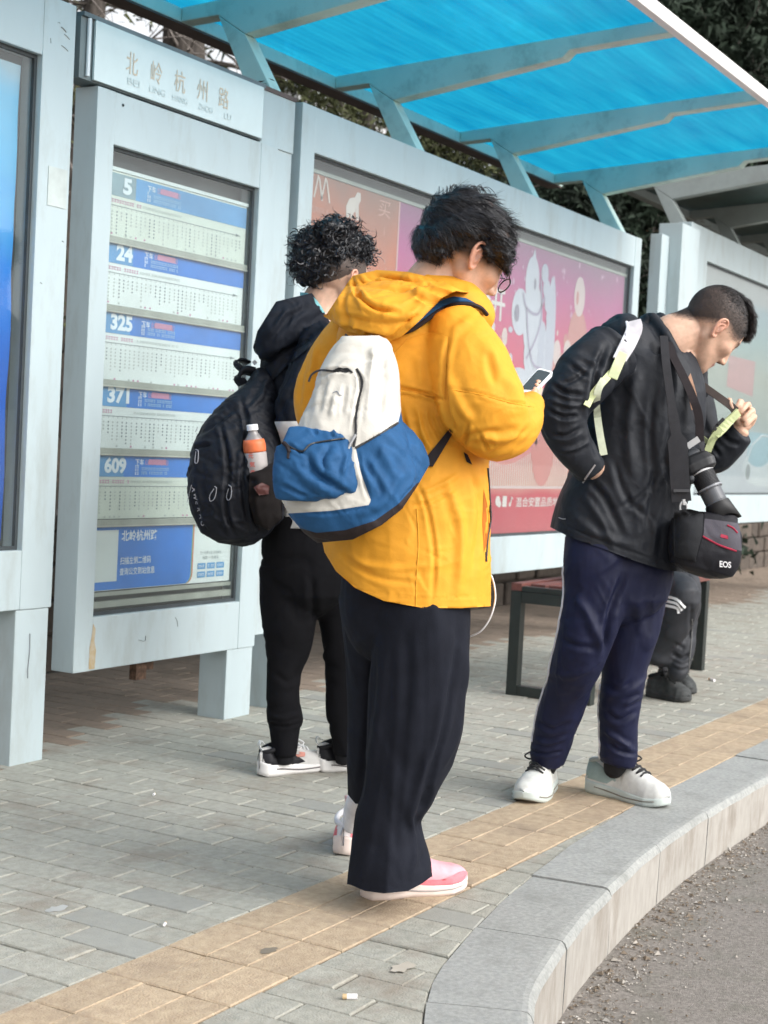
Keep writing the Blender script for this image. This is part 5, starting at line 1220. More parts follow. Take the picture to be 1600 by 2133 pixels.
hcen = np.array(Y.p(955, 455, .0)[:]); crown = np.array(Y.p(905, 440, -.02)[:])
def flowY(P):
    v = P-crown; v += nR*.04; v[:, 2] -= .03; return v/np.linalg.norm(v, axis=1)[:, None]
wf = lambda A, N_: np.where((px_of(A)[0][:, 1] < 590), 1, 0)
R_, N_ = sample_surface(hr, 15000, 31, wf)
V, F = strands(R_, N_, flowY, lambda P: np.where(px_of(P)[0][:, 1] > 490, .018, .040), 6, .0011, curl=.0025, curlf=.8, seed=32, jit=.10, lift=.02)
link('hair_strands', fast_mesh('hair_strands', V, F), HAIRB, HR)
# loose locks: top curl and fringe
b = MB(); r_ = random.Random(3)
for k in range(46):
    x = r_.uniform(915, 1000); P = [Y.p(x, 412+abs(x-955)*.12, r_.uniform(-.03, .03))]
    hgt = r_.uniform(8, 24); sx = r_.uniform(-5, 34); P += [Y.p(x+sx*.3, 404-hgt*.5, 0), Y.p(x+sx*.7, 402-hgt*.8, .01), Y.p(x+sx*1.1, 404-hgt*.4, .01), Y.p(x+sx*1.35, 412, .02)]
    b.tube(catmull(P, 4), [.0007]*17, 3, cap=False)
for k in range(150):
    x = r_.uniform(1012, 1052); y0 = r_.uniform(480, 545); w = r_.uniform(-.02, .08); L_ = r_.uniform(18, 42); sx = r_.uniform(-12, 14)
    P = [Y.p(x, y0, w), Y.p(x+4+sx*.3, y0+L_*.4, w), Y.p(x+2+sx*.8, y0+L_*.75, w), Y.p(x+sx*1.2-4, y0+L_, w)]
    b.tube(catmull(P, 4), [.0013*(1-.06*i) for i in range(13)], 3, cap=False)
for (pts) in ([(1040, 520), (1062, 545), (1066, 560), (1060, 575)], [(1044, 535), (1058, 560), (1072, 552)], [(1036, 560), (1052, 585), (1058, 572)], [(1030, 545), (1046, 575), (1040, 590)]):
    b.tube(catmull([Y.p(x, y, .05) for x, y in pts], 5), .0009, 3, cap=False)
b.build('loose_locks', HAIRB, HR)
# glasses
gb = flat('glasses_black', (.012, .012, .014), .3); gl_ = glass('spectacle_glass', tint=(.97, .98, .98), refl=.25, dirt=.02)
gtw = lambda x, y, z: hpos+(hF*x+hL*y+hU*z)*1.03
b = MB()
for s in (-1, 1):
    c = gtw(.110, s*.034, -.004); P = [c+hL*(.024*math.cos(a)*1.0)+hU*(.0185*math.sin(a)) for a in np.linspace(0, 6.2832, 25)]
    b.tube(P, .0016, 6, cap=False); b.tube([gtw(.108, s*.058, .004), gtw(.09, s*.072, .013), gtw(.01, s*.079, .012), (gtw(-.005, s*.08, .0))], .0015, 6)
b.tube([gtw(.110, -.011, .013), gtw(.112, 0, .015), gtw(.110, .011, .013)], .0015, 6)
G = b.build('glasses', gb, yp)
for s in (-1, 1):
    c = gtw(.110, s*.034, -.004); b = MB(); b.quad([c+hL*(.023*math.cos(a))+hU*(.0178*math.sin(a)) for a in np.linspace(0, 6.2832, 24, endpoint=False)]); b.build('lens', gl_, G)
# shoes
pk_m = {'sole': mat('cream_foam', (.78, .66, .60), .6, var=.03, spec=.3), 'out': mat('rubber_grey', (.45, .40, .38), .8), 'upper': cloth('pale_pink_mesh', (.74, .38, .42), .7, 1500, .25), 'lace': flat('pink_lace', (.75, .40, .42), .8), 'tongue': cloth('pink_tongue', (.72, .48, .48)), 'collar': cloth('white_sock', (.75, .73, .74))}
pinkd = cloth('deep_pink', (.78, .21, .24), .6)
shoe(yp, gp(752, 1872), gp(969, 1852), .098, .105, pk_m, .036, 'pale pink running shoe with a cream sole', laces=False, toe_up=.016, panels=[('side_band', [(.30, .10), (.55, .10), (.88, .35), (.97, .8), (.99, .45), (.90, .06), (.6, .01), (.3, .02)], pinkd), ('toe_band', [(.60, 3.04), (.85, 3.0), (.93, 2.7), (.88, 2.85), (.60, 2.95)], pinkd)])
shoe(yp, gp(712, 1784), gp(786, 1733), .096, .105, dict(pk_m, upper=cloth('white_mesh', (.74, .70, .70), .7, 1500, .25)), .038, 'white running shoe with pink side stripes', laces=False, panels=[('side_band', [(.02, .05), (.5, .05), (.55, .40), (.35, .5), (.04, .45)], pinkd), ('heel_band', [(.16, .75), (.45, .6), (.5, .95), (.3, 1.1)], pinkd), ('side_band_far', [(.02, 3.09), (.5, 3.09), (.5, 2.75), (.04, 2.7)], pinkd)])
b = MB(); limb(b, Y, [(748, 1660, .31, 26, .03), (738, 1690, .35, 25, .034), (732, 1722, .37, 20, .030)], n=16); link('sock', remesh(b, .005, 1), pk_m['collar'], yp)
b = MB(); limb(b, Y, [(806, 1790, -.02, 34, .04), (806, 1850, -.02, 36, .042)], n=16, cap=.3); link('sock', remesh(b, .005, 1), pk_m['collar'], yp)
# ------------------------------------------------------------------ blue and white backpack on the yellow jacket
bk_ = empty('backpack', Y.p(715, 1120, -.15)); tag(bk_, 'blue and cream backpack worn on the yellow jacket', 'backpack')
BW_ = -.20
b = MB()
limb(b, Y, [(768, 722, -.17, 48, .05), (757, 752, -.19, 66, .08), (748, 800, -.21, 80, .10), (738, 860, -.22, 92, .115), (733, 915, -.23, 108, .125), (730, 970, -.24, 128, .13), (727, 1020, -.24, 132, .13), (722, 1065, -.235, 122, .125), (715, 1095, -.23, 108, .11)], exp=2.7, n=44, cap=.6)
limb(b, Y, [(805, 900, -.20, 34, .06), (838, 940, -.21, 40, .06), (848, 980, -.21, 42, .06), (822, 1030, -.21, 40, .06), (770, 1075, -.21, 30, .06)], n=24)
bm_ = remesh(b, .0052, 3)
creases(bm_, [([(745, 770), (752, 800), (743, 850), (735, 900)], 5, .008), ([(742, 935), (755, 990), (770, 1040)], 5, .006), ([(780, 720), (770, 800), (765, 880)], 10, -.006), ([(800, 730), (800, 800), (790, 880)], 8, .006), ([(660, 790), (690, 772), (730, 770)], 5, .006), ([(675, 800), (665, 860)], 7, .005), ([(700, 820), (690, 870)], 6, -.006), ([(720, 800), (712, 865)], 6, .005), ([(745, 932), (790, 905), (826, 883)], 3.5, .005), ([(790, 930), (830, 1000)], 12, -.005), ([(760, 960), (800, 1030)], 8, .005), ([(850, 960), (800, 1040), (740, 1075)], 10, -.004), ([(610, 1062), (680, 1070), (770, 1055)], 4, .004), ([(870, 1000), (830, 1050)], 5, .006)])
ruffle(bm_, .003, 5, 41); ruffle(bm_, .0022, 9, 42, ridged=True)
clamp_y(bm_, [(560, 1050), (600, 1098), (612, 1112), (660, 1131), (735, 1124), (795, 1094), (838, 1060), (868, 1015), (895, 968), (930, 960)])
clamp_y(bm_, [(600, 900), (660, 762), (700, 712), (712, 700), (822, 698), (860, 740)], below=False)
A = co_of(bm_); Q, d = px_of(A)
wh = [(560, 700), (900, 640), (850, 800), (829, 881), (790, 903), (741, 933), (752, 985), (773, 1043), (768, 1052), (690, 1064), (560, 1072), (560, 1046), (575, 1045), (600, 880)]
attr(bm_, 'mk_white', poly_sd(Q, wh)); attr(bm_, 'mk_black', np.where(True, Q[:, 1]-np.interp(Q[:, 0], [560, 610, 660, 720, 780, 830, 870], [1085, 1096, 1110, 1104, 1085, 1050, 1005]), 0))
BLU = (.022, .090, .215); WHT = (.59, .565, .51)
bmat = masked_cloth('backpack_cloth', [(None, BLU), ('mk_white', WHT), ('mk_black', (.03, .022, .022))], .65, .22, 600)
BK = link('pack_body', bm_, bmat, bk_); bvB = bvh_of(bm_)
blu = cloth('blue_canvas', BLU, .62, 600, .25, .08, crumple=.3, cs=12); blk = cloth('black_webbing', (.025, .020, .022), .6, 900, .3); whc = cloth('cream_canvas', WHT, .7, 600, .2)
# front pocket: its own padded shape
b = MB(); limb(b, Y, [(662, 905, -.33, 62, .03), (658, 950, -.345, 76, .04), (658, 1000, -.35, 82, .045), (661, 1028, -.345, 80, .040)], exp=3.2, n=40, cap=.5); pk2 = remesh(b, .0045, 3)
creases(pk2, [([(600, 925), (622, 940), (636, 946)], 4, .006), ([(640, 945), (655, 980), (690, 1010), (735, 1035)], 9, .009), ([(610, 960), (640, 1000), (690, 1030)], 12, -.007), ([(690, 925), (672, 960), (680, 990)], 9, .006), ([(650, 890), (660, 905)], 5, .006), ([(690, 885), (700, 910)], 5, -.005), ([(725, 940), (715, 990)], 7, -.005), ([(585, 1010), (640, 1038)], 6, .005)])
ruffle(pk2, .003, 6, 44); ruffle(pk2, .002, 10, 45, ridged=True)
clamp_y(pk2, [(560, 1040), (600, 1043), (680, 1046), (743, 1043), (760, 1040)]); clamp_y(pk2, [(560, 935), (586, 926), (606, 880), (650, 893), (668, 888), (690, 893), (702, 874), (722, 880), (730, 890)], below=False)
PK = link('front_pocket', pk2, blu, bk_); bvP = bvh_of(pk2)
b = MB(); b.tube(on_surf(bvP, [(592, 920), (606, 932), (630, 940), (648, 925), (690, 917), (718, 913)], .002, Y.D-.35, 5), .0036, 6, flat=.6); b.build('pocket_zip', zb, PK)
b = MB(); b.tube(on_surf(bvP, [(590, 922), (598, 930), (603, 942)], .008, Y.D-.36, 3), .0045, 6); b.tube(on_surf(bvP, [(601, 938), (600, 955)], .008, Y.D-.36, 2), .003, 6); b.build('zip_pull', blk, PK)
b = MB(); b.tube(on_surf(bvB, [(643, 795), (650, 780), (668, 771), (700, 773), (722, 768), (734, 776)], .002, Y.D-.3, 5), .0022, 6); b.build('main_zip', zb, BK)
me = patch(bvB, [(690, 773), (706, 765), (732, 771), (722, 776), (704, 775)], .003, .002, 4, Y.D-.3); link('zip_garage', me, zb, BK)
b = MB(); b.tube(on_surf(bvB, [(743, 768), (752, 785), (754, 805), (747, 835), (742, 870), (741, 905), (737, 930)], .001, Y.D-.28, 4), [.0030]*25, 6); b.build('side_zip', zb, BK)
b = MB(); b.tube(on_surf(bvB, [(741, 933), (790, 905), (829, 881)], .001, Y.D-.25, 6), .0026, 6); b.build('piping', zb, BK)
b = MB(); b.tube(on_surf(bvB, [(741, 905), (730, 925), (726, 935)], .004, Y.D-.3, 3), .003, 6); b.build('zip_pull', flat('metal_pull', (.35, .35, .36), .35), BK)
b = MB(); b.tube(on_surf(bvB, [(694, 818), (702, 815), (707, 822), (712, 823)], .001, Y.D-.3, 3), .0012, 5); b.build('small_mark', flat('mark_grey', (.25, .27, .3)), BK)
# straps
me = patch(bvY, [(838, 690), (868, 668), (898, 645), (918, 626), (945, 617), (972, 621), (996, 634), (975, 633), (945, 632), (920, 642), (890, 662), (862, 683)], .012, .010, 4, Y.D-.1, bulge=.004); link('shoulder_strap', me, blu, bk_)
b = MB(); b.tube(on_surf(bvY, [(838, 694), (862, 685), (892, 664), (922, 644), (950, 634), (980, 634), (1002, 642), (1014, 655)], .012, Y.D-.1, 4), .0065, 8, flat=.8); b.build('strap_edge', blk, bk_)
me = patch(bvY, [(880, 970), (902, 972), (944, 902), (936, 893), (890, 950)], .006, .004, 4, Y.D-.1); link('lower_strap', me, blk, bk_)
me = patch(bvY, [(966, 942), (974, 946), (984, 968), (972, 962)], .004, .003, 3, Y.D-.1); link('strap_end', me, blk, bk_)
b = MB(); b.ribbon(catmull([Y.p(722, 700, -.19), Y.p(738, 713, -.20), Y.p(758, 713, -.20), Y.p(772, 702, -.19)], 4), .02, FW, .005); b.build('carry_handle', blk, bk_)
# ------------------------------------------------------------------ phone and cable
ph = empty('phone', Y.p(1120, 795, .1)); tag(ph, 'smartphone in a white case held out by the person in yellow', 'phone')
c0 = Y.p(1118, 796, .12); along = (Y.p(1151, 772, .21)-Y.p(1112, 812, .13)).normalized(); wide = (Y.p(1086, 802, .10)-Y.p(1120, 768, .19)); wide = (Y.p(1082, 812, .15)-Y.p(1112, 814, .12)); 
qA, qB, qC, qD = Y.p(1078, 815, .10), Y.p(1112, 817, .10), Y.p(1154, 774, .20), Y.p(1122, 766, .20)
nn = ((qB-qA).cross(qD-qA)).normalized(); nn = nn if nn.dot(FW) < 0 else -nn
def rounded(a, b_, c, d, r=.2, n=5):
    cs = [a, b_, c, d]; out = []
    for i in range(4):
        p, q, s = cs[i-1], cs[i], cs[(i+1) % 4]; u = (p-q)*r*.5 if i % 2 == 0 else (p-q)*r; v = (s-q)*r if i % 2 == 0 else (s-q)*r*.5
        for k in range(n+1):
            t = k/n; out.append(q+u*(1-t)**2+v*t**2)
    return out
ring = rounded(qA, qB, qC, qD); b = MB(); b.prism(ring, -nn*.011); b.build('case', mat('white_case', (.74, .80, .84), .35, var=.02), ph, bevel=.0015)
cc = sum(ring, Vector())/len(ring); b = MB(); b.quad([cc+(p-cc)*.84+nn*.0016 for p in ring]); b.build('screen', mat('dark_screen', (.025, .045, .055), .12, var=.2, spec=.6), ph)
cb = MB(); cb.tube(catmull([Y.p(1014, 1190, .03), Y.p(1026, 1205, .02), Y.p(1032, 1245, .02), Y.p(1022, 1285, .02), Y.p(1002, 1314, .03), Y.p(975, 1327, .05), Y.p(965, 1328, .08)], 8), .0022, 8)
tag(cb.build('charging_cable', mat('white_cable', (.78, .75, .74), .4, var=.02), None, smooth=True), 'white charging cable hanging in a loop from the yellow jacket hem', 'cable')
# ================================================================== PERSON IN BLACK JACKET, SEEN FROM BEHIND
K = Fig(depth_of(4.08, 2.55, 0)); kp = empty('person', gp(640, 1608)); tag(kp, 'curly haired person in a black jacket half hidden behind the yellow jacket', 'person')
kf = (RT*.72+FW*.66-UP*.22).normalized(); ku = (RT*.12+UP*.98-FW*.0).normalized(); kpos = K.p(703, 585, .02)
BJ = cloth('black_jacket_cloth', (.009, .0115, .018), .8, 600, .2, crumple=.3, cs=10)
b = MB(); kF, kL, kU = head_mesh(b, kpos, kf, ku, 1.0)
limb(b, K, [(655, 690, .02, 62, .08), (668, 640, .02, 46, .06), (690, 600, .02, 42, .055)], n=20)
limb(b, K, [(650, 700, .03, 75, .09), (650, 900, .03, 75, .1), (645, 1110, .03, 70, .1)], n=20)
limb(b, K, [(690, 700, -.14, 30, .04), (625, 860, -.16, 28, .035), (690, 960, .0, 24, .03), (780, 960, .15, 20, .025)], n=14)
limb(b, K, [(600, 700, .2, 30, .04), (600, 860, .24, 28, .035), (690, 960, .3, 24, .03), (780, 960, .3, 20, .025)], n=14)
for wx, x0, x1, x2 in ((.0, 610, 600, 592), (.07, 680, 712, 718)): limb(b, K, [(x0, 1090, wx, 34, .05), (x1, 1340, wx, 18, .022), (x2, 1545, wx, 16, .02)], n=14)
for sgn, w in ((0, .17), (1, .30)):
    tube2(b, [K.p(775, 960, w), K.p(800, 955, w)], [.03, .03], [.015, .015], n=12)
    for k in range(4): finger(b, [K.p(800, 945+k*7, w), K.p(815, 944+k*7, w+.01), K.p(822, 950+k*7, w)], .008, .007)
    finger(b, [K.p(785, 945, w), K.p(800, 935, w+.01), K.p(810, 936, w+.01)], .009, .008)
bo = remesh(b, .0038, 1); head_attrs(bo, kpos, kF, kL, kU, 1.0, lambda X, S, Z: ((Z > .02+.5*np.clip(X-.03, 0, 1)-.9*np.clip(-X-.01, 0, .06)) & (X < .06))*1.0)
bo.materials.append(SKIN); link('body', bo, None, kp)
b = MB()
limb(b, K, [(650, 650, .02, 48, .08), (640, 690, .02, 88, .12), (640, 760, .02, 96, .14), (650, 860, .02, 92, .14), (660, 960, .02, 86, .14), (660, 1060, .02, 82, .14), (655, 1110, .02, 78, .135)], exp=2.3, n=34, cap=.5)
limb(b, K, [(680, 700, -.13, 50, .07), (648, 790, -.17, 52, .07), (622, 860, -.17, 48, .065), (650, 930, -.13, 42, .06), (740, 965, .03, 34, .05)], n=24)
limb(b, K, [(600, 700, .16, 45, .07), (590, 850, .2, 42, .06), (700, 960, .28, 34, .05)], n=20)
limb(b, K, [(640, 640, -.02, 34, .07), (604, 655, -.06, 54, .08), (572, 695, -.09, 50, .08), (556, 728, -.10, 30, .06)], exp=2.2, n=26)   # hood
kj = remesh(b, .0062, 3)
creases(kj, [([(640, 640), (600, 665), (560, 715)], 8, .008), ([(650, 690), (620, 720), (560, 745)], 8, .010), ([(680, 700), (640, 760), (610, 830)], 8, .008), ([(600, 640), (570, 690)], 7, -.006), ([(620, 800), (590, 850), (600, 880)], 7, .007)])
ruffle(kj, .004, 4.5, 61); ruffle(kj, .0026, 8, 62, ridged=True)
clamp_y(kj, [(480, 1092), (560, 1098), (620, 1101), (760, 1105)]); clamp_y(kj, [(480, 780), (524, 735), (536, 690), (575, 628), (625, 616), (650, 610), (700, 690)], below=False)
A = co_of(kj); Q, d = px_of(A); attr(kj, 'mk_white', np.minimum(Q[:, 1]-878+.02*(Q[:, 0]-580), 2000-Q[:, 1]))
KJ = link('jacket', kj, masked_cloth('black_white_jacket', [(None, (.009, .0115, .018)), ('mk_white', (.56, .56, .55))], .7, .12, 600), kp); bvK = bvh_of(kj)
b = MB(); P = [K.p(x, y, w) for x, y, w in ((626, 612, -.03), (640, 614, -.07), (655, 625, -.08), (667, 641, -.07), (676, 655, -.04))]; b.ribbon(catmull(P, 4), .010, UP, .004); b.build('collar_trim', flat('teal_trim', (.16, .42, .45), .6), KJ)
b = MB()
limb(b, K, [(640, 1080, .02, 86, .12), (640, 1180, .02, 96, .13), (640, 1240, .02, 92, .12)], n=28)
limb(b, K, [(600, 1180, .0, 60, .08), (603, 1260, .0, 61, .08), (602, 1330, .0, 52, .07), (592, 1400, .0, 36, .055), (590, 1470, .0, 35, .05), (593, 1500, .0, 37, .05), (592, 1512, .0, 32, .045), (591, 1555, .0, 27, .040), (592, 1574, .0, 25, .036)], n=26, cap=.2)
limb(b, K, [(690, 1180, .05, 55, .08), (705, 1300, .06, 42, .07), (712, 1400, .07, 37, .055), (715, 1480, .07, 37, .05), (717, 1515, .07, 30, .045), (718, 1572, .07, 25, .036)], n=24, cap=.2)
kt = remesh(b, .0062, 2); creases(kt, [([(556, 1507), (592, 1514), (628, 1506)], 3.5, .006), ([(560, 1490), (590, 1497), (626, 1485)], 6, -.006), ([(570, 1400), (600, 1420), (622, 1400)], 8, .004), ([(650, 1200), (655, 1300)], 10, .008)]); ruffle(kt, .0035, 4, 66, (1, 1, 1.6))
link('trousers', kt, cloth('black_joggers', (.0055, .0055, .007), .9, 700, .1), kp)
# curly hair: a rough cap and hundreds of coils
b = MB()
limb(b, K, [(632, 560, .0, 26, .05), (640, 530, .0, 32, .07), (662, 510, .0, 38, .085), (695, 500, .02, 40, .09), (725, 515, .04, 38, .085), (748, 540, .07, 26, .06)], n=26)
limb(b, K, [(640, 500, .0, 16, .04), (655, 484, .0, 14, .04), (680, 476, .0, 13, .04), (708, 480, .01, 15, .05), (735, 500, .02, 18, .05)], n=18)
limb(b, K, [(645, 520, .0, 30, .06), (648, 560, .0, 32, .06), (660, 580, .0, 26, .05), (672, 592, .0, 14, .04)], n=22)
limb(b, K, [(660, 556, -.02, 30, .06), (700, 532, -.03, 30, .06), (740, 532, .02, 24, .06)], n=22)
kh = remesh(b, .0058, 2); ruffle(kh, .015, 7, 71); ruffle(kh, .008, 16, 72); set_co(kh, co_of(kh)-no_of(kh)*.004); KH = link('hair', kh, HAIRB, kp)
wf = lambda A, N_: np.where(px_of(A)[0][:, 1] < np.where(px_of(A)[0][:, 0] > 684, 548, 580), 1, .03)
R_, N_ = sample_surface(kh, 1300, 73, wf); fl = lambda P: N_*.4+np.random.RandomState(4).normal(0, 1, P.shape)
V, F = strands(R_, N_, fl, .050, 12, .0060, curl=.0115, curlf=1.15, seed=74, jit=.35, lift=.25)
link('hair_curls', fast_mesh('hair_curls', V, F), HAIRB, KH)
R_, N_ = sample_surface(kh, 1800, 83, wf); V, F = strands(R_, N_, fl, .026, 8, .0020, curl=.006, curlf=1.3, seed=84, jit=.5, lift=.3); link('hair_fuzz', fast_mesh('hair_fuzz', V, F), HAIRB, KH)
# face mask with ear loop
ktw = lambda x, y, z: kpos+(kF*x+kL*y+kU*z)
b = MB(); P = [ktw(.012, -.080, .020), ktw(.035, -.070, .012), ktw(.06, -.062, .0), ktw(.075, -.05, -.01)]; b.tube(catmull(P, 4), .0016, 6); P = [ktw(.0, -.081, -.030), ktw(.03, -.066, -.055), ktw(.055, -.055, -.07)]; b.tube(catmull(P, 4), .0018, 6)
P = []; bm2 = MB(); V = []; 
for i in range(9):
    a = -1.15+2.3*i/8
    for j in range(6):
        z = -.015-.085*j/5; r = .062+.010*math.sin(j/5*3.14); V.append(ktw(.050+r*math.cos(a)*.95, r*math.sin(a), z))
bm2.add(V, [(i*6+j, i*6+j+1, (i+1)*6+j+1, (i+1)*6+j) for i in range(8) for j in range(5)]); ms_ = bm2.build('face_mask', mat('mask_white', (.75, .75, .76), .8, var=.02), kp, smooth=True); b.build('ear_loop', mat('loop_white', (.8, .78, .78), .6, var=.02), ms_)
for xs_, ws_ in ((592, .0), (718, .07)):
    b = MB(); limb(b, K, [(xs_, 1560, ws_, 22, .030), (xs_, 1590, ws_, 19, .026)], n=16, cap=.3); link('sock', remesh(b, .005, 1), cloth('black_ankle_sock', (.012, .012, .014)), kp)
wm = {'sole': mat('white_foam', (.76, .74, .72), .55, var=.03), 'out': mat('rubber_dark', (.12, .11, .11), .8), 'upper': cloth('offwhite_mesh', (.56, .55, .53), .7, 1500, .3), 'lace': flat('white_lace', (.7, .7, .7), .8), 'tongue': cloth('grey_tongue', (.5, .5, .5)), 'collar': cloth('black_lining', (.02, .02, .022)), 'tab': flat('pale_tab', (.6, .62, .62))}
bkp = cloth('black_overlay', (.015, .015, .018), .4); wtp = cloth('white_overlay', (.66, .66, .67), .45); cor = cloth('coral_overlay', (.60, .27, .22), .6)
PAN = [('heel_panel', [(.01, .06), (.46, .06), (.60, .20), (.26, 1.05), (.02, 1.0)], bkp), ('side_swoosh', [(.20, .95), (.36, .42), (.52, .55), (.46, .68), (.36, .62), (.26, 1.12)], wtp), ('coral_loop', [(.46, .35), (.60, .45), (.62, .75), (.52, .72), (.56, .58), (.47, .48)], cor), ('heel_panel_far', [(.02, 3.0), (.30, 3.0), (.34, 2.7), (.20, 2.2), (.03, 2.2)], bkp)]
shoe(kp, gp(539, 1617), gp(674, 1600), .098, .100, wm, .034, 'white trainer with a black heel panel', panels=PAN, pull=True)
shoe(kp, gp(658, 1606), gp(790, 1600), .098, .100, wm, .034, 'second white trainer with a black heel panel', panels=PAN, pull=True)
# ------------------------------------------------------------------ black backpack with bottle
kb = empty('backpack', K.p(500, 1130, -.1)); tag(kb, 'bulging black backpack with a drink bottle in its side pocket', 'backpack')
nyl = cloth('black_nylon', (.0065, .008, .013), .6, 500, .3, spec=.25, crumple=.3, cs=12); mesh_m = cloth('black_mesh', (.009, .007, .007), .8, 2500, .6)
b = MB()
limb(b, K, [(548, 778, -.03, 16, .05), (540, 830, -.06, 40, .09), (520, 880, -.09, 70, .12), (500, 940, -.11, 92, .14), (494, 1000, -.12, 98, .15), (495, 1060, -.12, 92, .145), (506, 1100, -.11, 76, .12)], exp=2.5, n=40, cap=.6)
limb(b, K, [(445, 935, -.16, 40, .07), (430, 985, -.17, 38, .08), (440, 1050, -.17, 42, .08), (470, 1095, -.16, 40, .07)], n=26)
limb(b, K, [(548, 940, -.12, 42, .09), (552, 1010, -.12, 44, .10), (545, 1075, -.12, 44, .09)], n=26)
kbm = remesh(b, .0055, 3); creases(kbm, [([(455, 870), (475, 960), (470, 1060), (490, 1120)], 6, .009), ([(500, 820), (515, 900), (505, 1000), (520, 1110)], 6, .008), ([(420, 905), (450, 880), (490, 850)], 6, .007), ([(400, 935), (420, 930), (440, 925)], 5, .008), ([(405, 1030), (415, 1080), (440, 1120)], 6, .007), ([(530, 980), (525, 1060), (545, 1110)], 6, .008), ([(560, 780), (540, 830), (510, 860)], 7, -.006)])
ruffle(kbm, .003, 6, 91); ruffle(kbm, .002, 12, 92, ridged=True)
clamp_y(kbm, [(380, 1040), (402, 1076), (418, 1110), (455, 1131), (505, 1139), (545, 1134), (590, 1092), (620, 1080)])
KB = link('pack_body', kbm, nyl, kb); bvKB = bvh_of(kbm)
b = MB(); b.ribbon(catmull([K.p(528, 778, -.04), K.p(505, 770, -.06), K.p(492, 757, -.06), K.p(500, 750, -.06), K.p(518, 756, -.04)], 5), .024, (RT*.5+UP*.2-FW*.6), .007); b.build('carry_handle', nyl, kb, smooth=True)
b = MB(); b.ribbon(catmull([K.p(506, 800, -.06), K.p(497, 786, -.07), K.p(510, 772, -.07), K.p(530, 775, -.06)], 5), .035, (RT*.4+UP*.5-FW*.6), .010); b.build('strap_pad', nyl, kb, smooth=True)
b = MB(); b.tube([K.p(528, 752, -.07), K.p(533, 758, -.07)], .006, 8); b.build('metal_ring', flat('steel_ring', (.6, .6, .6), .3), kb)
me = patch(bvK, [(545, 770), (580, 745), (640, 705), (655, 715), (600, 760), (560, 800)], .012, .008, 4, K.D-.1); link('shoulder_strap', me, nyl, kb)
for pts in ([(408, 936), (413, 940), (412, 962), (406, 963), (408, 940)], [(447, 1013), (451, 1018), (447, 1038), (438, 1044), (437, 1032), (446, 1018)], [(476, 1010), (482, 1016), (481, 1036), (475, 1042), (472, 1034), (476, 1018)], [(399, 1010), (396, 1022), (393, 1030)], [(395, 1030), (390, 1045)], [(412, 890), (407, 900)]):
    b = MB(); b.tube(on_surf(bvKB, pts, .006, K.D-.2, 3), .0013, 6); b.build('zip_pull', flat('pull_steel', (.30, .30, .32), .35), KB)
b = MB(); pts = [(405, 1012), (408, 1040), (414, 1062), (421, 1092)]
WR = []
for i, ch in enumerate('XWERAO'):
    V, F = text_mesh(ch, 1.0, 1, .02); V[:, :2] -= V[:, :2].mean(0); s_ = .020; x = 404+i*3.6; y = 1020+i*14
    c = hit(bvKB, x, y, .003) or K.p(x, y, -.25); 
    b.add([c+(UP*(-v[0])*s_+RT*v[1]*s_*.75+UP*0) for v in V], F)
b.build('brand_letters', flat('faded_white_letters', (.30, .30, .33)), KB)
# side pocket of mesh and the bottle in it
me = patch(bvKB, [(520, 985), (545, 978), (570, 962), (588, 975), (588, 1080), (560, 1105), (530, 1090), (518, 1040)], .030, .022, 4, K.D-.2, bulge=.026, edge=7); link('mesh_pocket', me, mesh_m, KB)
me = patch(bvKB, [(528, 1015), (545, 1005), (562, 1012), (560, 1030), (540, 1032)], .058, .001, 3, K.D-.25); link('pocket_print', me, flat('dull_red', (.07, .022, .020)), KB)
bt = empty('bottle', K.p(535, 985, -.27)); tag(bt, 'clear plastic drink bottle with an orange label and white cap in the black backpack pocket', 'bottle')
ax0, ax1 = K.p(538, 1004, -.235), K.p(525, 884, -.250); axd = (ax1-ax0); ln = axd.length; axd.normalize(); rad = K.m(22)
def lathe(mb, prof, m=0, n=24):
    a = RT-axd*RT.dot(axd); a.normalize(); c = axd.cross(a); V = []
    for h, r in prof:
        for j in range(n): q = 2*math.pi*j/n; V.append(ax0+axd*(h*ln)+(a*math.cos(q)+c*math.sin(q))*r*rad)
    F = [(i*n+j, i*n+(j+1) % n, (i+1)*n+(j+1) % n, (i+1)*n+j) for i in range(len(prof)-1) for j in range(n)]+[tuple(range(n))[::-1], tuple((len(prof)-1)*n+j for j in range(n))]; mb.add(V, F, m)
clr = mat('clear_plastic_drink', (.42, .39, .38), .15, var=.04, spec=.6); clr.node_tree.nodes['Principled BSDF'].inputs['Transmission Weight'].default_value = .45
b = MB(); lathe(b, [(0, .9), (.05, 1), (.12, .97), (.4, .97), (.62, 1), (.72, .92), (.80, .62), (.86, .44), (.90, .42)]); b.build('bottle_body', clr, bt, smooth=True)
b = MB(); lathe(b, [(.895, .47), (.90, .52), (.985, .52), (1.0, .46)]); b.build('cap', mat('cap_white', (.82, .82, .82), .4, var=.02), bt, smooth=False)
b = MB(); lathe(b, [(.52, 1.01), (.55, 1.03), (.66, 1.03), (.74, .93)]); b.build('orange_band', mat('orange_label', (.72, .17, .06), .45, var=.1, scale=40), bt, smooth=True)
b = MB(); lathe(b, [(.10, 1.0), (.11, 1.02), (.50, 1.02), (.515, 1.0)]); b.build('label', mat('grey_label', (.40, .37, .36), .5, var=.08, scale=30), bt, smooth=True)
b = MB()
for i, ch in enumerate('元気森'):
    V, F = text_mesh(ch, 1.0, 1, .02); V[:, :2] -= V[:, :2].mean(0); c = ax0+axd*ln*(.43-.14*i)-FW*rad*1.05-RT*rad*.30; b.add([c+(RT*v[0]+UP*v[1])*.017 for v in V], F)
b.build('label_letters', flat('red_letters', (.42, .10, .08)), bt)
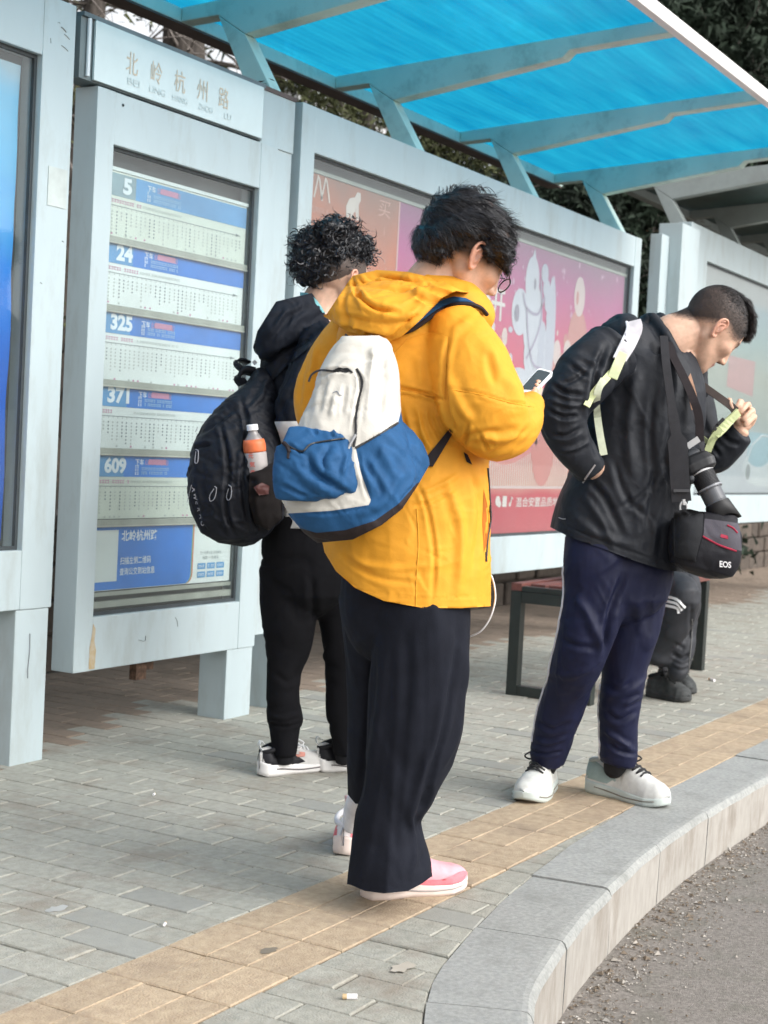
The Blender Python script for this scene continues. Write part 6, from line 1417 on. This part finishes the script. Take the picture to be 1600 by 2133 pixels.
# ================================================================== PERSON IN NAVY TROUSERS
N3 = Fig(depth_of(4.29, 1.72, 0)); npn = empty('person', gp(1240, 1650)); tag(npn, 'short haired person in a black jacket and navy track trousers looking down', 'person')
nf = (RT*.60-UP*.76+FW*.22).normalized(); nu = (RT*.79+UP*.60+FW*.06).normalized(); npos = N3.p(1478, 684, .0)
BJ3 = cloth('black_shell_cloth', (.0125, .015, .021), .58, 500, .2, spec=.3, crumple=.4, cs=12)
b = MB(); nF_, nL_, nU_ = head_mesh(b, npos, nf, nu, 1.0)
limb(b, N3, [(1362, 745, .0, 34, .05), (1395, 712, .0, 52, .066), (1432, 694, .0, 50, .058), (1458, 678, .01, 46, .050)], n=26)
limb(b, N3, [(1425, 732, .0, 34, .052), (1400, 765, .0, 40, .06)], n=20)
limb(b, N3, [(1350, 730, .02, 70, .08), (1335, 800, .02, 90, .09), (1320, 950, .02, 90, .09), (1300, 1120, .02, 85, .09)], n=24)
limb(b, N3, [(1270, 745, -.15, 34, .045), (1195, 850, -.2, 30, .035), (1190, 915, -.2, 28, .033), (1232, 965, -.14, 20, .022), (1262, 1005, -.04, 26, .015)], n=16)
limb(b, N3, [(1400, 770, .16, 34, .045), (1440, 900, .17, 32, .035), (1472, 955, .12, 28, .032), (1512, 930, .08, 24, .026), (1545, 893, .05, 19, .021)], n=18)
for xs, w in (((1262, 1240, 1190, 1135), -.06), ((1345, 1325, 1300, 1290), .06)): limb(b, N3, [(xs[0], 1120, w*.5, 34, .04), (xs[1], 1320, w*.5, 28, .03), (xs[2], 1450, .05, 22, .025), (xs[3]+6, 1555, .12, 18, .022)], n=16)
for k in range(4): finger(b, [N3.p(1265+k*3, 1008+k*2, -.02), N3.p(1280+k*3, 1030, -.02), N3.p(1282+k*4, 1045, -.01)], .0085, .007)
finger(b, [N3.p(1255, 990, -.03), N3.p(1275, 1000, -.03), N3.p(1290, 1012, -.03)], .0095, .008)
# left hand gripping the strap, knuckles up
tube2(b, [N3.p(1547, 892, .05), N3.p(1549, 876, .05), N3.p(1551, 862, .05)], [.024, .034, .036], [.015, .017, .016], n=20, cap=.7)
for i, (x0, y0, x1, y1, x2, y2) in enumerate([(1552, 858, 1541, 836, 1536, 842), (1560, 862, 1557, 842, 1546, 850), (1564, 872, 1566, 855, 1552, 866), (1564, 884, 1570, 868, 1556, 878)]):
    finger(b, [N3.p(x0, y0, .05), N3.p(x1+2, y1, .035), N3.p(x2+3, y2+1, .012), N3.p(x2-4, y2+8, .010)], .0098, .0078)
finger(b, [N3.p(1540, 880, .03), N3.p(1531, 860, .01), N3.p(1522, 842, .005), N3.p(1519, 832, .005)], .0105, .0082)
bo = remesh(b, .0025, 1)
def buzz(X, S, Z):
    line = .020+.45*np.clip(X-.050, 0, 1)-.95*np.clip(-X-.005, 0, .09)
    h = np.clip((Z-line)/.035+.25, 0, 1); return np.clip(h*(X < .078)*1.25, 0, 1)**.8
LN = head_attrs(bo, npos, nF_, nL_, nU_, 1.0, buzz); bo.materials.append(SKIN); link('body', bo, None, npn)
# short hair: dense bristles, longer on top
A = co_of(bo); NN = no_of(bo); Lc = np.stack([(A-np.array(npos))@np.array(v[:]) for v in (nF_, nL_, nU_)], 1); wt = buzz(Lc[:, 0], np.abs(Lc[:, 1]), Lc[:, 2])*(np.linalg.norm(Lc-np.array((.02, 0, 0)), axis=1) < .17)*(~((np.abs(Lc[:, 1]) > .0735) & (np.abs(Lc[:, 0]+.005) < .03) & (np.abs(Lc[:, 2]) < .04)))
r = np.random.RandomState(8); idx = r.choice(len(A), 21000, p=wt**1.5/(wt**1.5).sum()); Rt = A[idx]; Nt = NN[idx]
up_ = np.array(nU_[:]); fw_ = np.array(nF_[:])
def lenN(P):
    L_ = (P-np.array(npos)); z = L_@up_; x = L_@fw_; return np.clip(.0025+.20*np.clip(z-.075, 0, .06)+.20*np.clip(x-.045, 0, .06)*(z > .06), .0025, .024)
V, F = strands(Rt, Nt, lambda P: np.tile(fw_*.8+up_*.5, (len(P), 1)), lenN, 4, .0013, seed=9, jit=.22, lift=1.0)
NH = link('hair', fast_mesh('hair', V, F), HAIRD, npn)
# solid mass of the longer top and fringe
b = MB(); tw3 = lambda x, y, z: npos+(nF_*x+nL_*y+nU_*z)
tube2(b, [tw3(-.045, 0, .118), tw3(.00, 0, .128), (tw3(.045, 0, .118)), (tw3(.078, 0, .092)), (tw3(.094, 0, .070))], [.030, .050, .052, .044, .032], [.006, .009, .012, .012, .008], ax=nU_, n=24)
th = remesh(b, .0035, 2); ruffle(th, .002, 18, 5); link('top_hair', th, HAIRD, NH)
R_, N_ = sample_surface(th, 7000, 10); V, F = strands(R_, N_, lambda P: np.tile(fw_*.9+up_*.1, (len(P), 1)), .014, 4, .0013, seed=11, jit=.3, lift=.6); link('top_strands', fast_mesh('top_strands', V, F), HAIRD, NH)
# jacket
b = MB()
limb(b, N3, [(1358, 712, .01, 56, .085), (1325, 738, .01, 104, .125), (1338, 800, .01, 124, .14), (1342, 860, .01, 126, .145), (1330, 930, .01, 122, .145), (1312, 1000, .01, 124, .145), (1292, 1070, .01, 134, .15), (1285, 1130, .01, 140, .155), (1285, 1200, .01, 142, .155)], exp=2.3, n=44, cap=.4)
limb(b, N3, [(1275, 728, -.12, 60, .075), (1226, 775, -.17, 60, .075), (1188, 822, -.20, 58, .07), (1174, 872, -.20, 50, .065), (1188, 920, -.19, 43, .055), (1212, 955, -.17, 37, .048), (1232, 982, -.15, 32, .040)], exp=2.1, n=30, cap=.4)
limb(b, N3, [(1405, 760, .15, 50, .07), (1440, 850, .17, 50, .065), (1452, 925, .16, 50, .06), (1482, 950, .11, 42, .052), (1518, 928, .08, 35, .042), (1545, 902, .055, 28, .032)], n=28, cap=.3)
tube2(b, [N3.p(1340, 668, .06), N3.p(1362, 668, .0), N3.p(1388, 700, -.06), N3.p(1410, 740, -.08), N3.p(1440, 770, -.05)], [.018, .022, .020, .018, .02], [.02, .03, .025, .02, .02], n=16)
tube2(b, [N3.p(1345, 672, .05), N3.p(1385, 690, .09), N3.p(1430, 740, .10), N3.p(1458, 775, .07), N3.p(1462, 820, .04)], [.022]*5, [.025]*5, n=16)
nj = remesh(b, .0050, 3)
creases(nj, [([(1150, 800), (1180, 818), (1215, 822)], 6, .009), ([(1138, 850), (1170, 868), (1205, 866)], 6, .009), ([(1142, 830), (1175, 842), (1210, 845)], 6, -.008), ([(1150, 905), (1180, 908), (1210, 892)], 6, .008), ([(1175, 800), (1200, 790), (1225, 770)], 6, .007), ([(1165, 940), (1200, 935), (1225, 920)], 6, -.006), ([(1205, 740), (1240, 760), (1250, 790)], 8, -.007), ([(1190, 760), (1225, 785)], 6, .008),
 ([(1262, 720), (1240, 790), (1232, 880), (1245, 950)], 8, .012), ([(1365, 800), (1355, 900), (1360, 1000), (1345, 1120)], 8, .006), ([(1330, 760), (1310, 880), (1320, 1000)], 14, -.006), ([(1225, 1000), (1260, 1040), (1300, 1120)], 9, .007), ([(1215, 1030), (1250, 1080), (1280, 1140)], 10, -.006), ([(1380, 960), (1340, 1030), (1290, 1060)], 9, .006), ([(1395, 1000), (1370, 1080), (1360, 1160)], 9, -.006), ([(1280, 960), (1300, 1030), (1350, 1080)], 8, .005), ([(1180, 1060), (1240, 1110), (1330, 1140)], 10, -.005), ([(1160, 1088), (1262, 1130), (1380, 1172)], 3, .003), ([(1400, 880), (1385, 950), (1400, 1020)], 8, .006), ([(1390, 740), (1400, 800), (1390, 860)], 7, .006), ([(1500, 900), (1520, 920), (1540, 925)], 6, .006), ([(1480, 925), (1500, 950)], 6, .006)])
ruffle(nj, .0032, 4.2, 101); ruffle(nj, .0007, 8, 102, (1, 1, .6), ridged=True)
clamp_y(nj, [(1120, 1085), (1150, 1100), (1187, 1119), (1262, 1145), (1319, 1167), (1375, 1186), (1440, 1194)])
# shape the gap between sleeve and body is left by the tubes themselves
NJ = link('jacket', nj, BJ3, npn); bvN = bvh_of(nj)
b = MB()
tube2(b, [N3.p(1330, 688, .0), N3.p(1350, 668, .02), N3.p(1372, 664, .03), N3.p(1392, 680, .05)], [.018, .020, .018, .014], [.03, .035, .03, .03], n=16); hh = remesh(b, .0045, 1); ruffle(hh, .004, 14, 7); link('folded_hood', hh, BJ3, npn)
b = MB(); b.tube(on_surf(bvN, [(1214, 1006), (1222, 993), (1240, 968)], .002, N3.D-.1, 3), .0028, 6); b.build('pocket_welt', flat('grey_welt', (.33, .31, .31), .5), NJ)
b = MB(); b.tube(on_surf(bvN, [(1164, 1078), (1172, 1081), (1178, 1081)], .002, N3.D-.1, 2), .0012, 5); b.build('small_logo', flat('reflective', (.5, .5, .52), .4), NJ)
# shirt at the neck
b = MB(); b.tube(catmull([N3.p(1383, 684, -.055), N3.p(1386, 712, -.066), N3.p(1402, 742, -.064), N3.p(1420, 764, -.05)], 4), .0045, 8); b.build('shirt_collar', cloth('olive_shirt', (.32, .28, .16), .7), npn, smooth=True)
# trousers
NV = cloth('navy_track_cloth', (.0078, .0102, .036), .6, 700, .2, spec=.25, crumple=.28, cs=10, cst=(1, 1, .4))
b = MB()
limb(b, N3, [(1288, 1080, .0, 102, .110), (1290, 1150, .0, 109, .122), (1290, 1200, .0, 112, .13), (1290, 1250, .0, 98, .12)], n=30)
limb(b, N3, [(1252, 1120, -.04, 74, .080), (1250, 1170, -.06, 76, .085), (1244, 1230, -.06, 70, .085), (1226, 1300, -.07, 60, .08), (1206, 1370, -.05, 54, .075), (1180, 1440, .03, 48, .066), (1158, 1510, .09, 44, .060), (1145, 1560, .13, 40, .056), (1140, 1586, .145, 36, .050)], n=30, cap=.2)
limb(b, N3, [(1335, 1150, .06, 70, .085), (1328, 1250, .06, 60, .085), (1314, 1330, .05, 54, .075), (1300, 1400, .07, 48, .070), (1292, 1460, .09, 44, .066), (1290, 1530, .11, 40, .062), (1288, 1575, .12, 41, .058), (1285, 1593, .12, 36, .05)], n=30, cap=.2)
nt = remesh(b, .0058, 3)
creases(nt, [([(1195, 1240), (1230, 1290), (1255, 1360)], 12, -.007), ([(1170, 1330), (1200, 1345), (1240, 1350)], 8, .006), ([(1150, 1400), (1190, 1410), (1230, 1390)], 9, -.005), ([(1120, 1500), (1150, 1520), (1190, 1505)], 7, .007), ([(1112, 1540), (1145, 1548), (1180, 1535)], 6, -.007), ([(1100, 1560), (1135, 1570), (1170, 1565)], 4, .008), ([(1260, 1480), (1290, 1500), (1325, 1480)], 7, .008), ([(1258, 1520), (1285, 1540), (1318, 1560)], 7, -.008), ([(1262, 1545), (1290, 1565), (1325, 1572)], 5, .008), ([(1320, 1420), (1290, 1440), (1262, 1430)], 8, .006), ([(1300, 1200), (1270, 1280), (1258, 1370)], 8, .012), ([(1330, 1250), (1335, 1330)], 12, -.005), ([(1335, 1450), (1300, 1470)], 6, -.007)])
ruffle(nt, .0034, 4, 111); ruffle(nt, .0014, 6, 112, (1, 1, .4), ridged=True)
NT_ = link('trousers', nt, NV, npn); bvT = bvh_of(nt)
wp = flat('white_piping', (.62, .62, .66), .5)
def edge_of(bv, y0, y1, side, n=22, xr=(1050, 1450), inset=1.5):
    'follow the outer left/right outline of a limb'
    out = []
    for i in range(n+1):
        y = y0+(y1-y0)*i/n; xs = np.arange(xr[0], xr[1], 1.5); xs = xs if side < 0 else xs[::-1]
        for x in xs:
            h = hit(bv, x-side*inset, y, .001)
            if h is not None: out.append(h); break
    return out
b = MB(); P = [p-RT*.001 for p in edge_of(bvT, 1180, 1545, -1, 26, (1080, 1300))]; b.tube(P, .0036, 6); b.tube([p+RT*.006 for p in P[12:22]], .0015, 6); b.build('side_piping', wp, NT_)
b = MB(); P = [p-RT*.001 for p in edge_of(bvT, 1425, 1580, -1, 14, (1238, 1300))]; b.tube(P, .0034, 6); b.build('side_piping', wp, NT_)
b = MB(); limb(b, N3, [(1142, 1562, .14, 30, .042), (1138, 1588, .16, 27, .036), (1134, 1606, .17, 22, .028)], n=16); link('sock', remesh(b, .005, 1), cloth('black_sock', (.02, .02, .022)), npn)
b = MB(); limb(b, N3, [(1288, 1570, .12, 28, .038), (1282, 1592, .13, 26, .036), (1276, 1610, .14, 20, .026)], n=16); link('sock', remesh(b, .005, 1), cloth('black_sock2', (.02, .02, .022)), npn)
sm = {'sole': mat('pale_green_foam', (.52, .57, .54), .6, var=.06), 'out': mat('worn_rubber', (.24, .22, .19), .85), 'upper': cloth('white_knit', (.66, .66, .62), .75, 1400, .3), 'lace': flat('black_lace', (.02, .02, .022), .7), 'tongue': cloth('black_tongue', (.02, .02, .022)), 'collar': cloth('grey_collar', (.40, .44, .44))}
shoe(npn, gp(1140, 1637), gp(1088, 1677), .108, .125, sm, .036, 'white running shoe with black laces pointing at the kerb', toe_up=.02, tongue=.03)
shoe(npn, gp(1222, 1646), gp(1392, 1686), .106, .128, dict(sm, upper=cloth('white_knit2', (.66, .66, .63), .75, 1400, .3)), .036, 'white running shoe with grey green heel standing on the kerb edge', toe_up=.014, tongue=.03, panels=[('heel_counter', [(.01, .10), (.32, .10), (.42, .25), (.22, .75), (.03, .95)], cloth('grey_green', (.33, .42, .41), .6))])
# ------------------------------------------------------------------ pale backpack: straps in front, pack behind
nb = empty('backpack', N3.p(1260, 900, .1)); tag(nb, 'pale grey backpack with lime green webbing straps on the black shell jacket', 'backpack')
pale_ = cloth('pale_grey_pad', (.56, .54, .57), .7, 900, .2); lime = cloth('lime_webbing', (.60, .66, .36), .6, 900, .3); drk = cloth('brown_black_strap', (.07, .055, .05), .6, 900, .3)
def strap_on(bv, pts, w, off, th, D):
    P = on_surf(bv, pts, off, D, 5); out = MB(); n = len(P); wd = []
    for _ in range(3): P = [P[0]]+[(P[i-1]+P[i]*2+P[i+1])/4 for i in range(1, n-1)]+[P[-1]]
    for i in range(n):
        t = (P[min(i+1, n-1)]-P[max(i-1, 0)]).normalized(); wd.append(t.cross(FW).normalized())
    ww = [w[0]+(w[-1]-w[0])*i/(n-1) for i in range(n)]
    out.ribbon(P, ww, wd, th); return out
strap_on(bvN, [(1319, 670), (1323, 684), (1316, 704), (1304, 728), (1292, 748)], (.046, .036), .016, .012, N3.D-.1).build('strap_pad', pale_, nb, smooth=False, bevel=.003)
b = MB(); b.tube(on_surf(bvN, [(1305, 670), (1307, 684), (1298, 706), (1288, 727), (1279, 745)], .022, N3.D-.12, 4), .0040, 6); b.build('strap_rim', flat('white_rim', (.72, .72, .75)), nb)
strap_on(bvN, [(1298, 735), (1289, 755), (1275, 788)], (.030, .030), .026, .009, N3.D-.12).build('buckle', cloth('lime_buckle', (.64, .70, .42), .4), nb, bevel=.002)
strap_on(bvN, [(1278, 772), (1256, 796), (1236, 820), (1222, 846)], (.020, .020), .014, .003, N3.D-.12).build('webbing', lime, nb)
strap_on(bvN, [(1258, 790), (1245, 815), (1243, 850), (1249, 900), (1258, 948)], (.020, .022), .016, .003, N3.D-.12).build('webbing', cloth('pale_lime_webbing', (.62, .66, .50), .6, 900, .3), nb)
b = MB(); limb(b, N3, [(1230, 780, .16, 36, .05), (1216, 840, .17, 42, .06), (1220, 900, .18, 40, .06)], n=24); pb = remesh(b, .006, 2); link('pack_body', pb, pale_, nb)
b = MB(); b.ribbon(catmull([N3.p(1462, 802, -.01), N3.p(1490, 822, -.01), N3.p(1518, 842, .0), N3.p(1534, 856, .0)], 4), .022, (UP+RT*.5), .006); b.build('shoulder_strap', drk, nb)
b = MB(); b.ribbon(catmull([N3.p(1539, 858, -.005), N3.p(1516, 880, -.01), N3.p(1490, 906, -.01), N3.p(1476, 922, .0)], 4), [.028]*5+[.030]*4+[.022]*4, (RT*.6+UP*.8), .006); b.build('webbing', lime, nb)
b = MB(); b.ribbon(catmull([N3.p(1500, 893, -.02), N3.p(1484, 916, -.01), N3.p(1474, 940, .0)], 4), .022, (RT), .004); b.build('webbing', lime, nb)
b = MB(); b.ribbon(catmull([N3.p(1476, 922, .0), N3.p(1462, 912, .02), N3.p(1450, 918, .05)], 4), .014, (UP), .004); b.build('webbing', lime, nb)
b = MB(); b.ribbon(catmull([N3.p(1508, 872, -.02), N3.p(1496, 884, -.02), N3.p(1488, 896, -.02)], 3), .010, (RT*.6+UP*.8), .005); b.build('slider', flat('black_slider', (.02, .02, .02)), nb)
# ------------------------------------------------------------------ camera on its neck strap
cm_ = empty('photo_camera', N3.p(1460, 960, -.10)); tag(cm_, 'black camera with a long zoom lens hanging in front of the jacket', 'camera')
cbk = mat('camera_black', (.022, .023, .026), .42, var=.15, spec=.5, bump=.15, bscale=700); cgr = mat('camera_grey', (.085, .09, .10), .38, var=.1, spec=.5)
W3 = -.13
ld = (N3.p(1508, 1078, W3-.03)-N3.p(1462, 985, W3)).normalized(); la = N3.p(1462, 985, W3); right_ = ld.cross(FW).normalized()
b = MB(); tube2(b, [la-ld*.050+right_*.0, la-ld*.028, la-ld*.006], [.040, .052, .048], [.035, .045, .040], n=24, exp=3.4, cap=.4); bd_ = remesh(b, .0026, 1); link('camera_body', bd_, cbk, cm_)
b = MB(); tube2(b, [la-ld*.02+right_*-.030, la+ld*.01+right_*-.038], [.014, .012], [.024, .022], n=16, exp=3); tube2(b, [la-ld*.065, la-ld*.04], [.022, .028], [.018, .022], n=16, exp=3); link('prism_hump', remesh(b, .0025, 1), cgr, cm_)
def lens_part(nm, prof, m, n=36):
    a = right_; c = ld.cross(a); V = []; b = MB()
    for h, r in prof:
        for j in range(n): q = 2*math.pi*j/n; V.append(la+ld*h+(a*math.cos(q)+c*math.sin(q))*r)
    F = [(i*n+j, i*n+(j+1) % n, (i+1)*n+(j+1) % n, (i+1)*n+j) for i in range(len(prof)-1) for j in range(n)]+[tuple(range(n))[::-1]]
    b.add(V, F); return b.build(nm, m, cm_, smooth=False)
lens_part('mount_ring', [(-.006, .034), (-.006, .036), (.002, .036)], flat('silver_ring', (.55, .55, .56), .3))
ribs = [(.002, .033), (.004, .0345)]
for k in range(10): ribs += [(.006+k*.004, .0345), (.0075+k*.004, .0358), (.009+k*.004, .0345)]
lens_part('zoom_ring', ribs+[(.048, .034)], cbk)
lens_part('lens_barrel', [(.048, .0345), (.050, .038), (.056, .038), (.057, .0325), (.095, .0325), (.098, .0345), (.108, .035)], cgr)
lens_part('light_band', [(.0485, .0385), (.0495, .0392), (.0525, .0392), (.0535, .0385)], flat('grey_band', (.25, .26, .28), .3))
# petal hood
b = MB(); n = 48; V = []
for j in range(n):
    q = 2*math.pi*j/n; a = right_*math.cos(q)+ld.cross(right_)*math.sin(q); L2 = .036+.020*(.5+.5*math.cos(2*q))**.8
    V += [la+ld*.100+a*.037, la+ld*(.108+L2)+a*.047, la+ld*(.108+L2)+a*.0445, la+ld*.101+a*.034]
F = [(j*4+i, ((j+1) % n)*4+i, ((j+1) % n)*4+i+1, j*4+i+1) for j in range(n) for i in range(3)]; b.add(V, F); b.build('lens_hood', flat('hood_black', (.012, .012, .013), .5), cm_, smooth=True)
b = MB(); b.quad([la+ld*.104+(right_*math.cos(q)+ld.cross(right_)*math.sin(q))*.033 for q in np.linspace(0, 6.28, 24, endpoint=False)]); b.build('front_glass', flat('lens_glass', (.01, .012, .02), .08, .8), cm_)
b = MB(); b.ribbon(catmull([N3.p(1392, 712, -.085), N3.p(1404, 745, -.115), N3.p(1424, 785, -.15), N3.p(1444, 830, -.165), N3.p(1456, 870, -.16), N3.p(1458, 920, -.15)], 5), .024, RT, .003); b.build('neck_strap', blk, cm_)
b = MB(); b.ribbon(catmull([N3.p(1430, 778, -.10), N3.p(1440, 812, -.125), N3.p(1449, 853, -.135)], 4), .024, RT, .003); b.build('neck_strap_lining', cloth('tan_lining', (.42, .25, .17), .7), cm_)
b = MB(); b.ribbon(catmull([N3.p(1449, 853, -.136), N3.p(1456, 880, -.14), N3.p(1462, 925, -.14), N3.p(1466, 950, -.13)], 4), [.026]*5+[.018]*4+[.012]*4, RT, .003); b.build('neck_strap', cloth('grey_webbing', (.09, .09, .10), .6), cm_)
b = MB(); b.ribbon([N3.p(1432, 930, -.165), N3.p(1456, 914, -.165)], .018, UP, .003); b.build('strap_slide', flat('slide_grey', (.42, .42, .42), .4), cm_)
# ------------------------------------------------------------------ camera bag
cg = empty('camera_bag', N3.p(1460, 1195, -.12)); tag(cg, 'black shoulder camera bag with red trim and white letters hanging at the hip', 'camera bag')
b = MB(); limb(b, N3, [(1466, 1078, -.15, 64, .055), (1467, 1120, -.16, 70, .075), (1466, 1160, -.16, 69, .08), (1460, 1186, -.16, 62, .07)], exp=3.6, n=44, cap=.35); cgm = remesh(b, .0045, 2); ruffle(cgm, .002, 7, 131)
A = co_of(cgm); Q, d = px_of(A)
attr(cgm, 'mk_grey', poly_sd(Q, [(1468, 1080), (1540, 1090), (1546, 1148), (1490, 1134), (1464, 1118)]))
CG = link('bag_body', cgm, masked_cloth('bag_cloth', [(None, (.018, .018, .022)), ('mk_grey', (.075, .070, .085))], .55, .3, 700), cg); bvG = bvh_of(cgm)
redm = cloth('red_piping', (.34, .03, .06), .5)
for pts in ([(1462, 1116), (1480, 1126), (1500, 1136), (1534, 1148)], [(1515, 1094), (1527, 1100), (1536, 1110)]):
    b = MB(); b.tube(on_surf(bvG, pts, .001, N3.D-.2, 4), .0028, 6); b.build('red_piping', redm, CG)
me = patch(bvG, [(1502, 1112), (1517, 1116), (1517, 1123), (1501, 1119)], .002, .001, 2, N3.D-.2); link('small_print', me, redm, CG)
b = MB(); V, F = text_mesh('EOS', 1.0, 1, .025); V[:, :2] -= V[:, :2].mean(0); c = hit(bvG, 1514, 1176, .004) or N3.p(1514, 1176, -.24); b.add([c+(RT*v[0]*.019+UP*(v[1]*.024-v[0]*.002)) for v in V], F); b.build('letters', flat('white_letters', (.75, .75, .76)), CG)
me = patch(bvG, [(1403, 1062), (1436, 1060), (1468, 1068), (1466, 1110), (1450, 1170), (1404, 1160)], .010, .008, 4, N3.D-.2, bulge=.006); link('side_pocket', me, cloth('bag_pocket', (.020, .021, .024), .65, 500, .3), CG)
b = MB(); b.ribbon(catmull([N3.p(1383, 700, -.10), N3.p(1388, 760, -.145), N3.p(1400, 850, -.175), N3.p(1412, 930, -.18), N3.p(1416, 1000, -.175), N3.p(1420, 1045, -.17)], 6), [.024]*13+[.030]*4+[.056]*14, RT, .004); b.build('shoulder_strap', cloth('wide_webbing', (.030, .030, .034), .6, 900, .3), cg)
b = MB(); b.ribbon([N3.p(1403, 1022, -.182), N3.p(1438, 1022, -.182)], .008, UP, .004); b.build('strap_pad_edge', flat('edge_black', (.05, .05, .055)), cg)
b = MB(); P = [N3.p(1424, 1057, -.20)+(RT*math.cos(a)*.010+UP*math.sin(a)*.017) for a in np.linspace(0, 6.28, 16)]; b.tube(P, .0028, 6); b.tube([N3.p(1424, 1040, -.2), N3.p(1425, 1052, -.2)], .005, 6); b.build('clip', flat('steel_clip', (.5, .5, .5), .3), cg)
b = MB(); b.tube(catmull([N3.p(1466, 1075, -.19), N3.p(1475, 1090, -.21), N3.p(1472, 1108, -.22)], 4), .003, 6); b.build('zip_pull', flat('pull2', (.35, .35, .36), .4), CG)
# ================================================================== SEATED PERSON BEHIND
S4 = Fig(depth_of(6.4, 2.17, 0)); sp_ = empty('person', gp(1395, 1460)); tag(sp_, 'person in black three striped trousers sitting on the bench, only legs visible', 'person')
G4 = lambda x, y, z: Vector((x, y, z))
b = MB(); h4 = G4(6.62, 2.50, 1.17); head_mesh(b, h4, (.2, -.97, -.1), (0, -.1, 1), 1.0, sub=5)
tube2(b, [G4(6.62, 2.56, 1.08), G4(6.62, 2.60, .98), G4(6.62, 2.64, .75), G4(6.62, 2.62, .56)], [.055, .15, .15, .15], [.055, .09, .10, .11], ax=(0, 1, 0), n=20)
for sx in (-.19, .19):
    tube2(b, [G4(6.62+sx, 2.60, .98), G4(6.62+sx*1.1, 2.52, .72), G4(6.62+sx*.5, 2.30, .62), G4(6.62+sx*.3, 2.22, .60)], [.045, .038, .03, .026], [.045, .038, .03, .026], ax=(1, 0, 0), n=14)
tube2(b, [G4(6.54, 2.58, .56), G4(6.52, 2.26, .50), G4(6.49, 2.24, .22)], [.05, .035, .02], [.05, .035, .02], ax=(1, 0, 0), n=14)
tube2(b, [G4(6.70, 2.58, .56), G4(6.62, 2.26, .50), G4(6.58, 2.22, .22)], [.05, .035, .02], [.05, .035, .02], ax=(1, 0, 0), n=14)
bo = remesh(b, .006, 1); head_attrs(bo, h4, Vector((.2, -.97, -.1)).normalized(), Vector((.97, .2, 0)), Vector((0, 0, 1)), 1, lambda X, S, Z: (Z > .05)*1.0); bo.materials.append(SKIN); link('body', bo, None, sp_)
b = MB(); tube2(b, [G4(6.62, 2.58, 1.02), G4(6.62, 2.60, .95), G4(6.62, 2.64, .75), G4(6.62, 2.62, .52)], [.08, .20, .20, .20], [.08, .12, .13, .14], ax=(0, 1, 0), n=24)
for sx in (-.19, .19): tube2(b, [G4(6.62+sx, 2.60, .98), G4(6.62+sx*1.1, 2.52, .72), G4(6.62+sx*.5, 2.32, .62)], [.06, .055, .045], [.06, .055, .045], ax=(1, 0, 0), n=14)
link('jacket', remesh(b, .009, 2), BJ, sp_)
b = MB(); tube2(b, [h4+Vector((0, .045, .0)), h4+Vector((0, .035, .06)), h4+Vector((0, .01, .105))], [.078, .088, .066], [.078, .092, .075], ax=(0, 1, 0), n=24); sh = remesh(b, .006, 1); ruffle(sh, .005, 9, 150); SH = link('hair', sh, HAIRB, sp_)
R_, N_ = sample_surface(sh, 1500, 151); V, F = strands(R_, N_, lambda P: np.tile(np.array((0, .3, -1.)), (len(P), 1)), .03, 5, .0016, seed=152, jit=.2, lift=.1); link('hair_strands', fast_mesh('hair_strands', V, F), HAIRB, SH)
tm = cloth('dark_grey_track', (.026, .028, .034), .6, 700, .1, spec=.35)
b = MB()
limb(b, S4, [(1330, 1205, .3, 40, .09), (1385, 1222, .1, 46, .09), (1425, 1238, -.04, 34, .07), (1420, 1262, -.03, 36, .06), (1400, 1310, .0, 34, .055), (1380, 1350, .04, 32, .05), (1372, 1375, .05, 30, .05)], n=28)
limb(b, S4, [(1360, 1205, .4, 34, .08), (1415, 1206, .2, 30, .07), (1440, 1225, .1, 22, .06), (1432, 1290, .08, 22, .05), (1422, 1350, .06, 26, .05), (1414, 1396, .04, 22, .045), (1416, 1404, .04, 22, .045)], n=26)
tt = remesh(b, .0065, 2); creases(tt, [([(1400, 1360), (1420, 1372), (1436, 1362)], 5, .009), ([(1398, 1380), (1418, 1390), (1436, 1384)], 4, -.008), ([(1405, 1340), (1425, 1350)], 5, .006), ([(1440, 1260), (1436, 1330)], 5, .006)]); ruffle(tt, .004, 5, 140)
TT = link('trousers', tt, tm, sp_); bvS = bvh_of(tt)
b = MB()
for k in range(3): b.ribbon(on_surf(bvS, [(1390-k*2, 1243+k*9), (1410, 1249+k*9), (1428-k*7, 1266+k*6)], .003, S4.D-.1, 4), .011, UP, .002)
tag(b.build('white_stripes', flat('stripe_white', (.72, .72, .72)), TT), kind='stuff')
b = MB(); b.tube(on_surf(bvS, [(1442, 1290), (1441, 1330), (1436, 1380), (1435, 1402)], .002, S4.D, 4), .003, 6); b.build('side_zip', flat('z', (.12, .12, .12)), TT)
dm = {'sole': mat('dark_foam', (.045, .047, .047), .7, var=.2), 'out': mat('dark_outsole', (.03, .03, .03), .8), 'upper': mat('camo_knit', (.070, .075, .075), .75, col2=(.020, .022, .022), scale=28, bump=.5, bscale=350), 'lace': flat('dark_lace', (.03, .03, .03)), 'tongue': cloth('dark_tongue', (.03, .03, .033)), 'collar': cloth('dark_collar', (.03, .03, .033))}
shoe(sp_, gp(1348, 1449), gp(1436, 1464), .115, .115, dm, .032, 'dark patterned high trainer', toe_up=.008)
shoe(sp_, gp(1372, 1430), gp(1442, 1448), .105, .12, dm, .032, 'second dark patterned trainer', toe_up=.008)
